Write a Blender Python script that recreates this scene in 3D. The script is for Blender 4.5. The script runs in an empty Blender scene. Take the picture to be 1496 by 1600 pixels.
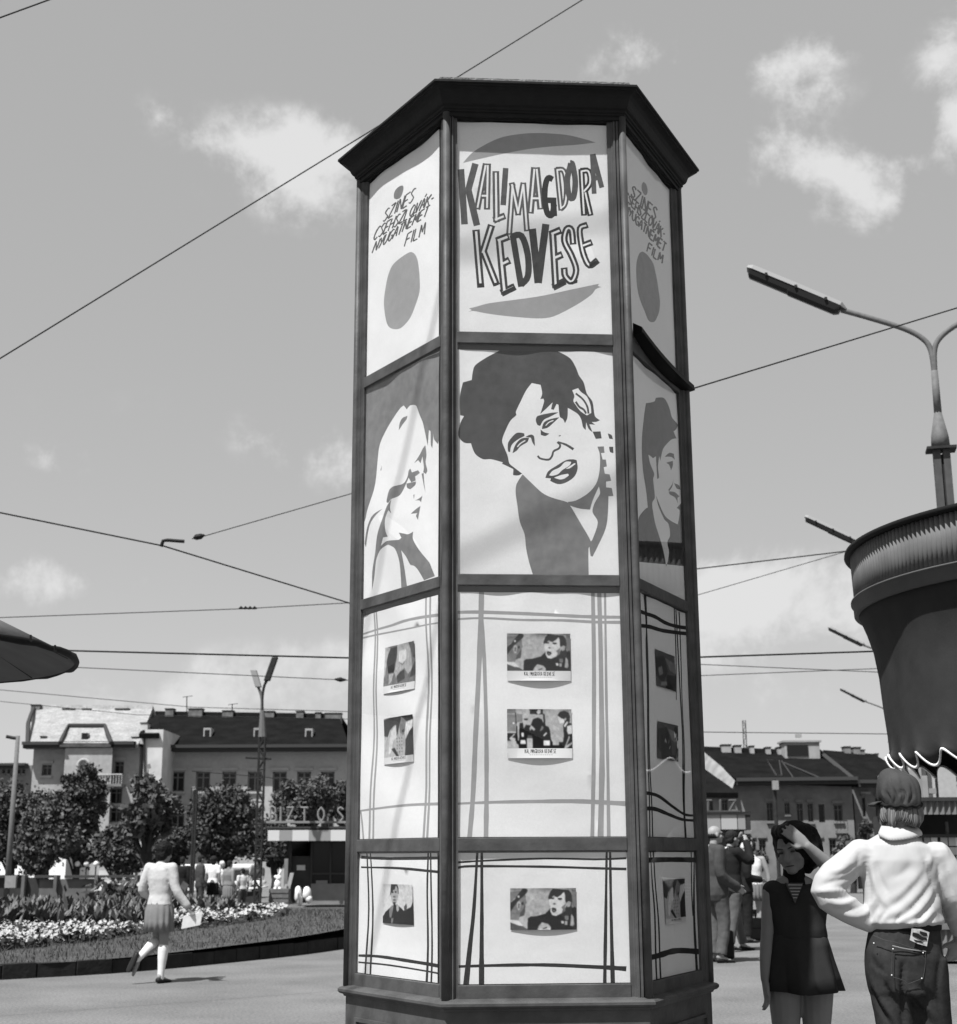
import bpy, bmesh, math, random
import numpy as np
from math import sin, cos, pi, radians, sqrt, atan2
from mathutils import Vector, Matrix
from mathutils.geometry import delaunay_2d_cdt
random.seed(7); RNG = np.random.default_rng(7)
SC = bpy.context.scene
COL = SC.collection

# ------------------------------------------------------------------ camera
F, PT, RL, CH = 2219.46, 0.2366626, 0.00454, 1.35
_c, _s = cos(PT), sin(PT)
right0, up0, fwd = Vector((1, 0, 0)), Vector((0, -_s, _c)), Vector((0, _c, _s))
cr, sr = cos(RL), sin(RL)
rt = right0 * cr - up0 * sr
up = right0 * sr + up0 * cr
cam_d = bpy.data.cameras.new('camera'); cam = bpy.data.objects.new('camera', cam_d); COL.objects.link(cam)
M = Matrix((rt, up, -fwd)).transposed().to_4x4(); M.translation = (0, 0, CH)
cam.matrix_world = M
cam_d.sensor_fit = 'HORIZONTAL'; cam_d.sensor_width = 36; cam_d.lens = 36 * F / 1496
cam_d.clip_start = 0.1; cam_d.clip_end = 6000
cam_d.dof.use_dof = True; cam_d.dof.focus_distance = 5.9; cam_d.dof.aperture_fstop = 7.0
SC.camera = cam

# ------------------------------------------------------------------ world, sun
SUN_AZ, SUN_EL = radians(38), radians(59)
to_sun = Vector((-sin(SUN_AZ) * cos(SUN_EL), -cos(SUN_AZ) * cos(SUN_EL), sin(SUN_EL)))
SC.view_settings.view_transform = 'Standard'; SC.view_settings.look = 'None'
SC.view_settings.gamma = 1; SC.view_settings.exposure = 0.6
try: SC.view_settings.use_curve_mapping = False
except Exception: pass
SKY_GAIN, SKY_HAZE, CLOUD = 0.14, 2.55, 5.0
w = bpy.data.worlds.new('World'); SC.world = w; w.use_nodes = True
nt = w.node_tree; N = nt.nodes; L = nt.links; N.clear()
def wn(t, **k):
    n = N.new(t)
    for a, b in k.items(): setattr(n, a, b)
    return n
def mathn(op, a, b=None, c=None, clamp=False):
    n = wn('ShaderNodeMath', operation=op, use_clamp=clamp)
    for i, v in enumerate((a, b, c)):
        if v is None: continue
        if isinstance(v, (int, float)): n.inputs[i].default_value = v
        else: L.new(v, n.inputs[i])
    return n.outputs[0]
sky = wn('ShaderNodeTexSky', sky_type='NISHITA', sun_disc=False)
sky.sun_elevation = SUN_EL; sky.sun_rotation = atan2(to_sun.x, to_sun.y) % (2 * pi)
sky.air_density = 1.0; sky.dust_density = 1.5; sky.ozone_density = 1.0
bw = wn('ShaderNodeRGBToBW'); L.new(sky.outputs[0], bw.inputs[0])
tc = wn('ShaderNodeTexCoord')
def ray(px, py):
    a = px - 748; b = 800 - py
    X = a * cr + b * sr; Y = -a * sr + b * cr
    return Vector((X / F, _c - _s * Y / F, _s + _c * Y / F))
nz = wn('ShaderNodeTexNoise'); nz.inputs['Scale'].default_value = 11; nz.inputs['Detail'].default_value = 12; nz.inputs['Roughness'].default_value = .66
nz.inputs['Distortion'].default_value = .15
L.new(tc.outputs['Generated'], nz.inputs['Vector'])
# clouds: (px, py, radius x px, radius y px, strength)
clouds = [(440, 225, 75, 34, 1.2), (450, 300, 45, 34, .9), (530, 270, 60, 50, 1.0), (345, 225, 40, 14, .5), (245, 178, 28, 20, .55), (1000, 100, 60, 34, .8), (1050, 70, 40, 24, .6), (1215, 105, 60, 26, .85), (1265, 85, 40, 18, .6),
          (1290, 150, 34, 16, .5), (1228, 238, 50, 38, .95), (1345, 292, 60, 34, 1.0), (1365, 330, 34, 24, .7), (1290, 260, 40, 16, .4), (1435, 255, 36, 16, .7), (1495, 120, 36, 60, 1.1), (1490, 190, 30, 24, .8),
          (540, 715, 60, 40, .75), (405, 692, 40, 26, .45), (85, 716, 42, 20, .55), (10, 905, 60, 25, .6), (110, 912, 110, 28, .55),
          (1165, 915, 110, 38, .95), (1100, 960, 100, 50, .8), (1290, 950, 140, 45, .5), (480, 1035, 110, 28, .65), (1290, 1080, 160, 45, .35),
          (135, 1092, 50, 24, .8), (235, 1092, 60, 28, .7), (330, 1090, 60, 30, .85), (480, 1090, 80, 30, .6), (280, 290, 60, 20, .12), (60, 790, 300, 26, .16), (300, 640, 260, 30, .12)]
acc = None
for (px, py, rx, ry, st) in clouds:
    d = ray(px, py).normalized()
    sub = wn('ShaderNodeVectorMath', operation='SUBTRACT'); L.new(tc.outputs['Generated'], sub.inputs[0]); sub.inputs[1].default_value = d
    az = Vector((d.y, -d.x, 0)).normalized(); el = az.cross(d)
    da = wn('ShaderNodeVectorMath', operation='DOT_PRODUCT'); L.new(sub.outputs[0], da.inputs[0]); da.inputs[1].default_value = az * (F / rx)
    de = wn('ShaderNodeVectorMath', operation='DOT_PRODUCT'); L.new(sub.outputs[0], de.inputs[0]); de.inputs[1].default_value = el * (F / ry)
    dd = wn('ShaderNodeVectorMath', operation='DOT_PRODUCT'); L.new(tc.outputs['Generated'], dd.inputs[0]); dd.inputs[1].default_value = d
    r2 = mathn('ADD', mathn('MULTIPLY', da.outputs['Value'], da.outputs['Value']), mathn('MULTIPLY', de.outputs['Value'], de.outputs['Value']))
    g = mathn('MULTIPLY', mathn('EXPONENT', mathn('MULTIPLY', r2, -.55)), mathn('MULTIPLY', mathn('GREATER_THAN', dd.outputs['Value'], 0.2), st))
    acc = g if acc is None else mathn('ADD', acc, g)
nz2 = wn('ShaderNodeTexNoise'); nz2.inputs['Scale'].default_value = 2.2; nz2.inputs['Detail'].default_value = 6; L.new(tc.outputs['Generated'], nz2.inputs['Vector'])
broad = mathn('MULTIPLY', mathn('SUBTRACT', nz2.outputs['Fac'], .48, clamp=True), .8)
rag = mathn('MULTIPLY', mathn('MULTIPLY', mathn('SUBTRACT', nz.outputs['Fac'], .53), 5.5), mathn('MINIMUM', mathn('MULTIPLY', acc, 2.2), 1.0))
tot = mathn('ADD', mathn('ADD', acc, rag), broad)
cl = mathn('MINIMUM', mathn('MAXIMUM', tot, 0.0), 1.3)
mp = wn('ShaderNodeMapRange', interpolation_type='SMOOTHSTEP'); L.new(cl, mp.inputs[0]); mp.inputs[1].default_value = .16; mp.inputs[2].default_value = 1.3
mp.inputs[3].default_value = 0; mp.inputs[4].default_value = 1
sx = wn('ShaderNodeSeparateXYZ'); L.new(tc.outputs['Generated'], sx.inputs[0])
horizon = mathn('MULTIPLY', mathn('EXPONENT', mathn('MULTIPLY', mathn('MAXIMUM', sx.outputs[2], 0.0), -6.0)), 1.5)
skyv = mathn('ADD', mathn('MULTIPLY_ADD', bw.outputs[0], SKY_GAIN, SKY_HAZE), horizon)
mixv = mathn('ADD', mathn('MULTIPLY', skyv, mathn('SUBTRACT', 1.0, mp.outputs[0])), mathn('MULTIPLY', mp.outputs[0], CLOUD))
bg = wn('ShaderNodeBackground'); bg.inputs['Strength'].default_value = 0.1
comb = wn('ShaderNodeCombineXYZ')
for i in range(3): L.new(mixv, comb.inputs[i])
L.new(comb.outputs[0], bg.inputs['Color'])
wo = wn('ShaderNodeOutputWorld'); L.new(bg.outputs[0], wo.inputs[0])
sd = bpy.data.lights.new('sun', 'SUN'); sd.energy = 5.0; sd.angle = radians(.53); sd.color = (1, 1, 1)
so = bpy.data.objects.new('sun', sd); COL.objects.link(so); so.rotation_euler = (-to_sun).to_track_quat('-Z', 'Y').to_euler(); so.location = (-8, -8, 20)
SC.cycles.max_bounces = 6; SC.cycles.transparent_max_bounces = 12

# ------------------------------------------------------------------ helpers
O = Vector((0, 0, CH))
def at(px, py, Y):
    d = ray(px, py); return O + d * (Y / d.y)
def gnd(px, py, z=0.0):
    d = ray(px, py); return O + d * ((z - CH) / d.z)
def mat(name, v, rough=.8, var=0, vs=8, bump=0, bs=40, spec=.08, metal=0, stretch=None, var2=0, vs2=1.0):
    m = bpy.data.materials.new(name); m.use_nodes = True
    n = m.node_tree.nodes; l = m.node_tree.links; b = n['Principled BSDF']
    b.inputs['Roughness'].default_value = rough; b.inputs['Specular IOR Level'].default_value = spec; b.inputs['Metallic'].default_value = metal
    b.inputs['Base Color'].default_value = (v, v, v, 1)
    t = n.new('ShaderNodeTexCoord'); src = t.outputs['Object']
    if stretch:
        mpn = n.new('ShaderNodeMapping'); mpn.inputs['Scale'].default_value = stretch; l.new(src, mpn.inputs[0]); src = mpn.outputs[0]
    cur = None
    for (a, s_) in ((var, vs), (var2, vs2)):
        if not a: continue
        x = n.new('ShaderNodeTexNoise'); x.inputs['Scale'].default_value = s_; x.inputs['Detail'].default_value = 5; l.new(src, x.inputs['Vector'])
        r = n.new('ShaderNodeMapRange'); l.new(x.outputs['Fac'], r.inputs[0]); r.inputs[1].default_value = .3; r.inputs[2].default_value = .7
        r.inputs[3].default_value = 1 - a; r.inputs[4].default_value = 1 + a
        if cur is None: cur = r.outputs[0]
        else:
            mm = n.new('ShaderNodeMath'); mm.operation = 'MULTIPLY'; l.new(cur, mm.inputs[0]); l.new(r.outputs[0], mm.inputs[1]); cur = mm.outputs[0]
    if cur is not None:
        mm = n.new('ShaderNodeMath'); mm.operation = 'MULTIPLY'; l.new(cur, mm.inputs[0]); mm.inputs[1].default_value = v
        c = n.new('ShaderNodeCombineColor'); 
        for i in range(3): l.new(mm.outputs[0], c.inputs[i])
        l.new(c.outputs[0], b.inputs['Base Color'])
    if bump:
        x = n.new('ShaderNodeTexNoise'); x.inputs['Scale'].default_value = bs; x.inputs['Detail'].default_value = 4; l.new(src, x.inputs['Vector'])
        bp = n.new('ShaderNodeBump'); bp.inputs['Strength'].default_value = bump; bp.inputs['Distance'].default_value = .02; l.new(x.outputs['Fac'], bp.inputs['Height']); l.new(bp.outputs[0], b.inputs['Normal'])
    return m
def glassmat(name='clear_glass', base=.03, tint=1.0):
    m = bpy.data.materials.new(name); m.use_nodes = True; n = m.node_tree.nodes; l = m.node_tree.links; n.clear()
    o = n.new('ShaderNodeOutputMaterial'); tr = n.new('ShaderNodeBsdfTransparent'); tr.inputs[0].default_value = (tint,) * 3 + (1,)
    g = n.new('ShaderNodeBsdfGlossy'); g.inputs['Roughness'].default_value = .01; g.inputs[0].default_value = (1, 1, 1, 1)
    lw = n.new('ShaderNodeLayerWeight'); lw.inputs['Blend'].default_value = .5
    p = n.new('ShaderNodeMath'); p.operation = 'POWER'; l.new(lw.outputs['Facing'], p.inputs[0]); p.inputs[1].default_value = 5
    q = n.new('ShaderNodeMath'); q.operation = 'MULTIPLY_ADD'; l.new(p.outputs[0], q.inputs[0]); q.inputs[1].default_value = .42; q.inputs[2].default_value = base
    mx = n.new('ShaderNodeMixShader'); l.new(q.outputs[0], mx.inputs[0]); l.new(tr.outputs[0], mx.inputs[1]); l.new(g.outputs[0], mx.inputs[2]); l.new(mx.outputs[0], o.inputs[0])
    return m
def W(o):
    v = Vector((0, 0, 0))
    while o is not None: v += o.location; o = o.parent
    return v
def tag(o, label=None, cat=None, group=None, kind=None):
    if label: o['label'] = label
    if cat: o['category'] = cat
    if group: o['group'] = group
    if kind: o['kind'] = kind
    return o
def thing(name, label, cat, loc, group=None):
    o = bpy.data.objects.new(name, None); COL.objects.link(o); o.location = loc; o.empty_display_size = .2
    return tag(o, label, cat, group)
def newmesh(name, V, Fc, mats, parent=None, smooth=False, mi=None, origin=None):
    """verts in world coordinates; the object's origin is its parent's (or origin)"""
    me = bpy.data.meshes.new(name)
    V = np.asarray(V, dtype=float).reshape(-1, 3)
    o = bpy.data.objects.new(name, me)
    if parent is not None: o.parent = parent; off = W(parent)
    elif origin is not None: o.location = origin; off = Vector(origin)
    else: off = Vector((0, 0, 0))
    V = V - np.array(off)
    if isinstance(Fc, np.ndarray):
        nf, k = Fc.shape
        me.vertices.add(len(V)); me.vertices.foreach_set('co', V.ravel()); me.loops.add(nf * k); me.loops.foreach_set('vertex_index', Fc.ravel().astype(np.int32))
        me.polygons.add(nf); me.polygons.foreach_set('loop_start', np.arange(0, nf * k, k, dtype=np.int32))
        me.update(calc_edges=True)
    else:
        me.from_pydata(V.tolist(), [], Fc)
    if not isinstance(mats, (list, tuple)): mats = [mats]
    for m in mats: me.materials.append(m)
    if mi is not None: me.polygons.foreach_set('material_index', np.asarray(mi, dtype=np.int32))
    if smooth: me.polygons.foreach_set('use_smooth', np.ones(len(me.polygons), dtype=bool))
    me.update(); COL.objects.link(o)
    return o
class MB:
    def __init__(s): s.v = []; s.f = []
    def add(s, V, Fc):
        b = len(s.v); s.v += [tuple(x) for x in V]; s.f += [tuple(b + i for i in f) for f in Fc]; return s
    def quad(s, a, b, c, d): return s.add([a, b, c, d], [(0, 1, 2, 3)])
    def box(s, o, ux, uy, uz):
        """o corner, three edge vectors"""
        o, ux, uy, uz = map(Vector, (o, ux, uy, uz))
        V = [o + ux * i + uy * j + uz * k for k in (0, 1) for j in (0, 1) for i in (0, 1)]
        return s.add(V, [(0, 2, 3, 1), (4, 5, 7, 6), (0, 1, 5, 4), (2, 6, 7, 3), (0, 4, 6, 2), (1, 3, 7, 5)])
    def cbox(s, c, sx, sy, sz, rz=0):
        u = Vector((cos(rz), sin(rz), 0)) * sx; v_ = Vector((-sin(rz), cos(rz), 0)) * sy; z = Vector((0, 0, sz))
        return s.box(Vector(c) - u / 2 - v_ / 2 - z / 2, u, v_, z)
    def tube(s, pts, rad, n=10, ref=None, cap=True, rnd=False):
        pts = [Vector(p) for p in pts]
        if not isinstance(rad, (list, tuple)): rad = [rad] * len(pts)
        rad = [(r, r) if not isinstance(r, (list, tuple)) else r for r in rad]
        if rnd:
            d0 = (pts[0] - pts[1]).normalized(); d1 = (pts[-1] - pts[-2]).normalized(); m0 = min(rad[0]); m1 = min(rad[-1])
            pts = [pts[0] + d0 * m0 * .85, pts[0] + d0 * m0 * .5] + pts + [pts[-1] + d1 * m1 * .5, pts[-1] + d1 * m1 * .85]
            sc = lambda r, k: (r[0] * k, r[1] * k)
            rad = [sc(rad[0], .45), sc(rad[0], .85)] + rad + [sc(rad[-1], .85), sc(rad[-1], .45)]
        ref = Vector(ref) if ref is not None else None
        V = []; prev = None
        for i, p in enumerate(pts):
            t = (pts[min(i + 1, len(pts) - 1)] - pts[max(i - 1, 0)]).normalized()
            if ref is not None: a = ref - t * ref.dot(t)
            elif prev is not None: a = prev - t * prev.dot(t)
            else:
                q = Vector((0, 0, 1)) if abs(t.z) < .9 else Vector((1, 0, 0)); a = q.cross(t)
            if a.length < 1e-4: a = t.orthogonal()
            a.normalize(); prev = a; b = t.cross(a)
            for k in range(n):
                th = 2 * pi * k / n; V.append(p + a * (rad[i][0] * cos(th)) + b * (rad[i][1] * sin(th)))
        Fc = [(i * n + k, i * n + (k + 1) % n, (i + 1) * n + (k + 1) % n, (i + 1) * n + k) for i in range(len(pts) - 1) for k in range(n)]
        if cap: Fc += [tuple(reversed(range(n))), tuple((len(pts) - 1) * n + k for k in range(n))]
        return s.add(V, Fc)
    def ball(s, c, r, rot=None, n=14, m=9):
        c = Vector(c); r = Vector(r) if isinstance(r, (tuple, list, Vector)) else Vector((r, r, r)); V = []; Fc = []
        R = rot or Matrix.Identity(3)
        for i in range(1, m):
            for k in range(n):
                th = pi * i / m; ph = 2 * pi * k / n
                V.append(c + R @ Vector((r.x * sin(th) * cos(ph), r.y * sin(th) * sin(ph), r.z * cos(th))))
        V += [c + R @ Vector((0, 0, r.z)), c + R @ Vector((0, 0, -r.z))]; a, b = len(V) - 2, len(V) - 1
        for i in range(m - 2):
            for k in range(n): Fc.append((i * n + k, (i + 1) * n + k, (i + 1) * n + (k + 1) % n, i * n + (k + 1) % n))
        for k in range(n): Fc.append((a, k, (k + 1) % n)); Fc.append((b, (m - 2) * n + (k + 1) % n, (m - 2) * n + k))
        return s.add(V, Fc)
    def build(s, name, m, parent=None, smooth=False, bevel=0, voxel=0, sm=0, origin=None, disp=0, dsize=.1, dstretch=None):
        o = newmesh(name, s.v, s.f, m, parent, smooth, origin=origin)
        if voxel == 0 and False: pass
        if voxel:
            r = o.modifiers.new('r', 'REMESH'); r.mode = 'VOXEL'; r.voxel_size = voxel; r.use_smooth_shade = True
            if sm:
                q = o.modifiers.new('s', 'SMOOTH'); q.factor = .5; q.iterations = sm
        if disp:
            tx = bpy.data.textures.new(name + '_folds', 'CLOUDS'); tx.noise_scale = dsize; tx.noise_depth = 1
            d = o.modifiers.new('d', 'DISPLACE'); d.texture = tx; d.strength = disp; d.mid_level = .5; d.texture_coords = 'LOCAL'
        if bevel:
            b = o.modifiers.new('b', 'BEVEL'); b.width = bevel; b.segments = 2; b.limit_method = 'ANGLE'
        return o
def sub(pts, k=6):
    """Catmull-Rom through points"""
    P = [Vector(p) for p in pts]; P = [P[0] * 2 - P[1]] + P + [P[-1] * 2 - P[-2]]; out = []
    for i in range(1, len(P) - 2):
        for j in range(k):
            t = j / k; a, b, c, d = P[i - 1], P[i], P[i + 1], P[i + 2]
            out.append(.5 * ((2 * b) + (c - a) * t + (2 * a - 5 * b + 4 * c - d) * t * t + (3 * b - a - 3 * c + d) * t ** 3))
    out.append(P[-2]); return out

# ------------------------------------------------------------------ ground
def gz(x, y):
    t = min(max((y - 26) / 24, 0), 1); return -.42 * t * t * (3 - 2 * t)
m_asph = mat('pale_asphalt', .15, .9, var=.28, vs=38, bump=.4, bs=120, var2=.18, vs2=.9)
xs = sorted(set([-3000, -900, -300, -120] + list(range(-80, 81, 8)) + [120, 300, 900, 3000]))
ys = sorted(set([-1500, -300, -60, -20] + list(range(-8, 26, 6)) + list(range(26, 52, 2)) + [60, 80, 120, 200, 400, 1000, 4000]))
V = [(x, y, gz(x, y)) for y in ys for x in xs]; nx = len(xs)
Fc = [(j * nx + i, j * nx + i + 1, (j + 1) * nx + i + 1, (j + 1) * nx + i) for j in range(len(ys) - 1) for i in range(nx - 1)]
tag(newmesh('ground', V, Fc, m_asph, smooth=True), kind='structure')
# ------------------------------------------------------------------ advertising column
S_ = .8; CX, CY, PHI = .215010, 6.49771, .0659551
def hexc(i, off=0, s=S_):
    a = PHI + radians(-90 + (i - 1.5) * 60); r = s + off / cos(radians(30)); return Vector((CX + r * cos(a), CY + r * sin(a), 0))
FACE = []
for i in range(6):
    A, B = hexc(i), hexc(i + 1); ux = (B - A).normalized(); FACE.append((A, ux, Vector((ux.y, -ux.x, 0))))
def fp(i, u, z, w_=0): A, ux, n = FACE[i]; return A + ux * u + n * w_ + Vector((0, 0, z))
def unp(i, px, py, w_=-.03):
    A, ux, n = FACE[i]; d = ray(px, py); o = A + n * w_; t = o.dot(n) / d.dot(n) if abs(d.dot(n)) > 1e-6 else 0
    p = Vector((d.x, d.y, 0)) * t; return (p - Vector((o.x, o.y, 0))).dot(ux), CH + d.z * t
ROWS = [(3.555, 4.57), (2.485, 3.502), (1.415, 2.437), (.855, 1.362)]
U0, U1 = .052, .73
m_frame = mat('grey_painted_wood', .066, .5, var=.26, vs=11, bump=.10, bs=45, spec=.18, var2=.08, vs2=3)
m_dark = mat('dark_cornice_and_rail_shade', .014, .6, var=.15, vs=20, bump=.1, bs=60, spec=.12)
m_board = mat('backing_board', .12, .9)
m_roof = mat('weathered_roof_felt', .13, .95, var=.4, vs=40, bump=.8, bs=90)
m_glass = glassmat(tint=.97)
col_ = thing('advertising_column', 'tall hexagonal advertising column with glazed poster frames and dark overhanging cornice', 'advertising column', (CX, CY, 0))
def fbox(i, u0, u1, z0, z1, w0, w1, mb=None):
    A, ux, n = FACE[i]; mb = mb or MB(); return mb.box(fp(i, u0, z0, w0), ux * (u1 - u0), n * (w1 - w0), Vector((0, 0, z1 - z0)))
# plinth
def hexprism(z0, z1, off0, off1, name, m, bevel=.004):
    mb = MB(); V = [hexc(i, off0) + Vector((0, 0, z0)) for i in range(6)] + [hexc(i, off1) + Vector((0, 0, z1)) for i in range(6)]
    mb.add(V, [(i, (i + 1) % 6, 6 + (i + 1) % 6, 6 + i) for i in range(6)] + [tuple(range(5, -1, -1)), tuple(range(6, 12))])
    return mb.build(name, m, col_, bevel=bevel)
hexprism(0.0, .12, .03, .03, 'base_course', m_frame)
hexprism(.12, .765, .0, .0, 'plinth', m_frame)
for i in range(6):
    mb = MB(); fbox(i, .10, .70, .22, .235, -.002, .012, mb); fbox(i, .10, .70, .665, .68, -.002, .012, mb); fbox(i, .10, .115, .235, .665, -.002, .012, mb); fbox(i, .685, .70, .235, .665, -.002, .012, mb)
    mb.build('plinth_moulding', m_frame, col_)
# sill profile swept around the hexagon
def sweep(name, prof, m, mats=None, seam=False):
    V = []; n = len(prof)
    for i in range(6):
        for (off, z) in prof: V.append(hexc(i, off) + Vector((0, 0, z)))
    Fc = [(i * n + k, ((i + 1) % 6) * n + k, ((i + 1) % 6) * n + k + 1, i * n + k + 1) for i in range(6) for k in range(n - 1)]
    return newmesh(name, V, Fc, m, col_)
sweep('sill', [(-.05, .76), (.006, .76), (.010, .768), (.022, .772), (.030, .780), (.030, .790), (.022, .797), (.004, .802), (-.05, .812)], m_frame)
sweep('cornice', [(-.06, 4.575), (.004, 4.575), (.004, 4.592), (.012, 4.594), (.012, 4.602), (.019, 4.605), (.019, 4.616), (.030, 4.622), (.036, 4.632), (.040, 4.645), (.046, 4.660), (.058, 4.674), (.074, 4.682), (.084, 4.684), (.084, 4.691), (.093, 4.694), (.093, 4.704), (.080, 4.708), (-.1, 4.716)], m_dark)
mb = MB(); V = [hexc(i, .055) + Vector((0, 0, 4.709)) for i in range(6)] + [hexc(i, .045) + Vector((0, 0, 4.742)) for i in range(6)] + [Vector((CX, CY, 4.80))]
mb.add(V, [(i, (i + 1) % 6, 6 + (i + 1) % 6, 6 + i) for i in range(6)] + [(6 + i, 6 + (i + 1) % 6, 12) for i in range(6)]); mb.build('roof', m_roof, col_)
# core behind the boards
mb = MB(); V = [hexc(i, -.06) + Vector((0, 0, .77)) for i in range(6)] + [hexc(i, -.06) + Vector((0, 0, 4.70)) for i in range(6)]
mb.add(V, [(i, (i + 1) % 6, 6 + (i + 1) % 6, 6 + i) for i in range(6)]); mb.build('inner_core', m_board, col_)
for i in range(6):
    c = hexc(i, -.004); mb = MB(); mb.tube([c + Vector((0, 0, z)) for z in (.802, 1.6, 2.4, 3.4, 4.592)], .0165, n=14); mb.build('corner_post', m_frame, col_, smooth=True)
def stile(i, u0, u1, flip=False):
    # ridged profile extruded upwards
    pr = [(0, -.045), (0, -.004), (.12, -.002), (.20, -.010), (.26, -.003), (.36, -.003), (.42, -.012), (.48, -.004), (.58, -.004), (.64, -.014), (.72, -.014), (.76, -.018), (1, -.018), (1, -.045)]
    n = len(pr); V = []
    for z in (.803, 4.576):
        for (t, w_) in pr:
            u = u0 + (u1 - u0) * t if not flip else u1 - (u1 - u0) * t
            V.append(fp(i, u, z, w_))
    Fc = [(k, k + 1, n + k + 1, n + k) for k in range(n - 1)] + [tuple(range(n)), tuple(reversed(range(n, 2 * n)))]
    return newmesh('stile', V, Fc, m_frame, col_)
for i in range(6):
    stile(i, .006, U0); stile(i, U1, .794, True)
    for (z0, z1) in ((.803, ROWS[3][0]), (ROWS[3][1], ROWS[2][0]), (ROWS[2][1], ROWS[1][0]), (ROWS[1][1], ROWS[0][0])):
        mb = fbox(i, U0 - .001, U1 + .001, z0, z1, -.045, -.014); mb.build('rail', m_frame, col_, bevel=.003)
    mb = fbox(i, U0 - .001, U1 + .001, ROWS[0][1], 4.578, -.045, -.016); mb.build('rail', m_dark, col_, bevel=.003)  # top rail coloured dark for the shade under the cornice
    for (z0, z1) in ROWS:
        mb = fbox(i, U0 - .01, U1 + .01, z0 - .01, z1 + .01, -.050, -.046); mb.build('backing_board', m_board, col_)
        mb = fbox(i, U0 - .002, U1 + .002, z0 - .002, z1 + .002, -.0235, -.0205); mb.build('glass_pane', m_glass, col_)
# dark rain hood over the second pane of the right face
A, ux, n_ = FACE[2]; V = []; Fc = []; K = 24
for k in range(K + 1):
    t = k / K; u = .085 + .735 * t; z = 3.555 - .018 * sin(pi * t) + .05 * (1 - t) ** 3 ; dep = .030 + .014 * sin(pi * t)
    for (w_, dz) in ((-.012, .03), (dep, .004), (dep + .004, -.022), (dep - .004, -.024), (-.012, -.030)): V.append(fp(2, u, z + dz, w_))
for k in range(K):
    for j in range(5): a = k * 5 + j; b = k * 5 + (j + 1) % 5; Fc.append((a, b, b + 5, a + 5))
Fc += [(0, 4, 3, 2, 1), tuple(K * 5 + j for j in range(5))]
tag(newmesh('rain_hood', V, Fc, mat('black_rubber_hood', .006, .6), col_), 'sagging black strip over the second pane of the shaded right face')

# ---- flat print on waved sheets: constrained triangulation, one material per region
def wind(P, x, y):
    """nonzero winding of polygon P (n,2) for arrays x, y"""
    x0, y0 = P[:, 0], P[:, 1]; x1, y1 = np.roll(x0, -1), np.roll(y0, -1); wn_ = np.zeros(len(x), int)
    for a, b, c, d in zip(x0, y0, x1, y1):
        cr_ = (c - a) * (y - b) - (x - a) * (d - b)
        wn_ += ((b <= y) & (d > y) & (cr_ > 0)).astype(int) - ((b > y) & (d <= y) & (cr_ < 0)).astype(int)
    return wn_ != 0
def ribbon(pts, wd, k=4, taper=.0, jit=.06, smooth=True, ext=0):
    P = [Vector((p[0], p[1], 0)) for p in pts]
    if ext: P = [P[0] + (P[0] - P[1]).normalized() * ext] + P[(1 if len(P) > 2 else 1):-1] + [P[-1] + (P[-1] - P[-2]).normalized() * ext]
    if smooth and len(P) > 2: P = sub(P, k)
    elif len(P) == 2: P = [P[0].lerp(P[1], t / 4) for t in range(5)]
    n = len(P); Lf = []; Rt = []
    for i, p in enumerate(P):
        t = (P[min(i + 1, n - 1)] - P[max(i - 1, 0)]); t = t.normalized() if t.length else Vector((1, 0, 0)); q = Vector((-t.y, t.x, 0))
        w_ = (wd[0] + (wd[1] - wd[0]) * i / max(n - 1, 1)) if isinstance(wd, tuple) else wd
        w_ *= 1 + random.uniform(-jit, jit)
        Lf.append(p + q * w_ / 2); Rt.append(p - q * w_ / 2)
    return [(p.x, p.y) for p in Lf] + [(p.x, p.y) for p in reversed(Rt)]
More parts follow.
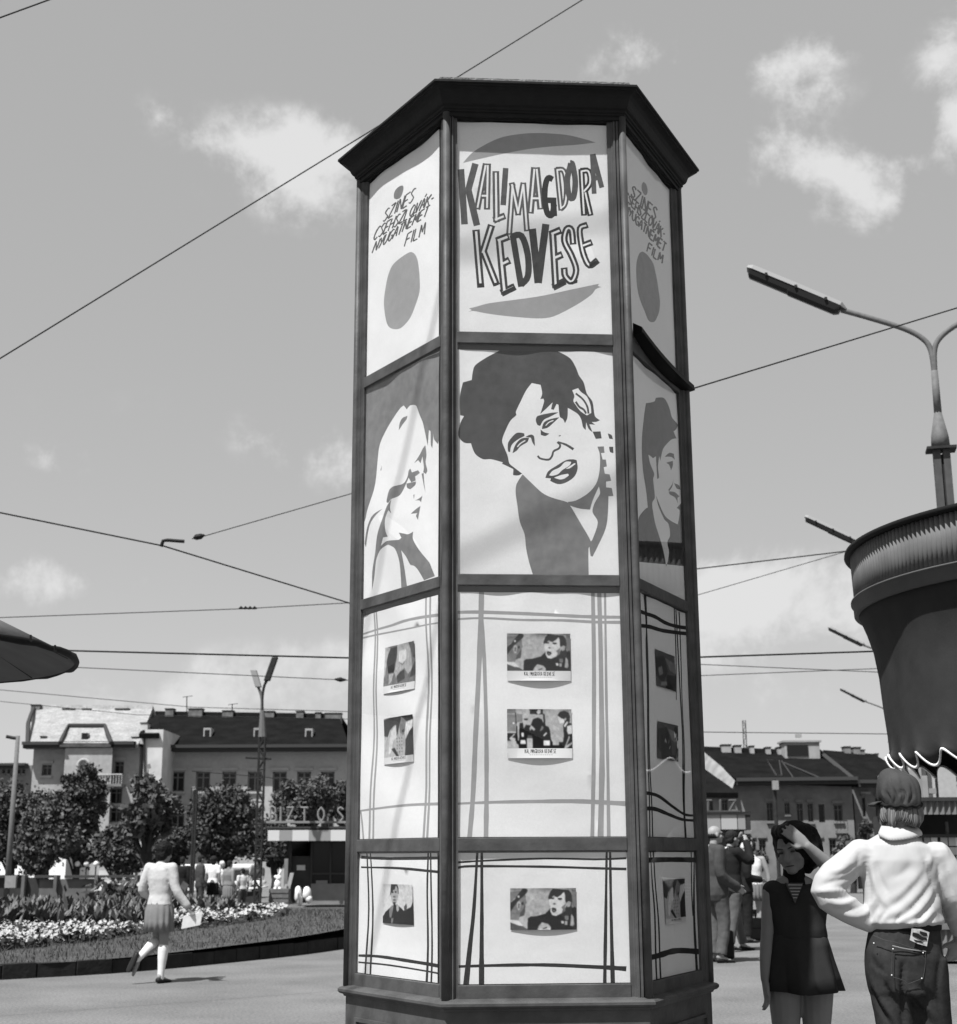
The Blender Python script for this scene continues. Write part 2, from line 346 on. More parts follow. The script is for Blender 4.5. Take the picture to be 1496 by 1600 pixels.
def sheet(name, i, u0, u1, z0, z1, shapes, mats, wave, wbase=-.030, step=.03, thick=0, subm=None):
    """shapes: list of (polygon in (u, z), material index) painted in order"""
    pts = []; edges = []; polys = []
    def addp(P, close=True):
        b = len(pts); pts.extend(Vector((p[0], p[1])) for p in P); k = len(P)
        edges.extend((b + j, b + (j + 1) % k) for j in range(k))
    addp([(u0, z0), (u1, z0), (u1, z1), (u0, z1)])
    for P, mi in shapes:
        addp(P); polys.append((np.array(P), mi))
    nu, nz_ = max(2, int((u1 - u0) / step)), max(2, int((z1 - z0) / step))
    for a in range(nu + 1):
        for b in range(nz_ + 1): pts.append(Vector((u0 + (u1 - u0) * a / nu, z0 + (z1 - z0) * b / nz_)))
    vo, eo, fo, _, _, _ = delaunay_2d_cdt(pts, edges, [], 0, 1e-6)
    V2 = np.array([(v.x, v.y) for v in vo]); Ft = np.array([f for f in fo if len(f) == 3], dtype=np.int32)
    C = V2[Ft].mean(axis=1); eps = 1e-6
    keep = (C[:, 0] > u0) & (C[:, 0] < u1) & (C[:, 1] > z0) & (C[:, 1] < z1); Ft = Ft[keep]; C = C[keep]
    a = V2[Ft]; ar = np.abs(np.cross(a[:, 1] - a[:, 0], a[:, 2] - a[:, 0])); k2 = ar > 1e-9; Ft = Ft[k2]; C = C[k2]
    mi = np.zeros(len(Ft), int)
    for P, m_ in polys: mi[wind(P, C[:, 0], C[:, 1])] = m_
    a = V2[Ft]; sg = np.cross(a[:, 1] - a[:, 0], a[:, 2] - a[:, 0]) < 0; Ft[sg] = Ft[sg][:, ::-1]
    used = np.unique(Ft); rem = np.zeros(len(V2), int); rem[used] = np.arange(len(used)); Ft = rem[Ft].astype(np.int32); V2 = V2[used]
    A, ux, n = FACE[i]; A = np.array(A); ux = np.array(ux); n = np.array(n); wv = wave(V2[:, 0], V2[:, 1], (V2[:, 0] - u0) / (u1 - u0), (V2[:, 1] - z0) / (z1 - z0))
    V3 = A + np.outer(V2[:, 0], ux) + np.outer(wbase + wv, n); V3[:, 2] += V2[:, 1]
    o = newmesh(name, V3, Ft, mats, None, True, mi, origin=fp(i, (u0 + u1) / 2, z0, wbase))
    return o
def csub(P, k=4):
    """closed outline through the points, soft where it bends gently, sharp at corners"""
    n = len(P); V = [Vector((p[0], p[1])) for p in P]; T = []
    for j in range(n):
        a = V[j] - V[j - 1]; b = V[(j + 1) % n] - V[j]
        T.append((V[(j + 1) % n] - V[j - 1]) * .5 if a.length and b.length and a.angle(b) < 1.05 else Vector((0, 0)))
    out = []
    for j in range(n):
        p, q = V[j], V[(j + 1) % n]; L0 = (q - p).length; t0, t1 = T[j], T[(j + 1) % n]; t0 = t0 * min(1, L0 / t0.length) if t0.length else t0; t1 = t1 * min(1, L0 / t1.length) if t1.length else t1
        for m_ in range(k):
            t = m_ / k; h = (2 * t ** 3 - 3 * t * t + 1, t ** 3 - 2 * t * t + t, -2 * t ** 3 + 3 * t * t, t ** 3 - t * t); r = p * h[0] + t0 * h[1] + q * h[2] + t1 * h[3]; out.append((r.x, r.y))
    return out
def pxp(i, tr, P, w_=-.03):
    if 5 <= len(P) <= 110 and not getattr(P, 'raw', False) and SMOOTH: P = csub(P)
    ox, oy, s = tr; return [unp(i, ox + x / s, oy + y / s, w_) for x, y in P]
FONT = {  # strokes on a unit box
 'A': [[(0, 0), (.5, 1), (1, 0)], [(.2, .4), (.8, .4)]], 'B': [[(0, 0), (0, 1), (.7, .95), (.7, .6), (0, .52), (.8, .45), (.8, .05), (0, 0)]], 'C': [[(1, .85), (.6, 1), (.1, .75), (.05, .3), (.5, 0), (1, .12)]],
 'D': [[(0, 0), (0, 1)], [(0, 1), (.7, .85), (.95, .45), (.6, .08), (0, 0)]], 'E': [[(0, 0), (0, 1)], [(0, 1), (.95, 1)], [(0, .5), (.8, .5)], [(0, 0), (1, 0)]], 'F': [[(0, 0), (0, 1)], [(0, 1), (1, 1)], [(0, .52), (.8, .52)]],
 'G': [[(1, .82), (.6, 1), (.1, .75), (.05, .3), (.5, 0), (.95, .15), (.95, .45)], [(.55, .45), (1, .45)]], 'H': [[(0, 0), (0, 1)], [(1, 0), (1, 1)], [(0, .5), (1, .5)]], 'I': [[(.5, 0), (.5, 1)]], 'K': [[(0, 0), (0, 1)], [(.9, 1), (.05, .45)], [(.3, .6), (1, 0)]],
 'L': [[(0, 1), (0, 0)], [(0, 0), (.9, 0)]], 'M': [[(0, 0), (.1, 1)], [(.1, 1), (.5, .3)], [(.5, .3), (.9, 1)], [(.9, 1), (1, 0)]], 'N': [[(0, 0), (0, 1)], [(0, 1), (1, 0)], [(1, 0), (1, 1)]], 'O': [[(.5, 1), (.05, .7), (.05, .3), (.5, 0), (.95, .3), (.95, .7), (.5, 1)]],
 'R': [[(0, 0), (0, 1)], [(0, 1), (.8, .95), (.85, .6), (0, .48)], [(.35, .5), (1, 0)]], 'S': [[(.95, .88), (.5, 1), (.08, .78), (.5, .52), (.92, .26), (.5, 0), (.02, .14)]], 'T': [[(0, 1), (1, 1)], [(.5, 1), (.5, 0)]], 'U': [[(0, 1), (.02, .3), (.45, 0), (.95, .3), (1, 1)]],
 'V': [[(0, 1), (.45, 0)], [(.45, 0), (1, 1)]], 'Y': [[(0, 1), (.5, .5)], [(1, 1), (.35, 0)]], 'Z': [[(0, 1), (1, 1)], [(1, 1), (0, 0)], [(0, 0), (1, 0)]], 'Á': [[(0, 0), (.5, 1), (1, 0)], [(.2, .4), (.8, .4)], [(.45, 1.12), (.7, 1.35)]],
 'É': [[(0, 0), (0, 1)], [(0, 1), (.95, 1)], [(0, .5), (.8, .5)], [(0, 0), (1, 0)], [(.4, 1.12), (.7, 1.35)]], '-': [[(.1, .5), (.9, .55)]], 'Í': [[(.5, 0), (.5, 1)], [(.45, 1.12), (.7, 1.35)]], ' ': []}
def textpoly(txt, BL, BR, TL, TR, wd, i=None, tr=None, gap=.22, jit=.1):
    """brush lettering fitted to a four-corner box; returns polygons in box units of the corners"""
    BL, BR, TL, TR = [Vector((p[0], p[1], 0)) for p in (BL, BR, TL, TR)]; ws = [.45 if c in 'IÍ' else .5 if c == ' ' else .6 if c == '-' else 1.15 if c == 'M' else 1 for c in txt]; tot_ = sum(ws) + gap * (len(txt) - 1); x = 0; out = []
    for c, w1 in zip(txt, ws):
        dy = random.uniform(-.04, .04)
        for st in FONT[c]:
            P = []
            for (a, b) in st:
                s_ = (x + a * w1) / tot_; b = b + dy; p = BL.lerp(BR, s_).lerp(TL.lerp(TR, s_), b) if b <= 1 else BL.lerp(BR, s_) + (TL.lerp(TR, s_) - BL.lerp(BR, s_)) * b
                P.append((p.x, p.y))
            out.append(ribbon(P, wd, k=4, jit=jit))
        x += w1 + gap
    return out
m_paper = mat('white_poster_paper', .66, .85, bump=.10, bs=11, var=.03, vs=120, spec=.05, var2=.035, vs2=5)
m_pale = mat('pale_grey_paint', .27, .8, var=.04, vs=30, var2=.05, vs2=6)
m_midp = mat('mid_grey_paint', .16, .8, var=.14, vs=22, var2=.09, vs2=6)
m_darkp = mat('charcoal_paint', .062, .8, var=.16, vs=22, var2=.10, vs2=6)
m_blackp = mat('black_paint', .02, .7, var=.2, vs=40)
m_letg = mat('grey_letter_paint', .075, .8, var=.2, vs=30); m_ink = mat('dark_ink_paint', .035, .8, var=.3, vs=25)
PM = [m_paper, m_pale, m_midp, m_darkp, m_blackp, m_letg, m_ink]
def mkwave(seed, amp=.008):
    r = random.Random(seed); T = [(r.uniform(3, 9), r.uniform(5, 16), r.uniform(0, 6.28), r.uniform(.4, 1)) for _ in range(5)]; ph = r.uniform(0, 6.28)
    def f(u, z, a, b):
        v = 0
        for (ku, kz, p, A_) in T: v = v + A_ * np.sin(ku * u + kz * z + p) * .35
        # buckles running across, pinned at the edges; curl at the top edge
        e = np.minimum(1, np.minimum(a, 1 - a) * 7 + .15)
        top = np.exp(-(1 - b) * 14) * (np.sin(u * 13 + ph) + .6 * np.sin(u * 29 + ph * 2)) * .5
        return amp * (v * e + top) * .8
    return f
SMOOTH = False
SH = {}
FR, LT, RG = 1, 0, 2
# --- front, row 1 : title
c2 = (690, 160, 4.0)
sh = [(pxp(FR, c2, csub([(135, 378), (190, 315), (280, 258), (380, 215), (500, 195), (640, 190), (780, 200), (900, 230), (965, 250), (860, 262), (700, 272), (540, 290), (380, 320), (250, 350)])), 1),
      (pxp(FR, c2, csub([(165, 1310), (190, 1300), (172, 1288), (210, 1280), (300, 1255), (600, 1210), (800, 1170), (985, 1135), (978, 1148), (1000, 1155), (965, 1168), (940, 1200), (850, 1260), (700, 1335), (600, 1348), (400, 1335), (280, 1320), (200, 1305)])), 1)]
def letter(strokes, wd, inner=None, mi=5, lo=None):
    if strokes[0][0][1] > 760: mi = 6
    elif mi == 3: mi = 5
    for st in strokes: sh.append((pxp(FR, c2, ribbon(st, wd * (1.24 if inner else 1.16), jit=.03, smooth=len(st) > 3, ext=7 if inner else 3)), mi))
    if inner:
        for st in strokes: sh.append((pxp(FR, c2, ribbon(st, inner * .88, jit=.05, smooth=len(st) > 3, ext=-3)), 0))
letter([[(122, 420), (145, 758)], [(212, 385), (165, 560)], [(168, 545), (222, 765)]], 36, None, 3)
letter([[(277, 388), (225, 662)], [(290, 388), (285, 664)], [(248, 585), (286, 585)]], 32, 13)
letter([[(340, 436), (344, 742)], [(332, 735), (392, 712)]], 34, 14)
letter([[(402, 412), (386, 642)]], 30, None, 3)
letter([[(445, 515), (424, 820)], [(440, 508), (480, 700)], [(478, 700), (512, 508)], [(512, 508), (534, 800)]], 30, 13, 3)
letter([[(582, 410), (556, 690)], [(596, 410), (620, 664)], [(560, 600), (612, 600)]], 34, 14, 3)
letter([[(694, 478), (668, 470), (650, 520), (646, 610), (662, 695), (690, 705), (705, 640)], [(665, 612), (716, 612)], [(700, 610), (704, 710)]], 32, None, 4)
letter([[(724, 412), (748, 670)], [(722, 418), (765, 425), (784, 520), (774, 630), (745, 664)]], 29, 11, 3)
letter([[(810, 380), (788, 480), (800, 585), (826, 590), (838, 490), (820, 385), (808, 378)]], 31, None, 3)
letter([[(876, 420), (892, 700)], [(876, 426), (920, 428), (930, 500), (890, 556)], [(900, 556), (932, 700)]], 31, 12, 4)
letter([[(944, 325), (956, 565)], [(950, 325), (1003, 528)], [(946, 480), (985, 462)]], 26, None, 3)
letter([[(217, 800), (246, 1150)], [(312, 772), (258, 940)], [(262, 925), (344, 1135)]], 37, 16)
letter([[(362, 850), (396, 1192)], [(350, 862), (416, 838)], [(370, 1010), (422, 985)], [(380, 1188), (455, 1150)]], 38, 17, 3)
letter([[(446, 830), (500, 1145)], [(440, 838), (500, 835), (540, 950), (542, 1080), (500, 1135)]], 34, None, 3)
letter([[(568, 795), (606, 1122)], [(652, 766), (606, 1122)]], 40, None, 3)
letter([[(694, 815), (716, 1150)], [(684, 826), (740, 803)], [(700, 975), (750, 955)], [(704, 1150), (768, 1118)]], 37, 15, 4)
letter([[(822, 885), (812, 800), (782, 795), (768, 870), (812, 960), (842, 1050), (815, 1118), (775, 1085), (768, 1040)]], 34, 13, 4)
letter([[(908, 768), (866, 790), (872, 880), (890, 960), (925, 1022), (972, 992)], [(880, 900), (935, 878)]], 33, 13, 4)
for P in [[(228, 1130), (262, 1128), (268, 1150), (236, 1158)], [(330, 1128), (352, 1120), (358, 1138), (338, 1146)], [(378, 1182), (452, 1145), (460, 1165), (388, 1200)], [(702, 1140), (770, 1105), (774, 1128), (708, 1160)], [(920, 1018), (975, 985), (982, 1004), (928, 1034)], [(770, 1100), (800, 1125), (852, 1108), (850, 1128), (812, 1138), (780, 1120)]]: sh.append((pxp(FR, c2, P), 4))
SH[(FR, 0)] = sh
# --- front, row 2 : painted portrait
c4 = (700, 520, 4.0)
Q = lambda P, mi: (pxp(FR, c4, csub(P)), mi)
R4 = lambda P, wd, mi: (pxp(FR, c4, ribbon(P, wd)), mi)
SH[(FR, 1)] = [
 Q([(468, 885), (430, 945), (424, 1000), (435, 1080), (450, 1180), (480, 1260), (490, 1350), (510, 1440), (538, 1530), (882, 1530), (880, 1350), (897, 1310), (830, 1190), (765, 1080), (745, 1058), (650, 1030), (590, 1000), (530, 945)], 2),
 Q([(750, 1057), (800, 1048), (860, 1015), (905, 975), (935, 925), (950, 850), (950, 760), (935, 712), (975, 710), (980, 750), (958, 752), (968, 792), (988, 792), (995, 835), (975, 840), (982, 880), (1012, 885), (1022, 925), (990, 930), (990, 965), (1025, 970), (1036, 1020), (1005, 1022), (1000, 1150), (985, 1230), (945, 1320), (905, 1400), (893, 1395), (885, 1320), (905, 1290), (938, 1185), (905, 1120), (920, 1060), (952, 1005), (945, 960), (905, 1050), (890, 1105), (830, 1100), (765, 1080)], 2),
 Q([(905, 618), (955, 616), (962, 660), (925, 664)], 3), Q([(1000, 628), (1025, 640), (1032, 665), (1010, 662)], 3), Q([(1008, 712), (1034, 712), (1036, 752), (1015, 745)], 3),
 Q([(395, 60), (435, 66), (520, 62), (600, 78), (700, 122), (765, 160), (800, 215), (820, 265), (850, 310), (870, 380), (905, 430), (920, 520), (952, 546), (930, 556), (900, 558), (922, 575), (885, 572), (905, 622), (880, 600), (865, 560), (862, 608), (845, 590), (835, 545), (815, 510), (770, 480), (750, 470), (748, 530), (732, 566), (720, 540), (700, 525), (692, 450), (680, 445), (662, 482), (645, 478), (655, 435), (620, 470), (578, 508), (602, 430), (598, 412), (578, 415), (590, 380), (580, 325), (525, 314), (490, 360), (455, 430), (425, 495), (428, 515), (395, 545), (370, 590), (340, 670), (355, 720), (375, 770), (385, 815), (410, 838), (465, 880), (440, 892), (408, 890), (410, 852), (375, 835), (338, 818), (345, 810), (270, 790), (220, 790), (170, 755), (145, 690), (100, 685), (65, 640), (80, 560), (102, 520), (78, 515), (75, 400), (95, 310), (150, 295), (155, 250), (170, 205), (240, 155), (330, 105)], 3),
 Q([(778, 358), (815, 345), (832, 368), (870, 398), (892, 450), (897, 500), (870, 516), (830, 490), (800, 450), (785, 425), (792, 395)], 0),
 R4([(800, 378), (845, 415), (872, 460), (880, 505)], 12, 3), R4([(800, 430), (822, 462), (850, 480), (865, 505)], 13, 3),
 Q([(375, 720), (380, 680), (430, 625), (478, 628), (480, 645), (440, 665), (400, 700), (390, 745), (378, 742)], 3),
 Q([(405, 752), (422, 700), (460, 660), (508, 655), (498, 682), (455, 708), (432, 735)], 3), R4([(435, 712), (455, 690), (485, 672)], 7, 0),
 Q([(485, 650), (520, 635), (540, 648), (545, 708), (530, 685), (520, 655)], 3),
 Q([(550, 545), (562, 520), (650, 500), (692, 498), (640, 525), (600, 545), (578, 582), (560, 575)], 3),
 Q([(588, 602), (600, 562), (640, 540), (698, 528), (662, 562), (630, 590), (612, 598)], 3), R4([(612, 580), (632, 560), (660, 548)], 6, 0),
 Q([(580, 603), (600, 620), (635, 630), (610, 645), (582, 638)], 3),
 R4([(562, 768), (580, 785), (630, 792), (652, 770), (662, 740), (695, 722), (702, 700), (685, 682)], 13, 3), R4([(690, 682), (740, 700), (786, 728)], (10, 17), 3),
 R4([(694, 645), (706, 642)], 6, 3),
 Q([(610, 907), (628, 865), (680, 830), (740, 795), (785, 790), (806, 796), (812, 850), (790, 900), (740, 935), (690, 946), (640, 925), (645, 910)], 3),
 Q([(634, 890), (655, 862), (700, 840), (735, 806), (772, 806), (762, 828), (715, 858), (690, 882), (655, 893)], 0), Q([(738, 850), (790, 815), (800, 818), (765, 845)], 0),
 Q([(665, 905), (710, 888), (752, 880), (758, 890), (730, 910), (700, 916)], 0)]
# --- front rows 3, 4
c7 = (540, 900, 3.252)
R7 = lambda f_, P, wd, mi: (pxp(f_, c7, ribbon(P, wd, jit=.09)), mi)
SH[(FR, 2)] = [R7(FR, [(560, 185), (700, 184), (1000, 196), (1200, 206), (1400, 210)], 17, 1), R7(FR, [(560, 220), (700, 214), (900, 224), (1100, 226), (1260, 234), (1400, 236)], (10, 16), 1),
 R7(FR, [(692, 40), (690, 180), (680, 450), (662, 800), (650, 1100), (630, 1340)], (28, 24), 1), R7(FR, [(692, 180), (706, 420), (716, 800), (718, 1100), (714, 1340)], (16, 26), 1),
 R7(FR, [(1258, 40), (1264, 500), (1262, 900), (1256, 1340)], 20, 1), R7(FR, [(1290, 40), (1300, 500), (1304, 900), (1298, 1340)], (22, 30), 1), R7(FR, [(1320, 40), (1325, 500), (1332, 900), (1340, 1340)], (11, 18), 1),
 R7(FR, [(560, 1158), (760, 1150), (1000, 1146), (1200, 1146), (1430, 1158)], (12, 26), 1)]
c8 = (530, 1300, 2.4933)
R8 = lambda f_, P, wd, mi: (pxp(f_, c8, ribbon(P, wd, jit=.1)), mi)
SH[(FR, 3)] = [R8(FR, [(462, 119), (560, 113), (800, 104), (1000, 107), (1120, 103)], 8, 4), R8(FR, [(462, 140), (520, 134), (800, 136), (1000, 142), (1120, 145)], 10, 4),
 R8(FR, [(540, 60), (526, 300), (510, 450), (494, 605)], (10, 22), 4), R8(FR, [(556, 60), (557, 300), (556, 450), (555, 605)], (10, 22), 4), R8(FR, [(1043, 60), (1040, 300), (1036, 605)], (8, 15), 4), R8(FR, [(1056, 60), (1060, 300), (1068, 605)], (8, 17), 4),
 R8(FR, [(466, 525), (600, 521), (800, 519), (1000, 527), (1060, 530), (1120, 534)], (10, 20), 4)]
# --- left face
c5 = (550, 560, 4.0); cL = (550, 240, 5.0)
QL = lambda P, mi, tr=c5: (pxp(LT, tr, csub(P)), mi)
sh = [QL([(455, 770), (490, 780), (515, 825), (528, 900), (533, 980), (530, 1080), (490, 1200), (460, 1270), (430, 1315), (380, 1362), (330, 1371), (285, 1350), (262, 1290), (247, 1180), (252, 1100), (270, 1000), (290, 930), (320, 870), (380, 815)], 1, cL),
      QL([(400, 249), (410, 262), (405, 300), (385, 345), (355, 358), (336, 350), (335, 320), (348, 285), (375, 258)], 2, cL)]
for (t_, q) in (('SZINES', [(240, 535), (480, 375), (272, 440), (512, 262)]), ('CSEHSZLOVÁK-', [(160, 685), (630, 385), (200, 580), (655, 300)]), ('NYUGATNÉMET', [(158, 775), (585, 485), (192, 682), (615, 400)]), ('FILM', [(412, 725), (568, 632), (440, 625), (582, 535)])):
    for P in textpoly(t_, *q, 10.5): sh.append((pxp(LT, cL, P), 5))
SH[(LT, 0)] = sh
SH[(LT, 1)] = [QL([(60, 215), (300, 80), (560, -50), (560, 515), (545, 505), (538, 535), (512, 505), (508, 470), (500, 560), (490, 540), (488, 455), (478, 448), (470, 545), (455, 470), (440, 400), (420, 350), (402, 298), (385, 290), (360, 295), (340, 318), (322, 293), (300, 310), (260, 365), (210, 450), (172, 540), (160, 640), (152, 760), (138, 840), (100, 950), (85, 1010), (60, 1060)], 2),
 QL([(290, 448), (296, 400), (315, 370), (345, 358), (338, 380), (315, 410)], 2),
 QL([(222, 892), (235, 825), (260, 800), (320, 782), (345, 740), (352, 700), (362, 688), (372, 712), (410, 698), (422, 715), (392, 738), (397, 762), (370, 775), (352, 745), (335, 790), (302, 855), (250, 880), (235, 902), (225, 902)], 2),
 QL([(385, 655), (420, 600), (440, 560), (455, 542), (462, 600), (457, 650), (468, 700), (458, 722), (442, 710), (446, 680), (437, 612), (425, 655), (410, 635)], 2),
 QL([(432, 720), (445, 715), (450, 780), (458, 842), (448, 800)], 2), QL([(340, 782), (370, 775), (397, 768), (395, 790), (365, 818), (345, 808)], 2),
 QL([(394, 888), (420, 875), (440, 857), (432, 900), (422, 888)], 2), QL([(372, 972), (405, 940), (430, 922), (425, 958), (418, 1010), (405, 985), (412, 968)], 2), QL([(384, 852), (392, 850), (388, 880)], 2),
 QL([(302, 1090), (330, 1095), (360, 1100), (392, 1083), (390, 1130), (430, 1200), (490, 1275), (505, 1315), (522, 1362), (455, 1388), (420, 1325), (395, 1298), (370, 1290), (345, 1240), (315, 1200), (330, 1300), (342, 1425), (342, 1480), (303, 1480), (305, 1400), (300, 1270), (275, 1190), (232, 1165), (182, 1195), (150, 1260), (135, 1360), (120, 1450), (122, 1330), (145, 1215), (165, 1100), (200, 1000), (225, 925), (252, 880), (245, 935), (255, 972), (235, 950), (215, 1010), (218, 1080), (232, 1115), (202, 1120), (185, 1172), (225, 1142), (300, 1135), (318, 1122)], 2),
 QL([(80, 1155), (100, 1050), (140, 978), (198, 942), (150, 990), (112, 1055), (88, 1180)], 2), QL([(178, 700), (186, 668), (184, 700)], 2)]
SH[(LT, 2)] = [R7(LT, [(60, 305), (150, 275), (240, 250), (330, 222), (490, 196)], (8, 16), 1), R7(LT, [(60, 322), (160, 298), (300, 272), (490, 235)], (10, 8), 1),
 R7(LT, [(150, 140), (148, 500), (142, 800), (132, 1100), (118, 1360)], (7, 10), 1), R7(LT, [(161, 140), (160, 500), (157, 800), (150, 1100), (138, 1360)], (7, 10), 1),
 R7(LT, [(413, 60), (418, 400), (416, 800), (400, 1360)], (8, 12), 1), R7(LT, [(434, 60), (436, 400), (432, 800), (418, 1360)], (8, 11), 1),
 R7(LT, [(60, 1196), (200, 1178), (330, 1164), (490, 1158)], (9, 16), 1), R7(LT, [(78, 1195), (85, 1260), (92, 1360)], 8, 1)]
SH[(LT, 3)] = [R8(LT, [(86, 99), (200, 104), (395, 102)], 12, 4), R8(LT, [(86, 138), (240, 142), (395, 157)], (7, 12), 4), R8(LT, [(112, 60), (114, 300), (104, 580)], (5, 8), 4), R8(LT, [(126, 60), (130, 300), (125, 580)], (5, 8), 4),
 R8(LT, [(350, 60), (346, 300), (340, 600)], (6, 9), 4), R8(LT, [(358, 60), (362, 300), (358, 600)], (5, 8), 4), R8(LT, [(76, 482), (160, 486), (280, 505), (395, 524)], (10, 15), 4), R8(LT, [(76, 508), (200, 520), (395, 553)], 7, 4)]
# --- right face
cR = (960, 250, 5.158); c6 = (970, 520, 3.636); c9 = (990, 900, 3.555); c10 = (990, 1300, 5.336)
QR = lambda P, mi, tr=c6: (pxp(RG, tr, csub(P)), mi)
sh = [QR([(230, 737), (250, 745), (275, 765), (320, 830), (338, 900), (350, 960), (370, 1130), (366, 1200), (355, 1245), (335, 1290), (320, 1305), (290, 1303), (270, 1280), (250, 1230), (200, 1100), (180, 980), (176, 860), (185, 800), (205, 752)], 2, cR),
      QR([(235, 175), (255, 195), (267, 240), (262, 275), (246, 285), (228, 260), (219, 225), (222, 190)], 2, cR)]
for (t_, q) in (('SZINES', [(135, 285), (325, 490), (150, 205), (345, 400)]), ('CSEHSZLOVÁK-', [(88, 318), (392, 640), (98, 255), (412, 568)]), ('NYUGATNÉMET', [(88, 415), (400, 745), (98, 350), (416, 680)]), ('FILM', [(268, 738), (388, 832), (285, 668), (396, 768)])):
    for P in textpoly(t_, *q, 12): sh.append((pxp(RG, cR, P), 6))
SH[(RG, 0)] = sh
SH[(RG, 1)] = [QR([(135, 455), (142, 400), (190, 390), (197, 370), (240, 368), (262, 395), (280, 440), (292, 482), (325, 520), (318, 545), (300, 560), (318, 600), (290, 605), (262, 630), (240, 662), (228, 728), (222, 700), (218, 760), (225, 820), (215, 830), (205, 700), (190, 712), (165, 690), (175, 740), (198, 800), (192, 830), (197, 935), (178, 965), (178, 1010), (148, 1000), (142, 900), (130, 780), (128, 600)], 6),
 QR([(90, 1300), (100, 1060), (118, 1020), (145, 995), (178, 1000), (190, 1080), (215, 1160), (238, 1240), (255, 1330), (270, 1250), (262, 1190), (282, 1150), (275, 1085), (250, 1060), (215, 980), (206, 925), (235, 1000), (265, 1050), (330, 1088), (338, 1010), (322, 995), (400, 900), (400, 1330)], 6),
 QR([(250, 705), (275, 682), (300, 688), (306, 722), (285, 705)], 6), QR([(258, 738), (295, 728), (296, 752), (286, 782), (275, 750)], 6), QR([(275, 893), (295, 858), (301, 828), (296, 872), (282, 898)], 6),
 QR([(305, 855), (330, 865), (340, 890), (320, 885)], 6), QR([(278, 900), (310, 905), (335, 930), (325, 938), (328, 970), (312, 935), (285, 918)], 6)]
R9 = lambda P, wd, mi: (pxp(RG, c9, ribbon(P, wd, jit=.08)), mi)
R10 = lambda P, wd, mi: (pxp(RG, c10, ribbon(P, wd, jit=.08)), mi)
SH[(RG, 2)] = [R9([(20, 190), (70, 208), (120, 225), (200, 268), (310, 292)], 20, 4), R9([(20, 275), (90, 282), (170, 304), (310, 322)], 22, 4), R9([(78, 90), (76, 250), (68, 400), (78, 700), (86, 1000), (92, 1470)], (8, 7), 4), R9([(70, 90), (74, 400), (82, 700), (94, 1000), (108, 1470)], (8, 7), 4),
 R9([(232, 180), (240, 400), (238, 600), (236, 690)], (8, 4), 4), R9([(244, 190), (252, 400), (262, 700), (272, 1000), (284, 1250), (290, 1480)], (7, 9), 4), R9([(262, 200), (268, 450), (272, 800), (284, 1100), (296, 1480)], (6, 5), 4),
 R9([(55, 1205), (100, 1210), (150, 1228), (220, 1280), (290, 1325), (350, 1332)], (22, 12), 4), R9([(55, 1292), (120, 1295), (190, 1322), (270, 1352), (350, 1360)], (26, 13), 4)]
SH[(RG, 3)] = [R10([(110, 238), (250, 232), (400, 232), (540, 236)], 42, 4), R10([(158, 130), (160, 400), (178, 700), (200, 1280)], (10, 16), 4), R10([(182, 130), (188, 450), (212, 800), (236, 1280)], (10, 14), 4), R10([(484, 130), (484, 400), (500, 700)], 9, 4),
 R10([(508, 130), (506, 450), (512, 800), (530, 1200)], (8, 26), 4), R10([(130, 1052), (220, 1030), (310, 1000), (400, 990), (560, 1000)], 48, 4)]
UR = {LT: (.050, .697), FR: (.052, .730), RG: (.100, .730)}
LAB = {(FR, 0): 'white hand-painted title poster reading KALIMAGDORA KEDVESE at the top of the front face', (FR, 1): 'poster with a painted portrait of a tousled young man, middle of the front face',
 (FR, 2): 'tall white poster with pale crossed brush lines holding two film photographs, front face', (FR, 3): 'low white poster with black crossed brush lines at the foot of the front face',
 (LT, 0): 'poster with an oval and SZINES CSEHSZLOVÁK-NYUGATNÉMET FILM on the left face', (LT, 1): 'poster with a painted long-haired blonde woman in profile on the left face', (LT, 2): 'tall narrow-looking poster with pale crossed lines on the sunlit left face', (LT, 3): 'low poster with black crossed brush lines at the foot of the left face',
 (RG, 0): 'shaded poster with an oval and slanting lettering at the top of the right face', (RG, 1): 'shaded poster with a painted half face of a dark-haired man behind the right pane', (RG, 2): 'shaded tall poster with black brush lines on the right face', (RG, 3): 'shaded low poster with wide black brush lines at the foot of the right face'}
for (i, r), shp in SH.items():
    z0, z1 = ROWS[r]; a, b = UR[i]
    o = sheet('poster', i, a, b, z0 + .003, z1 - .006 - (.02 if (i, r) in ((FR, 1), (LT, 2), (FR, 2)) else 0), shp, PM, mkwave(i * 7 + r + 3), step=.022)
    tag(o, LAB[(i, r)], 'poster', 'film posters behind the panes')
    if i == RG: m = MB(); fbox(2, .0525, .099, z0 + .001, z1 - .001, -.0455, -.025, m); m.build('inner_lining', m_dark, col_)
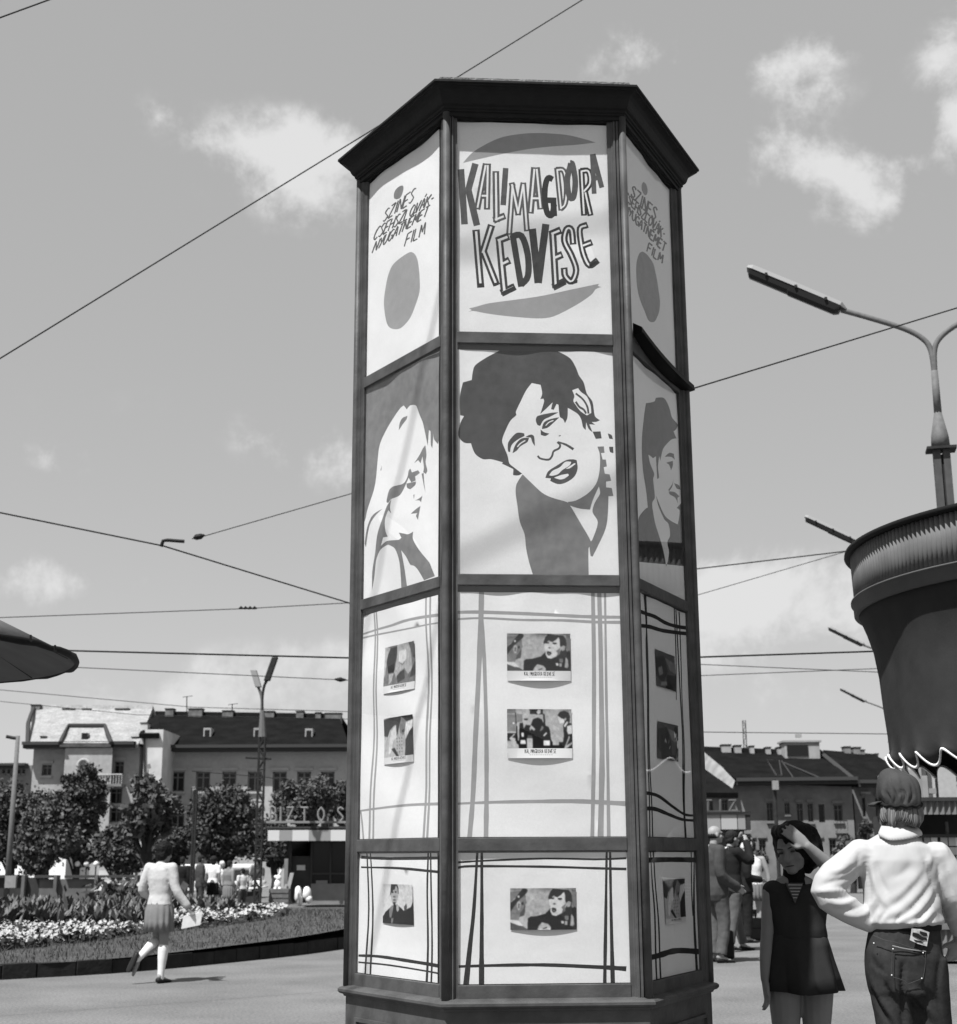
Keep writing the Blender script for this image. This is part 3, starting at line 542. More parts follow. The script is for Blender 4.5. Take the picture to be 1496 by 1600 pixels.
# ------------------------------------------------------------------ film photographs pinned on the posters
TONE = [.56, .34, .15, .06, .018, .005]
WH, LI, GR, DI, DK, BK = range(6)
m_photo = bpy.data.materials.new('film_photo_print'); m_photo.use_nodes = True
_n = m_photo.node_tree.nodes; _b = _n['Principled BSDF']; _b.inputs['Roughness'].default_value = .35; _b.inputs['Specular IOR Level'].default_value = .2
_a = _n.new('ShaderNodeAttribute'); _a.attribute_name = 'tone'; m_photo.node_tree.links.new(_a.outputs['Color'], _b.inputs['Base Color'])
def still(i, tl, tr_, br, bl, picfrac, art, label, cap=True, curl=.004, lift=.0035):
    """corners in photograph pixels; art polygons on a unit square, y down; printed as a continuous tone"""
    q = [unp(i, *p) for p in (tl, tr_, br, bl)]
    u0 = min(a[0] for a in q); u1 = max(a[0] for a in q); z1 = (q[0][1] + q[1][1]) / 2; z0 = (q[2][1] + q[3][1]) / 2; H = z1 - z0; Wd = u1 - u0; nu, nv = 230, 160
    X, Y = np.meshgrid(np.linspace(0, 1, nu), np.linspace(0, 1, nv)); x, y = X.ravel(), Y.ravel(); T = np.full(len(x), .3)
    for P, m_ in art: T[wind(np.array(P, float), x, y / picfrac)] = TONE[m_]
    T = T.reshape(nv, nu)
    for _ in range(5): Tp = np.pad(T, 1, mode='edge'); T = (Tp[1:-1, 1:-1] * 4 + Tp[:-2, 1:-1] * 2 + Tp[2:, 1:-1] * 2 + Tp[1:-1, :-2] * 2 + Tp[1:-1, 2:] * 2 + Tp[:-2, :-2] + Tp[2:, 2:] + Tp[:-2, 2:] + Tp[2:, :-2]) / 16
    g = RNG.normal(0, 1, (nv // 8 + 3, nu // 8 + 3)); gy, gx = np.linspace(0, nv / 8, nv), np.linspace(0, nu / 8, nu); iy, ix = gy.astype(int), gx.astype(int); fy, fx = (gy - iy)[:, None], (gx - ix)[None, :]
    low = g[iy][:, ix] * (1 - fy) * (1 - fx) + g[iy + 1][:, ix] * fy * (1 - fx) + g[iy][:, ix + 1] * (1 - fy) * fx + g[iy + 1][:, ix + 1] * fy * fx
    T = T * np.exp(low * .13 + RNG.normal(0, .10, T.shape) + .35 * (.5 - X) * .6)
    T = np.ascontiguousarray(T)
    if cap:
        c = Y > picfrac; T[c] = .54; sh = []
        C = lambda a, b: (a, picfrac + b * (1 - picfrac))
        for P in textpoly('KALIMAGDORA KEDVESE', C(.27, .50), C(.75, .50), C(.27, .10), C(.75, .10), .0075, gap=.5, jit=0): T.ravel()[wind(np.array(P), x, y)] = .012
        for k in range(11):
            a = .34 + k * .033; T[(X > a) & (X < a + .02) & (abs(Y - C(0, .66)[1]) < .006)] = .2
    T = np.clip(T, .004, .6)
    pw = mkwave(i * 7 + int(0 if z0 > 3.5 else 1 if z0 > 2.45 else 2 if z0 > 1.4 else 3) + 3); pu0, pu1 = UR[i]; row = ROWS[0 if z0 > 3.5 else 1 if z0 > 2.45 else 2 if z0 > 1.4 else 3]
    U = u0 + x * Wd; Z = z1 - y * H; wv = pw(U, Z, (U - pu0) / (pu1 - pu0), (Z - row[0]) / (row[1] - row[0])) + lift + curl * (np.clip(y - .6, 0, 1) / .4) ** 2 * np.sin(pi * x) + curl * .5 * (np.clip(.12 - y, 0, 1) / .12) ** 2 * np.abs(np.sin(7 * x + i))
    A, ux, n = FACE[i]; V = np.array(A) + np.outer(U, np.array(ux)) + np.outer(-.030 + wv, np.array(n)); V[:, 2] += Z; N_ = nu * nv; q = np.arange(N_).reshape(nv, nu); Fq = np.stack([q[:-1, :-1], q[1:, :-1], q[1:, 1:], q[:-1, 1:]], -1).reshape(-1, 4).astype(np.int32)
    o = newmesh('film_still', V, Fq, m_photo, None, True, origin=fp(i, (u0 + u1) / 2, z0, -.03)); at_ = o.data.color_attributes.new('tone', 'FLOAT_COLOR', 'POINT'); t_ = T.ravel(); at_.data.foreach_set('color', np.stack([t_, t_, t_, np.ones_like(t_)], 1).ravel())
    return tag(o, label, 'photograph', 'film photographs pinned on the posters')
def nrm(P, x0, y0, x1, y1): return [((x - x0) / (x1 - x0), (y - y0) / (y1 - y0)) for x, y in P]
def rr(x0, y0, x1, y1): return [(x0, y0), (x1, y0), (x1, y1), (x0, y1)]
A1 = lambda P: nrm(P, 160, 225, 1275, 905)
artA = [(rr(-.1, -.1, 1.1, 1.1), LI), (A1([(150, 280), (330, 270), (280, 350), (150, 470)]), GR), (A1([(1200, 240), (1290, 270), (1290, 540), (1210, 560)]), GR),
 (A1([(150, 470), (230, 410), (300, 310), (370, 225), (440, 232), (460, 265), (440, 300), (415, 330), (400, 380), (330, 400), (300, 500), (180, 620), (150, 640)]), DK),
 (A1([(200, 560), (300, 430), (400, 340), (425, 345), (428, 420), (440, 465), (415, 490), (410, 620), (390, 670), (310, 700), (300, 745), (150, 740), (150, 620)]), GR),
 (A1([(415, 480), (412, 600), (395, 670), (310, 700), (330, 620), (380, 560)]), DI), (A1([(340, 470), (380, 440), (390, 490), (360, 505)]), DK), (A1([(270, 520), (280, 450), (320, 430), (340, 470), (320, 570), (295, 590)]), LI), (A1([(290, 540), (298, 470), (318, 480), (310, 560)]), DI),
 (A1([(285, 345), (315, 345), (315, 375), (290, 378)]), WH),
 (A1([(150, 735), (290, 770), (350, 830), (380, 850), (440, 890), (440, 940), (150, 940)]), DI), (A1([(150, 735), (300, 765), (370, 840), (300, 832), (150, 775)]), WH),
 (A1([(800, 380), (830, 290), (880, 230), (1150, 255), (1200, 310), (1210, 420), (1200, 520), (1215, 560), (1255, 530), (1285, 560), (1285, 930), (440, 930), (450, 720), (490, 690), (600, 680), (750, 640), (820, 570), (840, 540)]), DK),
 (A1([(440, 940), (455, 720), (490, 688), (600, 682), (700, 665), (770, 630), (835, 560), (850, 620), (900, 680), (1000, 660), (1060, 700), (1190, 650), (1180, 830), (1250, 910), (1250, 940)]), BK),
 (A1([(1205, 560), (1255, 525), (1270, 600), (1255, 700), (1275, 800), (1230, 810), (1210, 700)]), BK),
 (A1([(815, 410), (880, 400), (900, 360), (960, 380), (1020, 340), (1070, 290), (1085, 330), (1090, 440), (1110, 500), (1080, 590), (1020, 640), (930, 680), (870, 665), (840, 610), (835, 520), (815, 470)]), WH),
 (A1([(870, 370), (905, 345), (915, 370), (885, 400)]), LI), (A1([(1090, 480), (1150, 440), (1190, 460), (1170, 525), (1130, 540)]), LI), (A1([(1020, 540), (1100, 480), (1085, 600), (1020, 645), (1050, 580)]), GR),
 (A1([(855, 390), (900, 380), (905, 405), (860, 405)]), BK), (A1([(960, 385), (1030, 385), (1045, 410), (1000, 425), (960, 410)]), BK), (A1([(875, 485), (905, 465), (940, 490), (900, 500)]), DI),
 (A1([(855, 555), (880, 540), (930, 555), (945, 590), (920, 620), (885, 630), (862, 605)]), DK), (A1([(885, 580), (915, 585), (905, 610), (880, 605)]), GR),
 (A1([(600, 930), (640, 840), (690, 785), (790, 810), (835, 860), (830, 930)]), LI), (A1([(700, 880), (780, 850), (770, 880), (710, 895)]), DK),
 (A1([(1015, 765), (1055, 765), (1060, 805), (1025, 805)]), WH), (A1([(1080, 765), (1120, 770), (1115, 825), (1080, 825)]), LI), (A1([(1080, 680), (1140, 680), (1140, 740), (1110, 760), (1080, 730)]), GR), (A1([(1170, 840), (1190, 650), (1225, 700), (1235, 820), (1215, 850)]), LI)]
A2 = lambda P: nrm(P, 150, 210, 1285, 915)
artB = [(rr(-.1, -.1, 1.1, 1.1), LI), (A2([(140, 200), (300, 200), (300, 290), (140, 290)]), GR), (A2([(140, 300), (295, 300), (295, 615), (140, 620)]), GR), (A2([(290, 270), (312, 270), (320, 480), (300, 500)]), DK), (A2([(140, 640), (300, 640), (300, 790), (140, 780)]), DK), (A2([(245, 450), (275, 450), (275, 480), (245, 480)]), WH),
 (A2([(545, 210), (780, 210), (780, 280), (815, 300), (825, 500), (790, 500), (780, 310), (550, 300)]), BK), (A2([(670, 260), (700, 215), (740, 225), (735, 280), (695, 300)]), WH), (A2([(320, 290), (420, 300), (420, 440), (320, 450)]), GR), (A2([(430, 260), (520, 265), (520, 380), (430, 380)]), LI), (A2([(445, 380), (515, 380), (510, 415), (450, 415)]), BK),
 (A2([(300, 480), (330, 520), (335, 760), (350, 780), (350, 930), (300, 800)]), BK), (A2([(350, 930), (355, 620), (365, 460), (430, 450), (440, 560), (480, 490), (560, 500), (580, 450), (600, 390), (690, 355), (760, 390), (800, 490), (880, 530), (905, 600), (915, 740), (940, 800), (1120, 800), (1140, 700), (1130, 500), (1160, 440), (1240, 450), (1290, 470), (1290, 930)]), BK),
 (A2([(1035, 320), (1080, 250), (1160, 232), (1240, 270), (1262, 340), (1255, 440), (1180, 470), (1120, 400), (1070, 350)]), BK), (A2([(1050, 340), (1110, 380), (1150, 390), (1160, 440), (1080, 470), (1055, 410)]), WH), (A2([(1150, 390), (1190, 360), (1190, 400), (1165, 420)]), LI),
 (A2([(1145, 510), (1200, 435), (1225, 440), (1165, 535)]), WH), (A2([(1205, 520), (1290, 490), (1290, 650), (1220, 660), (1200, 600)]), WH), (A2([(1140, 930), (1235, 690), (1245, 720), (1180, 870), (1290, 800), (1290, 830), (1165, 930)]), LI),
 (A2([(540, 560), (570, 500), (600, 530), (640, 570), (620, 600), (575, 560), (550, 600)]), LI), (A2([(720, 610), (760, 510), (790, 540), (770, 580)]), GR), (A2([(780, 690), (830, 635), (850, 640), (800, 695)]), WH), (A2([(400, 640), (435, 640), (435, 705), (405, 705)]), WH), (A2([(385, 775), (460, 775), (470, 835), (380, 835)]), WH),
 (A2([(495, 740), (590, 740), (590, 930), (495, 930)]), LI), (A2([(510, 680), (580, 690), (590, 740), (500, 740)]), DI), (A2([(785, 780), (890, 780), (890, 862), (785, 862)]), WH), (A2([(945, 780), (955, 710), (1000, 690), (1050, 740), (1050, 855), (945, 855)]), LI), (A2([(190, 740), (270, 655), (280, 665), (230, 720), (290, 740), (285, 800), (240, 810)]), LI),
 (A2([(140, 790), (300, 830), (340, 850), (350, 930), (140, 930)]), LI)]
A3 = lambda P: nrm(P, 85, 130, 415, 570)
artC = [(rr(-.1, -.1, 1.1, 1.1), GR), (A3([(85, 100), (145, 150), (110, 250), (100, 440), (85, 480)]), LI), (A3([(150, 150), (225, 140), (228, 220), (200, 330), (190, 430), (130, 430), (108, 300), (120, 210)]), DK), (A3([(225, 110), (345, 100), (370, 230), (385, 420), (340, 480), (300, 400), (260, 440), (220, 500), (195, 430), (215, 300)]), LI),
 (A3([(240, 200), (320, 200), (320, 300), (280, 350), (235, 310)]), WH), (A3([(230, 320), (280, 350), (320, 320), (280, 370)]), GR), (A3([(220, 480), (260, 430), (300, 420), (310, 520), (240, 560)]), DI), (A3([(345, 100), (430, 90), (430, 330), (390, 300), (370, 200)]), DI), (A3([(140, 440), (190, 440), (170, 530), (140, 560)]), LI), (A3([(380, 420), (420, 330), (420, 500), (360, 520)]), DI)]
A4 = lambda P: nrm(P, 80, 945, 415, 1365)
artD = [(rr(-.1, -.1, 1.1, 1.1), LI), (A4([(70, 960), (430, 900), (430, 1000), (340, 1010), (290, 960), (250, 1100), (230, 1160), (210, 1030), (150, 1080), (120, 1150), (70, 1130)]), DK), (A4([(265, 1060), (290, 950), (340, 1000), (345, 1080), (310, 1150), (270, 1120)]), GR), (A4([(290, 1100), (320, 1085), (315, 1115), (295, 1120)]), BK),
 (A4([(340, 1020), (430, 990), (430, 1070), (335, 1190), (325, 1130)]), WH), (A4([(330, 1200), (380, 1110), (430, 1060), (430, 1400), (320, 1400)]), DK), (A4([(220, 1180), (260, 1120), (320, 1170), (320, 1400), (260, 1400), (230, 1290)]), LI), (A4([(160, 1280), (200, 1270), (265, 1380), (245, 1390)]), BK), (A4([(170, 1090), (225, 1030), (230, 1160), (190, 1190), (150, 1330), (130, 1330), (140, 1190)]), WH)] + [(A4(rr(225 + (k % 3) * 28, 1170 + (k // 3) * 36, 237 + (k % 3) * 28, 1182 + (k // 3) * 36)), DI) for k in range(15)]
A5 = lambda P: nrm(P, 215, 345, 1000, 1345)
artE = [(rr(-.1, -.1, 1.1, 1.1), WH), (A5([(205, 1340), (215, 1180), (290, 1050), (390, 960), (460, 890), (590, 850), (660, 910), (760, 1000), (830, 960), (940, 900), (990, 780), (1010, 340), (1040, 340), (1040, 1400), (205, 1400)]), BK), (A5([(765, 900), (825, 820), (850, 900), (820, 1000), (770, 990)]), DI),
 (A5([(420, 600), (450, 330), (600, 320), (640, 450), (635, 600), (610, 720), (560, 860), (480, 860), (450, 760)]), LI), (A5([(415, 620), (430, 450), (455, 330), (600, 320), (640, 440), (640, 590), (620, 590), (610, 450), (570, 380), (540, 480), (500, 500), (450, 560), (440, 620)]), DK),
 (A5([(455, 540), (500, 520), (510, 560), (460, 580)]), BK), (A5([(530, 520), (585, 520), (580, 570), (540, 560)]), BK), (A5([(485, 650), (550, 650), (555, 680), (490, 685)]), DI), (A5([(480, 730), (560, 725), (555, 760), (490, 765)]), DI), (A5([(480, 800), (560, 790), (540, 870), (500, 880)]), DK),
 (A5([(390, 980), (460, 880), (500, 900), (480, 1000), (440, 1200), (400, 1190), (385, 1060)]), GR), (A5([(570, 860), (640, 880), (640, 980), (600, 1040), (570, 1000)]), LI), (A5([(440, 1220), (500, 1200), (480, 1340), (450, 1340)]), GR)]
artF = [(rr(-.1, -.1, 1.1, 1.1), DI), ([(0, .2), (.45, .1), (.6, .5), (.3, .9), (0, .7)], DK), ([(.5, .15), (.95, .2), (1, .5), (.7, .45)], GR), ([(.1, .5), (.3, .4), (.35, .6), (.15, .7)], GR), ([(.55, .6), (1, .55), (1, 1), (.4, 1)], BK), ([(.2, .85), (.5, .8), (.5, .9), (.2, .95)], GR)]
still(FR, (793, 990), (891, 991), (892, 1065), (793, 1063), .79, artA, 'captioned film photograph of two arguing men, upper one on the tall front poster', curl=.011)
still(FR, (793, 1108), (893, 1109), (893, 1186), (793, 1184), .80, artB, 'film photograph of a man behind bottles, lower one on the tall front poster', curl=.008)
still(FR, (798, 1388), (900, 1388), (900, 1453), (798, 1453), 1.0, artA, 'uncaptioned photograph of two men arguing on the lowest front poster', cap=False, curl=.007)
still(LT, (602, 1011), (648, 1003), (648, 1078), (602, 1083), .84, artC, 'photograph of pale long hair in the sun, upper one on the left face', curl=.005)
still(LT, (601, 1124), (647, 1116), (647, 1190), (601, 1195), .85, artD, 'photograph of a laughing figure in a spotted dress, lower one on the tall left poster', curl=.006)
still(LT, (599, 1382), (647, 1382), (646, 1445), (599, 1443), 1.0, artE, 'photograph of a man in a dark jacket on the lowest left poster', cap=False, curl=.004)
still(RG, (1022, 1013), (1054, 1027), (1056, 1083), (1026, 1071), 1.0, artF, 'upper dark photograph behind the shaded right pane', cap=False)
still(RG, (1026, 1125), (1056, 1136), (1059, 1193), (1030, 1183), 1.0, artF[:3] + artB[12:22], 'lower dark photograph with pale blots behind the shaded right pane', cap=False)
still(RG, (1037, 1374), (1067, 1374), (1072, 1443), (1039, 1443), .88, artD, 'small captioned photograph on the lowest poster of the shaded right face')

# ------------------------------------------------------------------ street furniture
m_zinc = mat('galvanised_lamp_steel', .13, .6, var=.15, vs=20)
m_mast = mat('painted_mast_steel', .07, .6, var=.15, vs=10); m_lampw = mat('pale_lamp_housing', .26, .6, spec=.1); m_lampd = mat('dark_lamp_underside', .02, .4)
m_iron = mat('dark_lattice_iron', .03, .7, var=.2, vs=10)
m_conc = mat('grey_concrete', .24, .9, var=.12, vs=12)
m_wire = mat('black_cable', .02, .6)
def street_lamp(base, H, label, rz=0.0, full=True, pr=.055):
    """double-armed lamp, arms along local x"""
    x, y, z = base; t = thing('street_lamp', label, 'street lamp', base, 'double-armed street lamps'); B = Vector(base); R = Matrix.Rotation(rz, 3, 'Z')
    P = lambda a, b, c: B + R @ Vector((a, b, c))
    m = MB()
    for s in (-1, 1): m.box(P(s * .052 - .038, -.06, 0), R @ Vector((.076, 0, 0)), R @ Vector((0, .12, 0)), Vector((0, 0, H - 1.75)))
    for k in range(9): pass
    m.build('mast', m_mast, t); m = MB(); m.box(P(-.03, -.03, 0), R @ Vector((.06, 0, 0)), R @ Vector((0, .06, 0)), Vector((0, 0, H - 1.8))); m.build('mast_core', m_iron, t)
    m = MB(); m.box(P(-.16, -.12, H - 1.75), R @ Vector((.32, 0, 0)), R @ Vector((0, .24, 0)), Vector((0, 0, .03))); m.build('flange', m_iron, t)
    m = MB(); m.tube([P(0, 0, H - 1.72), P(0, 0, H - 1.58), P(0, 0, H - 1.30)], [.11, .10, pr * .8], n=8); m.tube([P(0, 0, H - 1.31), P(0, 0, H - .8)], [pr * .8, pr * .7], n=12); m.build('pole', m_zinc, t, smooth=True)
    for s in (-1, 1):
        m = MB(); m.tube(sub([P(0, 0, H - .84), P(s * .02, 0, H - .55), P(s * .10, 0, H - .40), P(s * .30, 0, H - .26), P(s * .66, 0, H - .10), P(s * .98, 0, H + .03)], 5), pr * .58, n=9); m.build('arm', m_zinc, t, smooth=True)
        a, b = P(s * .93, 0, H + .02), P(s * 2.04, 0, H + .64); d = (b - a); dn = d.normalized(); up_ = Vector((0, 0, 1)); up_ = (up_ - dn * up_.dot(dn)).normalized(); sd_ = dn.cross(up_)
        m = MB(); V = []
        for q, (tt, sc) in enumerate(((0, .35), (.06, .9), (.5, 1), (.95, 1), (1, .7))):
            c = a + d * tt
            for (yy, zz) in ((-.11, .0), (-.09, .055), (0, .08), (.09, .055), (.11, .0)): V.append(c + sd_ * yy * sc + up_ * zz * sc)
        m.add(V, [(r * 5 + k, r * 5 + k + 1, r * 5 + 5 + k + 1, r * 5 + 5 + k) for r in range(4) for k in range(4)] + [(0, 1, 2, 3, 4), (24, 23, 22, 21, 20)] + [(r * 5 + 4, r * 5, r * 5 + 5, r * 5 + 9) for r in range(4)])
        h = m.build('lamp_head', m_lampw, t)
        m = MB(); V = []
        for tt, sc in ((.05, .6), (.09, 1), (.55, 1), (.56, .86), (.95, .82), (.97, .5)):
            c = a + d * tt
            for (yy, zz) in ((-.10, -.004), (-.09, -.075), (0, -.095), (.09, -.075), (.10, -.004)): V.append(c + sd_ * yy + up_ * (zz * sc - .002))
        m.add(V, [(r * 5 + k, r * 5 + k + 1, r * 5 + 5 + k + 1, r * 5 + 5 + k) for r in range(5) for k in range(4)] + [(0, 1, 2, 3, 4), (29, 28, 27, 26, 25)]); m.build('diffuser', m_lampd, h)
        for q in (.2, .5, .8): m = MB(); m.cbox(a + d * q - sd_ * .112, .03, .02, .035); m.build('clip', m_iron, h)
    return t
# main lamp: arms reach 292 px left of the pole at 15.4 m
def lamp_at(px_tip, py_tip, px_pole, Y, label):
    tip = at(px_tip, py_tip, Y); pole = at(px_pole, py_tip, Y); H = tip.z - .58 - gz(0, Y); return street_lamp((pole.x, Y, gz(pole.x, Y)), H, label, rz=-.22)
lamp_at(1152, 405, 1446, 15.4, 'nearest tall double-armed street lamp rising behind the round corrugated canopy')
lamp_at(1262, 805, 1417, 28.4, 'second street lamp of the row, its head just left of the drum rim')
lamp_at(1299, 980, 1398, 44.5, 'third street lamp of the row, head beside the dark canopy cloth')
lamp_at(1315, 1076, 1388, 62, 'farthest street lamp of the row, small against the sky above the right-hand roofs')
def truss(name, label, px, ytop, Y, wpx, ybot=None, head=False, cat='lamp post', mm=None):
    top = at(px, ytop, Y); z0 = gz(top.x, Y) if ybot is None else at(px, ybot, Y).z; wd = wpx * Y / F; x = top.x; t = thing(name, label, cat, (x, Y, z0)); m = MB()
    for sx in (-1, 1):
        for sy in (-1, 1): m.box((x + sx * wd / 2 - .02, Y + sy * wd / 2 - .02, z0), (.04, 0, 0), (0, .04, 0), (0, 0, top.z - z0))
    m.build('corner_bar', mm or m_iron, t); m = MB(); n = max(4, int((top.z - z0) / (wd * 1.8)))
    for k in range(n):
        a = z0 + (top.z - z0) * k / n; b = z0 + (top.z - z0) * (k + 1) / n; s = 1 if k % 2 else -1
        for sy in (-1, 1): m.tube([(x - s * wd / 2, Y + sy * wd / 2, a), (x + s * wd / 2, Y + sy * wd / 2, b)], .018, n=5)
        m.tube([(x - wd / 2, Y - wd / 2, b), (x + wd / 2, Y - wd / 2, b)], .02, n=4)
    m.build('lattice', mm or m_iron, t); return t, top
t, top = truss('lattice_lamp_post', 'lattice mast carrying two steep lamp heads beside the market pavilion', 410, 1152, 45, 9)
m = MB(); m.tube([top, at(410, 1110, 45)], [.13, .07], n=8); m.build('collar', m_zinc, t)
for (pts, tip0, tip1, mm, nm) in (([(410, 1112), (410, 1090), (413, 1072), (418, 1062)], (417, 1064), (430, 1027), m_iron, 'dark'), ([(409, 1112), (409, 1092), (406, 1080), (403, 1072)], (404, 1074), (396, 1047), m_lampw, 'pale')):
    m = MB(); m.tube(sub([at(*p, 45) for p in pts], 4), .045, n=7); m.build('arm', m_iron if nm == 'dark' else m_zinc, t)
    a, b = at(*tip0, 45), at(*tip1, 45); m = MB(); d = b - a; m.box(a - Vector((.09, .10, 0)), (.19, 0, 0), (0, .2, 0), d); tag(m.build('lamp_head', mm, t, bevel=.02), nm + ' lamp head')
# small brackets on the mast
for (a, b, c, d) in ((388, 1338, 430, 1338), (396, 1345, 418, 1345), (384, 1184, 424, 1186)):
    m = MB(); m.tube([at(a, b, 45), at(c, d, 45)], .035, n=5); m.build('crossbar', m_iron, t)
t, top = truss('lattice_pole', 'thin dark lattice pole in front of the chestnut trees', 306, 1235, 40, 4, cat='pole')
b = at(28, 1150, 38); t = thing('concrete_pole', 'tapered concrete pole at the far left edge before the trees', 'pole', (b.x, 38, gz(0, 38)))
m = MB(); m.tube([(b.x, 38, gz(0, 38)), (b.x, 38, b.z)], [.085, .055], n=12); m.build('shaft', m_zinc, t, smooth=True)
m = MB(); m.tube([at(29, 1154, 38), at(20, 1153, 38), at(10, 1151, 38)], .05, n=6); m.build('bracket', m_iron, t)
m = MB(); m.cbox(at(17, 1378, 37.7), .28, .1, .3); m.build('junction_box', m_conc, t)
b = at(1163, 1126, 150); t, top = truss('radio_mast', 'far lattice radio mast above the roof ridge right of the column', 1163, 1126, 150, 4.5, ybot=1185, cat='mast')
b = at(1210, 1218, 52); t = thing('lantern_pole', 'dark pole with a box lantern before the right-hand houses', 'pole', (b.x, 52, gz(0, 52)))
m = MB(); m.tube([(b.x, 52, gz(0, 52)), b], .07, n=8); m.build('shaft', m_iron, t); m = MB(); m.cbox(at(1212, 1227, 51.8), .2, .2, .32); m.build('lantern', m_conc, t)
def cable(label, pts, r, sag=0, grp='overhead wires'):
    P = [at(px, py, Y) for px, py, Y in pts]; out = []
    for a, b in zip(P[:-1], P[1:]):
        for k in range(12): q = a.lerp(b, k / 12); q.z -= sag * 4 * (k / 12) * (1 - k / 12); out.append(q)
    out.append(P[-1]); m = MB(); m.tube(out, r, n=6); o = m.build('overhead_wire', m_wire, None, origin=P[0]); tag(o, label, 'wire', grp); return o
cable('wire crossing only the top left corner of the sky', [(-150, 82, 9), (250, -64, 10)], .006)
cable('long wire climbing from the left edge, behind the column roof, out of the top', [(-400, 811, 11), (0, 560, 12), (575, 207, 14), (1100, -118, 16)], .0075)
cable('wire sloping down from the left edge and ending behind the middle of the column', [(-300, 745, 20), (0, 801, 20), (255, 853, 21), (545, 942, 23), (640, 972, 24)], .012)
o = cable('thin wire rising from the bent bracket to the column edge', [(300, 842, 21), (318, 838, 21), (550, 771, 20), (660, 738, 20)], .007)
t = thing('wire_bracket', 'bent steel bracket with insulator clamped on the sloping wire', 'bracket', at(252, 853, 21))
m = MB(); m.tube([at(252, 854, 21), at(255, 845, 21), at(262, 844, 21), at(288, 846, 21)], .028, n=6); m.build('hook', m_wire, t)
m = MB(); m.tube([at(302, 841, 21), at(306, 839.5, 21), at(314, 838, 21), at(320, 836, 21)], [.012, .045, .045, .012], n=8); m.build('insulator', m_wire, t)
cable('faint nearly level wire with a double link, just above the parasol', [(-200, 972, 30), (30, 964, 30), (385, 951, 30), (545, 942, 30), (700, 934, 30)], .010)
t = thing('wire_link', 'small double link on the faint level wire', 'wire link', at(375, 951, 30)); m = MB()
for k in range(4): m.tube([at(373 + 7 * k, 951.5, 30), at(377 + 7 * k, 949.5, 30), at(381 + 7 * k, 951, 30)], [.012, .04, .012], n=6)
m.build('link', m_wire, t)
cable('thick level wire passing behind the column at parasol height', [(-200, 1006, 18), (118, 1017, 18), (545, 1028, 18), (1090, 1027, 18), (1360, 1018, 18), (1600, 1008, 18)], .012)
cable('thin wire below the thick one, ending in a small clamp', [(-200, 1030, 32), (100, 1042, 32), (545, 1063, 32), (650, 1068, 32)], .010)
m = MB(); m.tube([at(523, 1061.5, 32), at(532, 1062, 32), at(541, 1062.5, 32)], [.02, .06, .02], n=6); tag(m.build('wire_clamp', m_wire, origin=at(532, 1062, 32)), 'small black clamp on the thin wire beside the column', 'clamp')
cable('faint wire slanting over the roofs at far left', [(-200, 1058, 40), (0, 1078, 40), (300, 1105, 40), (545, 1112, 40)], .010)
cable('faintest wire low over the left gabled house', [(-200, 1083, 45), (0, 1096, 45), (215, 1117, 45), (560, 1124, 45)], .010)
cable('wire from the right side of the column up to the nearest street lamp', [(960, 644, 12), (1080, 608, 12), (1496, 481, 13), (1700, 418, 13)], .007)
cable('upper of two wires meeting at the drum rim', [(980, 900, 24), (1088, 889, 24), (1325, 861, 24), (1500, 842, 24)], .011)
cable('second of two wires meeting at the drum rim', [(980, 962, 26), (1090, 930, 26), (1325, 861, 26), (1500, 812, 26)], .007)
cable('upper of two crossing faint wires right of the column', [(980, 1033, 34), (1090, 1038, 34), (1365, 1050, 34), (1500, 1056, 34)], .010)
cable('lower of two crossing faint wires right of the column', [(980, 1060, 34), (1090, 1056, 34), (1365, 1045, 34), (1500, 1040, 34)], .010)
cable('faint wire just above the right-hand roofs', [(980, 1141, 40), (1100, 1144, 40), (1390, 1147, 40), (1520, 1148, 40)], .012)
cable('thin wire across the facade of the long left house', [(300, 1205, 44), (420, 1215, 44), (560, 1245, 44)], .012)

# parasol at the left edge
Yp = 6.7; tip = at(106, 1021, Yp); Rp = 1.15; cxp = tip.x - Rp
t = thing('parasol', 'large round dark parasol cut off by the left edge', 'parasol', (cxp, Yp, 0)); m_par = mat('grey_parasol_canvas', .13, .8, var=.12, vs=6, bump=.2, bs=14); m_parr = mat('black_parasol_rim', .012, .6)
n = 64; m = MB(); V = []
for q, (r, z) in enumerate(((1.0, 0), (.66, .19), (.33, .37), (.03, .56), (.03, .535), (.33, .345), (.66, .165), (.985, -.012))):
    for k in range(n): a = 2 * pi * k / n; V.append((cxp + Rp * r * cos(a), Yp + Rp * r * sin(a), tip.z + z - (.012 * abs(sin(a * 4)) if .1 < r < .9 else 0)))
m.add(V, [(q * n + k, q * n + (k + 1) % n, (q + 1) * n + (k + 1) % n, (q + 1) * n + k) for q in range(7) for k in range(n)] + [(7 * n + k, 7 * n + (k + 1) % n, (k + 1) % n, k) for k in range(n)]); m.build('canopy', m_par, t, smooth=True)
m = MB(); m.tube([(cxp + Rp * cos(2 * pi * k / 64), Yp + Rp * sin(2 * pi * k / 64), tip.z - .002 + .004 * sin(k * 2.3)) for k in range(65)], [(.016 + .003 * sin(k * 1.7),) * 2 for k in range(65)], n=8, cap=False); m.build('rim', m_parr, t, smooth=True)
for k in range(8): a = 2 * pi * k / 8 + .1; m = MB(); m.tube([(cxp + Rp * .98 * cos(a), Yp + Rp * .98 * sin(a), tip.z - .005), (cxp + .03 * cos(a), Yp + .03 * sin(a), tip.z + .52)], .008, n=5); m.build('rib', m_iron, t)
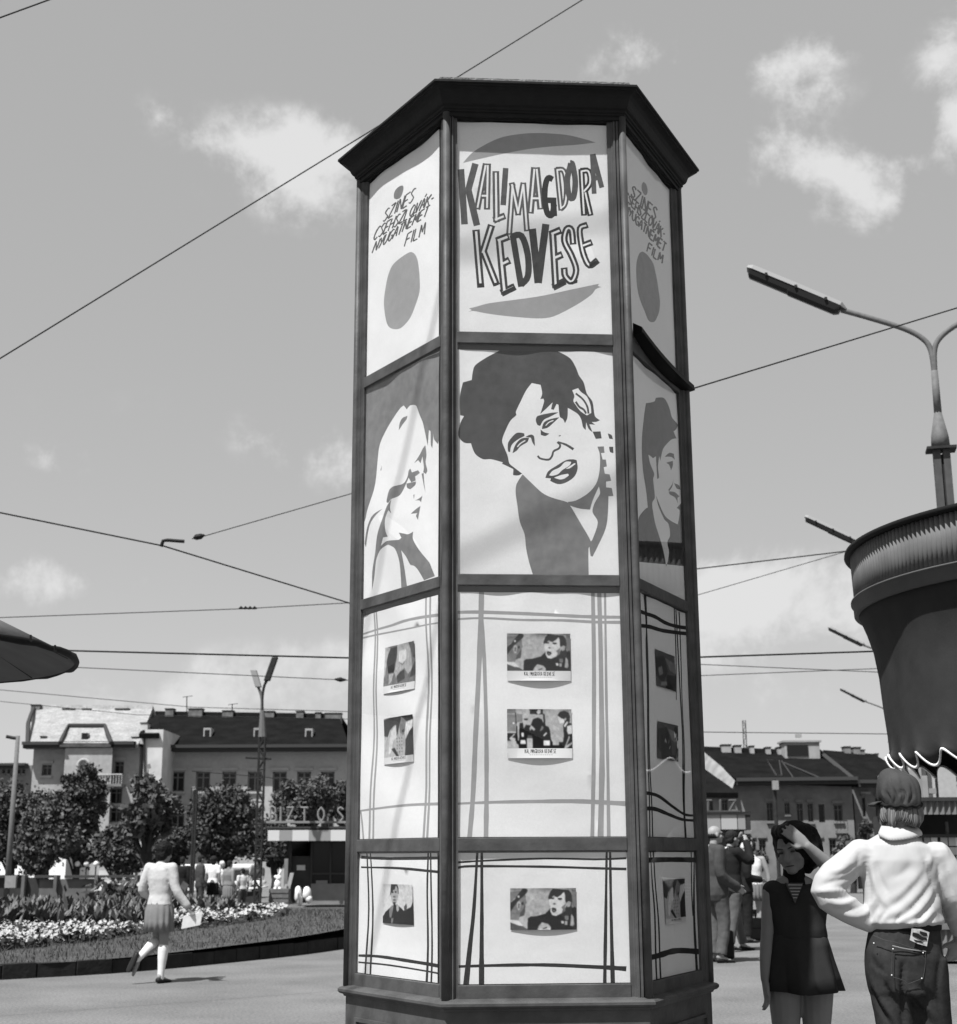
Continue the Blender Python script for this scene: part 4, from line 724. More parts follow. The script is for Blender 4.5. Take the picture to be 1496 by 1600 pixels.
m = MB(); m.tube([(cxp, Yp, 0), (cxp, Yp, tip.z + .6)], .025, n=10); m.build('pole', m_zinc, t); m = MB(); m.tube([(cxp, Yp, .004), (cxp, Yp, .09)], [.3, .26], n=20); m.build('foot', m_conc, t)
for (px, py) in ((48, 990), (86, 1006)): a = at(px, py + 2, 6.25); m = MB(); m.tube([a, a - Vector((0, 0, .025)), a - Vector((-.008, 0, .03))], .005, n=5); m.build('hook', m_parr, t)

# round corrugated canopy at the right edge
Yc, Rc = 8.5, 1.7
def tang(px, py, cx):
    """radius and height of the circle about (cx, Yc) whose left tangent is seen at (px, py)"""
    d = ray(px, py); th = atan2(d.x, d.y); D = math.hypot(cx, Yc); R = D * sin(atan2(cx, Yc) - th); return R, CH + d.z / d.y * sqrt(D * D - R * R) * cos(th)
lo, hi = 0, 12
for _ in range(60):
    cxc = (lo + hi) / 2
    if tang(1320, 871, cxc)[0] < Rc: lo = cxc
    else: hi = cxc
m_corr = mat('grey_corrugated_sheet', .15, .8, var=.18, vs=5, spec=.05); m_band = mat('dull_grey_band', .10, .6, var=.1, vs=5); m_cloth = mat('dark_canvas_curtain', .040, .9, var=.12, vs=5, var2=.2, vs2=1.5, bump=.15, bs=9); m_white = mat('white_edging', .75, .8)
t = thing('drum_canopy', 'round corrugated drum canopy with dark scalloped curtain at the right edge', 'canopy', (cxc, Yc, 0))
def lathe(name, prof, m_, n=240, wob=None, parent=t, thick=0, smooth=True, close=False):
    V = []
    for k in range(n):
        a = 2 * pi * k / n
        for q, (r, z) in enumerate(prof):
            dr, dz = wob(a, q / (len(prof) - 1)) if wob else (0, 0); V.append((cxc + (r + dr) * cos(a), Yc + (r + dr) * sin(a), z + dz))
    m_n = len(prof); Fc = np.array([(k * m_n + q, ((k + 1) % n) * m_n + q, ((k + 1) % n) * m_n + q + 1, k * m_n + q + 1) for k in range(n) for q in range(m_n - 1)], dtype=np.int32)
    return newmesh(name, V, Fc, m_, parent, smooth)
zr, zb1, zb2 = tang(1320, 873, cxc)[1], tang(1331, 945, cxc)[1], tang(1336, 964, cxc)[1]
o = lathe('corrugated_band', [(Rc - .05, zb1 - .0), (Rc - .045, (zr + zb1) / 2), (Rc - .04, zr - .006)], m_corr, n=1440, wob=lambda a, q: (.0085 * sin(a * 288), 0)); sol = o.modifiers.new('t', 'SOLIDIFY'); sol.thickness = .004; sol.offset = -1
lathe('roof_rim', [(0.02, zr + .12), (Rc * .6, zr + .06), (Rc - .03, zr + .022), (Rc + .0, zr + .016), (Rc + .004, zr - .003), (Rc - .006, zr - .014), (Rc - .020, zr - .016), (Rc - .06, zr - .014), (Rc - .3, zr - .01), (.02, zr)], m_parr, n=120)
lathe('lower_band', [(Rc - .09, zb1 - .01), (Rc - .034, zb1 + .006), (Rc - .020, zb1 + .003), (Rc - .020, zb1 - .006), (Rc - .034, zb1 - .010), (Rc - .036, zb2), (Rc - .05, zb2 - .008), (Rc - .22, zb2 + .01)], m_band, n=240, smooth=False)
m = MB(); m.tube([(cxc + (Rc - .038) * cos(2 * pi * k / 90), Yc + (Rc - .038) * sin(2 * pi * k / 90), (zb1 + zb2) / 2 - .012 + .008 * abs(sin(k * .21))) for k in range(91)], .0035, n=5, cap=False); m.build('cord', m_wire, t)
prof = []
for py, xx in ((964, 1337), (978, 1346), (992, 1354), (1020, 1367), (1060, 1376), (1107, 1382), (1153, 1389), (1175, 1392), (1186, 1393), (1196, 1395)): q_ = tang(xx, py, cxc); prof.append((q_[0] - .022 * max(0, 1 - (py - 964) / 60), q_[1]))
NS = 38
def wobc(a, q):
    e = max(0, (q - .72) / .28); f_ = .010 * sin(a * 11 + 1.3) * min(1, q * 2) + .012 * sin(a * 5.2 + 4 * q) * q
    return f_ + e * e * (.026 * sin(a * NS)), e * e * (.040 * sin(a * NS + .5) + .010 * sin(a * 7))
o = lathe('curtain', prof, m_cloth, n=720, wob=wobc); sol = o.modifiers.new('t', 'SOLIDIFY'); sol.thickness = .003
r, z = prof[-1]; P = []
for k in range(721): a = 2 * pi * k / 720; dr, dz = wobc(a, 1); P.append((cxc + (r + dr + .003) * cos(a), Yc + (r + dr + .003) * sin(a), z + dz))
V = []; 
for k in range(720):
    a = 2 * pi * k / 720; dr, dz = wobc(a, 1)
    for (d_, e_) in ((.006, -.0075), (.006, .0075), (-.006, .0075), (-.006, -.0075)): V.append((cxc + (r + dr + d_) * cos(a), Yc + (r + dr + d_) * sin(a), z + dz + e_))
newmesh('edging', V, np.array([(k * 4 + j, ((k + 1) % 720) * 4 + j, ((k + 1) % 720) * 4 + (j + 1) % 4, k * 4 + (j + 1) % 4) for k in range(720) for j in range(4)], dtype=np.int32), m_white, t, True)
m = MB(); m.tube([(cxc, Yc, 0), (cxc, Yc, zr - .02)], 1.0, n=40); m.build('added_cabin', mat('added_dark_cabin', .05, .8, var=.2, vs=4), t, smooth=True)  # unseen cabin, added to darken what the right-face panes reflect
m = MB(); m.tube([(cxc + 1.1, Yc + .4, 0), (cxc + 1.1, Yc + .4, zr)], .05, n=12); m.build('support_pole', m_iron, t); m = MB(); m.tube([(cxc + .6, Yc - .9, 0), (cxc + .6, Yc - .9, zr)], .05, n=12); m.build('support_pole', m_iron, t)

# two feeder wires overhead, in front of the column: their soft shadows cross the posters
for (lab, pa, pb, dist, ra) in (('feeder wire overhead whose soft shadow crosses the painted portrait', (690, 858), (975, 722), 5.5, .011), ('feeder wire overhead whose soft shadow crosses the title poster', (690, 372), (975, 318), 6.5, .012)):
    ua, za = unp(FR, *pa); ub, zb = unp(FR, *pb); a = fp(FR, ua, za) + to_sun * dist; b = fp(FR, ub, zb) + to_sun * dist; d = (b - a).normalized(); P = [a - d * 7, a - d * 3, a, b, b + d * 3, b + d * 7]
    m = MB(); m.tube(P, ra, n=6); tag(m.build('overhead_wire', m_wire, None, origin=P[0]), lab, 'wire', 'overhead wires')
# ------------------------------------------------------------------ houses
m_win = mat('dark_window_glass', .012, .15, spec=.25); m_wframe = mat('window_frame_paint', .15, .6); m_roofd = mat('dark_roof_tiles', .011, 1.0, spec=0, var=.25, vs=1.2, bump=.4, bs=6, var2=.2, vs2=12)
m_rooff = mat('faded_roof_tiles', .27, .9, var=.18, vs=1.5, var2=.25, vs2=9, bump=.3, bs=8); m_plA = mat('stained_plaster', .30, .9, var=.12, vs=.7, var2=.10, vs2=4); m_plB = mat('pale_plaster', .33, .9, var=.10, vs=.5, var2=.08, vs2=5)
m_plC = mat('shade_toned_plaster', .17, .9, var=.2, vs=.4, var2=.12, vs2=3); m_chim = mat('brick_chimney', .14, .9, var=.3, vs=4); m_light = mat('limewashed_gable', .46, .9, var=.15, vs=1.2, var2=.2, vs2=.4); m_corn = mat('dark_trim_eave_shade', .05, .9); m_curt = mat('net_curtain', .5, .9)  # m_plC plaster toned down because the right-hand facades lie in shade
class Facade:
    """a wall plane through depth Y0 at px0, turned by ang"""
    def __init__(s, px0, Y0, ang=0.0): s.o = at(px0, 1300, Y0); s.o.z = 0; s.ux = Vector((cos(ang), sin(ang), 0)); s.n = Vector((s.ux.y, -s.ux.x, 0))
    def uv(s, px, py, w_=0):
        d = ray(px, py); o = s.o + s.n * w_; t = o.dot(s.n) / Vector((d.x, d.y, 0)).dot(s.n); p = Vector((d.x, d.y, 0)) * t; return (p - o).dot(s.ux), CH + d.z * t
    def P(s, u, z, w_=0): return s.o + s.ux * u + s.n * w_ + Vector((0, 0, z))
def wall(fc, parent, x0, x1, ytop, zbot, wins, m_, name='wall', depth=.22, yref=1300, top2=None):
    """wall with real openings; wins: (px0, py0, px1, py1, style)"""
    u0 = fc.uv(x0, yref)[0]; u1 = fc.uv(x1, yref)[0]; z1 = fc.uv((x0 + x1) / 2, ytop)[1]; H = []
    for wn_ in wins:
        a = fc.uv(wn_[0], wn_[1]); b = fc.uv(wn_[2], wn_[3]); H.append((a[0], b[0], b[1], a[1], wn_[4] if len(wn_) > 4 else 'case'))
    us = sorted(set([u0, u1] + [h[0] for h in H] + [h[1] for h in H])); zs = sorted(set([zbot, z1] + [h[2] for h in H] + [h[3] for h in H]))
    us = [u for u in us if u0 - 1e-6 <= u <= u1 + 1e-6]; zs = [z for z in zs if zbot - 1e-6 <= z <= z1 + 1e-6]
    m = MB()
    for i in range(len(us) - 1):
        for j in range(len(zs) - 1):
            cu, cz = (us[i] + us[i + 1]) / 2, (zs[j] + zs[j + 1]) / 2
            if any(h[0] < cu < h[1] and h[2] < cz < h[3] for h in H): continue
            m.quad(fc.P(us[i], zs[j]), fc.P(us[i + 1], zs[j]), fc.P(us[i + 1], zs[j + 1]), fc.P(us[i], zs[j + 1]))
    for h in H:
        a, b, c, d = h[:4]
        m.quad(fc.P(a, c), fc.P(a, d), fc.P(a, d, -depth), fc.P(a, c, -depth)); m.quad(fc.P(b, d), fc.P(b, c), fc.P(b, c, -depth), fc.P(b, d, -depth)); m.quad(fc.P(a, d), fc.P(b, d), fc.P(b, d, -depth), fc.P(a, d, -depth)); m.quad(fc.P(b, c), fc.P(a, c), fc.P(a, c, -depth), fc.P(b, c, -depth))
    m.build(name, m_, parent)
    for (a, b, c, d, st) in H:
        wd = b - a; ht = d - c; bw = min(.08, wd * .1)
        m = MB(); bx = lambda ua, ub, za, zb, w0, w1: m.box(fc.P(ua, za, w0), fc.ux * (ub - ua), fc.n * (w1 - w0), Vector((0, 0, zb - za)))
        bx(a, a + bw, c, d, -depth + .02, -depth + .08); bx(b - bw, b, c, d, -depth + .02, -depth + .08); bx(a, b, c, c + bw, -depth + .02, -depth + .08); bx(a, b, d - bw, d, -depth + .02, -depth + .08)
        if st != 'hole': bx((a + b) / 2 - bw / 2, (a + b) / 2 + bw / 2, c, d, -depth + .02, -depth + .075); bx(a, b, c + ht * .68, c + ht * .68 + bw * .8, -depth + .02, -depth + .078)
        wdw = m.build('window', m_wframe, parent)
        m = MB(); m.quad(fc.P(a, c, -depth + .04), fc.P(b, c, -depth + .04), fc.P(b, d, -depth + .04), fc.P(a, d, -depth + .04)); m.build('pane', m_win, wdw)
        if st == 'curtain':
            m = MB(); V = []; n = 12
            for k in range(n + 1): 
                u = a + bw + (wd - 2 * bw) * k / n; V += [fc.P(u, c + .05, -depth - .1 + .02 * (k % 2)), fc.P(u, c + ht * .9, -depth - .1 + .02 * (k % 2))]
            m.add(V, [(2 * k, 2 * k + 2, 2 * k + 3, 2 * k + 1) for k in range(n) if k not in (4, 5, 6)]); m.build('curtain', m_curt, wdw)
        if st != 'hole':
            m = MB(); m.box(fc.P(a - wd * .12, c - .12, .0), fc.ux * (wd * 1.24), fc.n * .14, Vector((0, 0, .12))); m.build('sill', m_, wdw)
            m = MB(); m.box(fc.P(a - wd * .16, d + .08, .0), fc.ux * (wd * 1.32), fc.n * .10, Vector((0, 0, .14))); m.build('lintel', m_, wdw)
def roof(parent, pts, m_, thick=.25, name='roof'):
    """pts: world points of the sloping face"""
    P = [Vector(p) for p in pts]; m = MB(); n = len(P); nn = (P[1] - P[0]).cross(P[2] - P[1]).normalized(); 
    if nn.y > 0: nn = -nn
    m.add(P + [p - nn * thick for p in P], [tuple(range(n)), tuple(reversed(range(n, 2 * n)))] + [(k, (k + 1) % n, n + (k + 1) % n, n + k) for k in range(n)])
    return m.build(name, m_, parent)
def chimneys(parent, L_, Y, m_=None):
    for (x0, y0, x1, y1) in L_:
        a = at(x0, y0, Y); b = at(x1, y1, Y); m = MB(); dx = b.x - a.x; m.box((a.x, Y - .3, b.z - .6), (dx, 0, 0), (0, .7, 0), (0, 0, a.z - b.z + .5)); c = m.build('chimney', m_ or m_chim, parent)
        m = MB(); m.box((a.x - .03, Y - .34, a.z - .11), (dx + .06, 0, 0), (0, .8, 0), (0, 0, .05)); m.build('cap', m_corn, c)
        if dx > 9:
            for k in range(max(1, int(dx / .45))): m = MB(); m.tube([(a.x + .25 + .42 * k, Y, a.z - .02), (a.x + .25 + .42 * k, Y, a.z + .16)], [.1, .08], n=8); m.build('pot', m_chim, c)
def gutter(fc, parent, x0, x1, y, m_=m_corn, h=.35, d=.8):  # eave cornice coloured dark to stand for its shadow
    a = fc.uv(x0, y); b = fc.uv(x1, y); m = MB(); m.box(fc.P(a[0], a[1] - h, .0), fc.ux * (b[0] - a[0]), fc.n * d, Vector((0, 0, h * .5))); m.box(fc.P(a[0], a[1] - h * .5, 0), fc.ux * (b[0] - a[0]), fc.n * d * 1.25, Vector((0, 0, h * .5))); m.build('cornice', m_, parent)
def body(parent, fc, x0, x1, ytop, zbot, dpt, m_):
    """side and rear walls"""
    u0 = fc.uv(x0, 1300)[0]; u1 = fc.uv(x1, 1300)[0]; z1 = fc.uv((x0 + x1) / 2, ytop)[1]; m = MB()
    m.quad(fc.P(u0, zbot, 0), fc.P(u0, z1, 0), fc.P(u0, z1, -dpt), fc.P(u0, zbot, -dpt)); m.quad(fc.P(u1, zbot, 0), fc.P(u1, zbot, -dpt), fc.P(u1, z1, -dpt), fc.P(u1, z1, 0)); m.quad(fc.P(u0, zbot, -dpt), fc.P(u0, z1, -dpt), fc.P(u1, z1, -dpt), fc.P(u1, zbot, -dpt)); m.build('rear_wall', m_, parent)
ZG = -.42
# B: long two-storey house with dark roof
fB = Facade(380, 82); hB = thing('town_house', 'long two-storey house with dark tiled roof left of the column', 'house', fB.P(0, ZG))
wB = [(x - 10.5, 1206, x + 10.5, 1237, 'curtain') for x in (277, 317, 358, 398, 437, 475, 512)] + [(x - 10, 1264, x + 10, 1300) for x in (277, 317, 358, 398, 437, 475, 512)]
wall(fB, hB, 249, 541, 1170, ZG, wB, m_plB); body(hB, fB, 249, 541, 1170, ZG, 12, m_plB)
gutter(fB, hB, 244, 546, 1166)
u = fB.uv(541, 1300)[0]; ridge = lambda px, py: at(px, py, 88); ev = lambda px, py: at(px, py, 81.4)
roof(hB, [ev(243, 1167), ev(547, 1167), ridge(531, 1121), ridge(242, 1117)], m_roofd)
roof(hB, [at(531, 1121, 88), at(242, 1117, 88), Vector((at(242, 1117, 88).x, 95, fB.uv(300, 1170)[1])), Vector((at(547, 1167, 81).x, 95, fB.uv(300, 1170)[1]))], m_roofd)
chimneys(hB, [(260, 1106, 272, 1120), (296, 1106, 317, 1121), (349, 1109, 365, 1122), (411, 1110, 429, 1122), (464, 1110, 475, 1123), (494, 1112, 502, 1124), (509, 1113, 534, 1126)], 88)
for (x, y) in ((326, 1147), (404, 1147), (484, 1148)):
    a = at(x, y, 84); m = MB(); m.box(a + Vector((-.22, -.45, -.3)), (.44, 0, 0), (0, 1.0, 0), (0, 0, .62)); d_ = m.build('dormer', m_plA, hB); m = MB(); m.box(a + Vector((-.14, -.47, -.22)), (.28, 0, 0), (0, .02, 0), (0, 0, .42)); m.build('hatch', m_win, d_)
m = MB(); V = [at(247, 1167, 81.2), at(238, 1113, 88), Vector((at(238, 1113, 88).x, 94, 7.0)), Vector((at(247, 1167, 81.2).x, 81.2, ZG)), Vector((at(247, 1167, 81.2).x, 94, ZG))]
m.add(V, [(0, 1, 2, 4, 3)]); V2 = [v + Vector((-.35, 0, .12)) for v in V]; m.add(V2, [(3, 4, 2, 1, 0)]); m.add([V[0], V[1], V2[1], V2[0]], [(0, 1, 2, 3)]); m.add([V[0], V[3], V2[3], V2[0]], [(0, 1, 2, 3)]); m.build('fire_wall', m_light, hB)
for (a, b, yy, x0) in ((326, 0, 1213, 309),): pass
def balcony(fc, parent, x0, x1, ytop, ybot, m_=m_iron, slab=True):
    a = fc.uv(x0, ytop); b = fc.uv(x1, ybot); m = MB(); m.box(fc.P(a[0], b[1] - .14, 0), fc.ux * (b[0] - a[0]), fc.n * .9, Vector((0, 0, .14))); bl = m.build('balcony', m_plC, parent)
    m = MB(); m.box(fc.P(a[0], a[1], .84), fc.ux * (b[0] - a[0]), fc.n * .05, Vector((0, 0, .05))); n = int((b[0] - a[0]) / .14)
    for k in range(n + 1): m.box(fc.P(a[0] + (b[0] - a[0]) * k / n * .985, b[1], .85), fc.ux * .02, fc.n * .02, Vector((0, 0, a[1] - b[1])))
    m.build('railing', m_, bl); return bl
balcony(fB, hB, 304, 332, 1233, 1250)
for (x, y0, y1) in ((292, 1088, 1120), (363, 1100, 1112)):
    m = MB(); a = at(x, y1, 88); b = at(x, y0, 88); m.tube([a, b], .03, n=4); m.tube([b + Vector((-.25, 0, -.05)), b + Vector((.35, 0, .02))], .02, n=4); m.build('aerial', m_iron, hB)
# light side building between A and B
fS = Facade(230, 79); hS = thing('gable_house', 'narrow limewashed blank-sided house squeezed between the two left houses', 'house', fS.P(0, ZG))
wall(fS, hS, 219, 248, 1140, ZG, [], m_light); body(hS, fS, 219, 248, 1140, ZG, 6, m_light); roof(hS, [at(217, 1147, 78.7), at(249, 1147, 78.7), at(249, 1116, 84), at(231, 1125, 84)], m_roofd, name='roof')
m = MB(); m.tube([at(226, 1147, 78.9), at(226, 1290, 78.9)], .05, n=6); m.build('drainpipe', m_iron, hS); chimneys(hS, [(222, 1128, 232, 1146)], 80, m_light)
# A: old house with faded bright roof
fA = Facade(130, 80); hA = thing('old_villa', 'old villa with bright faded roof and mansard gable at left', 'house', fA.P(0, ZG))
wA = [(66, 1195, 80, 1212, 'case'), (125, 1194, 138, 1213, 'case'), (179, 1190, 193, 1210, 'case'), (66, 1246, 80, 1268), (172, 1232, 190, 1256), (172, 1262, 190, 1285)]
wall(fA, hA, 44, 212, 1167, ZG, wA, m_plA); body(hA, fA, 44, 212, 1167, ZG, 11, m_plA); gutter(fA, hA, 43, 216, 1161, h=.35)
roof(hA, [at(43, 1163, 79.3), at(216, 1163, 79.3), at(238, 1108, 85.5), at(54, 1107, 85.5)], m_rooff); roof(hA, [at(54, 1107, 85.5), at(238, 1108, 85.5), Vector((at(238, 1108, 85.5).x, 91, fA.uv(100, 1165)[1])), Vector((at(43, 1108, 85.5).x, 91, fA.uv(100, 1165)[1]))], m_rooff)
m = MB(); m.tube([at(43, 1164, 79.2), at(44, 1130, 81.5), at(48, 1118, 83), at(53, 1106, 85.4)], .12, n=6); m.build('verge', m_corn, hA); chimneys(hA, [(51, 1100, 64, 1112), (100, 1106, 118, 1112), (131, 1106, 143, 1112), (182, 1106, 203, 1112)], 85.5)
# mansard gable: projecting bay
fG = Facade(130, 79.2); wall(fG, hA, 94, 169, 1163, ZG, [(125.5, 1196, 137.5, 1214, 'hole')], m_plA, name='bay_wall', depth=.3)
m = MB(); a0 = fG.uv(121, 1190); 
A_, B_ = fG.uv(94, 1163), fG.uv(172, 1163)
roof(hA, [at(93, 1161, 78.9), at(173, 1161, 78.9), at(164, 1135, 80.6), at(107, 1135, 80.6)], m_rooff, name='mansard'); roof(hA, [at(106, 1135.2, 80.6), at(165, 1135.2, 80.6), at(150, 1125, 83), at(120, 1125, 83)], m_rooff, name='mansard_cap')
m = MB(); m.tube([at(94, 1161, 78.8), at(99, 1150, 79.4), at(107, 1134, 80.5), at(164, 1134, 80.5), at(169, 1149, 79.4), at(174, 1161, 78.8)], .13, n=6); m.build('mansard_trim', m_corn, hA)
a = at(133, 1152, 79.4); m = MB(); m.box(a + Vector((-.16, -.15, -.2)), (.34, 0, 0), (0, .4, 0), (0, 0, .42)); m.build('roof_hatch', m_win, hA)
for k in range(14):
    pass
m = MB(); m.tube([fG.P(*fG.uv(131.5 + 9 * cos(pi * k / 12), 1197 - 10 * sin(pi * k / 12)), .06) for k in range(13)], .09, n=6); m.build('arch_moulding', m_plB, hA)
chimneys(hA, [(66, 1149, 73, 1158), (208, 1150, 217, 1156)], 80.5); balcony(fA, hA, 158, 196, 1212, 1226, m_light)
# C group right
YC = 74
fC = Facade(1240, YC, -.12); hC = thing('corner_house', 'long shade-toned two-storey house with dark roof behind the girl', 'house', fC.P(0, ZG))
wC = [(1137 + 0, 1252, 1146, 1282), (1198, 1255, 1209, 1283, 'curtain'), (1226, 1255, 1235, 1272), (1245, 1256, 1256, 1284, 'curtain'), (1262, 1256, 1272, 1284, 'curtain'), (1279, 1257, 1290, 1285, 'hole'), (1303, 1258, 1318, 1283, 'curtain')] + [(x - 6, 1312, x + 6, 1338) for x in (1150, 1175, 1192, 1246, 1281, 1302, 1326)] + [(1297, 1314, 1307, 1340)]
wC = [w_ for w_ in wC if not (1296 < w_[0] < 1298)]
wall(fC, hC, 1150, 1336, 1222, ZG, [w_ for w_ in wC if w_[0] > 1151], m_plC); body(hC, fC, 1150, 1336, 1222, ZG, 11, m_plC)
def pl(fc, px, py, w_=0): u_, z_ = fc.uv(px, py, w_); return fc.P(u_, z_, w_)
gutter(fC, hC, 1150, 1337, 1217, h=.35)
roof(hC, [pl(fC, 1149, 1216, .5), pl(fC, 1337, 1222, .5), pl(fC, 1287, 1180, -6), pl(fC, 1098, 1173, -6)], m_roofd)
roof(hC, [pl(fC, 1098, 1173, -6), pl(fC, 1287, 1180, -6), fC.P(fC.uv(1330, 1217)[0], fC.uv(1330, 1218)[1], -12), fC.P(fC.uv(1150, 1217)[0], fC.uv(1150, 1218)[1], -12)], m_roofd)
m = MB(); Vt = [pl(fC, 1150, 1216, .3), pl(fC, 1094, 1170, -6), fC.P(fC.uv(1094, 1300)[0], 4, -6), fC.P(fC.uv(1144, 1300)[0], 4.5, .3)]; V2 = [v + Vector((-.05, 0, 0)) for v in Vt]; Vt2 = [pl(fC, 1145, 1232, .9), pl(fC, 1090, 1193, -5)]
m.add([Vt[0], Vt[1], Vt2[1], Vt2[0]], [(0, 1, 2, 3), (3, 2, 1, 0)]); m.build('parapet', mat('weathered_parapet', .22, .9, var=.25, vs=1.5), hC)
ch_px = [(1127, 1162, 1142, 1176), (1147, 1163, 1158, 1177), (1171, 1164, 1178, 1178), (1196, 1166, 1204, 1180), (1214, 1166, 1225, 1181)]
for (x0, y0, x1, y1) in ch_px:
    a = pl(fC, x0, y0, -6); b = pl(fC, x1, y1, -6); m = MB(); m.box((a.x, a.y - .3, b.z - .5), (b.x - a.x, 0, 0), (0, .7, 0), (0, 0, a.z - b.z + .4)); c = m.build('chimney', m_plA, hC); m = MB(); m.box((a.x - .03, a.y - .34, a.z - .11), (b.x - a.x + .06, 0, 0), (0, .8, 0), (0, 0, .05)); m.build('cap', m_roofd, c)
balcony(fC, hC, 1305, 1322, 1284, 1298, m_iron); balcony(fC, hC, 1157, 1172, 1284, 1299, m_light)
m = MB()
for (P_) in ([(1198, 1188), (1218, 1188), (1222, 1212), (1214, 1212), (1200, 1190)], [(1222, 1189), (1240, 1215)], [(1226, 1192), (1285, 1217)]):
    m.tube([pl(fC, x, y, -6 + 6.6 * (y - 1178) / 40 + .1) for x, y in P_], .035, n=4)
m.build('patched_tiles', m_corn, hC)
# roof turret with dark opening
m = MB(); a = pl(fC, 1226, 1160, -4.8); b = pl(fC, 1284, 1188, -4.8); m.box((a.x, a.y, b.z - .3), (b.x - a.x, 0, 0), (0, 1.4, 0), (0, 0, a.z - b.z + .3)); tr_ = m.build('roof_turret', m_plA, hC)
m = MB(); m.box((a.x + .12, a.y - .06, b.z + .25), ((b.x - a.x) * .6, 0, 0), (0, .1, 0), (0, 0, (a.z - b.z) * .6)); m.build('opening', m_win, tr_); m = MB(); m.box((a.x - .1, a.y - .10, a.z), (b.x - a.x + .2, 0, 0), (0, 1.6, 0), (0, 0, .10)); m.box((a.x + .7, a.y + .1, a.z + .28), (.3, 0, 0), (0, .3, 0), (0, 0, .18)); m.build('coping', m_plA, tr_)
# roof at far left of C (dark, in front)
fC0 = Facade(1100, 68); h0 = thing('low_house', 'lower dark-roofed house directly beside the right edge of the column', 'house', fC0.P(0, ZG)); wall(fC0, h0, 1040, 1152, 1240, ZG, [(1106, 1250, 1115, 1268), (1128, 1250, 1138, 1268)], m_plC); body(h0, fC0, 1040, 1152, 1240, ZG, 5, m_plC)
roof(h0, [at(1040, 1238, 67.5), at(1154, 1239, 67.5), at(1094, 1196, 72), at(1040, 1175, 72)], m_roofd)
# right house C3
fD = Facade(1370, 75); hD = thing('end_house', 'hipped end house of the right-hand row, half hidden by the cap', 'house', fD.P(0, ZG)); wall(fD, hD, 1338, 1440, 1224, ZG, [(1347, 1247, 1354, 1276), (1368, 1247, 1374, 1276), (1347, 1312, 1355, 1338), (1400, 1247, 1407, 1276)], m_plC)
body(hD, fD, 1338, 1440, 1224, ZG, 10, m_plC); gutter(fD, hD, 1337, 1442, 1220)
roof(hD, [at(1337, 1221, 74.5), at(1440, 1223, 74.5), at(1366, 1178, 80), at(1287, 1172, 80)], m_roofd); m = MB(); m.tube([at(1337, 1220, 74.3), at(1278, 1172, 80)], .13, n=5); m.build('ridge_tiles', m_corn, hD)
chimneys(hD, [(1318, 1165, 1328, 1178), (1332, 1166, 1344, 1180), (1343, 1170, 1350, 1180), (1366, 1176, 1371, 1182)], 80, m_plC)
m = MB(); m.box(at(1346, 1241, 74.9) , (.5, 0, 0), (0, .1, 0), (0, 0, .12)); m.build('moulding', m_plA, hD)
# pale wall block far right, seen between scallops and newsstand
fE = Facade(1470, 60); hE = thing('pale_block', 'pale building glimpsed between the scalloped curtain and the newsstand', 'building', fE.P(0, ZG)); wall(fE, hE, 1462, 1560, 1196, ZG, [(1494, 1210, 1500, 1222)], m_plB); body(hE, fE, 1462, 1560, 1196, ZG, 8, m_plB)
# far low block at left horizon
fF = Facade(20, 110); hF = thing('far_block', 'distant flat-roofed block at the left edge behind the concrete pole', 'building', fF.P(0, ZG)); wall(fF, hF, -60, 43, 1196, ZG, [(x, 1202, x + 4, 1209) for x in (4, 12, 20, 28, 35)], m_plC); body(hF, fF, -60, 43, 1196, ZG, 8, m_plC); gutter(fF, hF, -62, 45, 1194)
# distant rows of roofs to close the horizon behind
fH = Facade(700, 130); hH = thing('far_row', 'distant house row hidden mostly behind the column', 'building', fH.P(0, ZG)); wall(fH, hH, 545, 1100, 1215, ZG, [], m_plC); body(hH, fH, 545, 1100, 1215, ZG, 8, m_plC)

# ------------------------------------------------------------------ pavilion with sign letters
YP = 48; ZP = gz(0, YP); m_tile = mat('dark_shop_front', .04, .4, var=.2, vs=3); m_pv = mat('grey_pavilion_wall', .20, .8, var=.1, vs=3); m_aw1 = mat('pale_fascia_panel', .50, .7); m_aw2 = mat('grey_fascia_panel', .24, .7); m_let = mat('pale_sign_letters', .20, .6)
fP = Facade(800, YP); pv = thing('shop_pavilion', 'flat-roofed shop pavilion with striped fascia running behind the column', 'shop', fP.P(0, ZP))
def pbox(name, x0, y0, x1, y1, w0, w1, m_, parent=None, fc=None):
    fc = fc or fP; a = fc.uv(x0, y0, w1); b = fc.uv(x1, y1, w1); m = MB(); m.box(fc.P(a[0], b[1], w0), fc.ux * (b[0] - a[0]), fc.n * (w1 - w0), Vector((0, 0, a[1] - b[1]))); return m.build(name, m_, parent if parent is not None else pv)
pbox('flat_roof', 418, 1292, 945, 1295, -5, .9, m_corn)
for k, (a, b) in enumerate(((419, 437), (437, 457), (457, 483), (483, 517), (517, 550), (550, 620), (620, 700), (700, 780), (780, 860), (860, 940))): pbox('fascia_panel', a, 1295, b - .3, 1314, .82, .9, m_aw1 if k % 2 == 0 else m_aw2)
pbox('rear_wall', 452, 1312, 942, 1406, -5, -4.7, m_tile); pbox('side_wall', 450, 1313, 453, 1411, -4.8, 0, m_tile); pbox('side_wall', 938, 1313, 942, 1411, -4.8, 0, m_tile)
pbox('front_wall', 486, 1381, 800, 1412, -.1, .0, m_pv); pbox('front_wall', 800, 1314, 938, 1412, -.1, .0, mat('grey_shop_wall', .10, .8, var=.1, vs=2)); pbox('door_panel', 453, 1338, 486, 1411, -.12, -.04, m_tile)
for x in (453, 486, 516, 560, 600, 650, 700, 750, 800): pbox('mullion', x, 1314, x + 1.6, 1381, -.08, .03, m_corn)
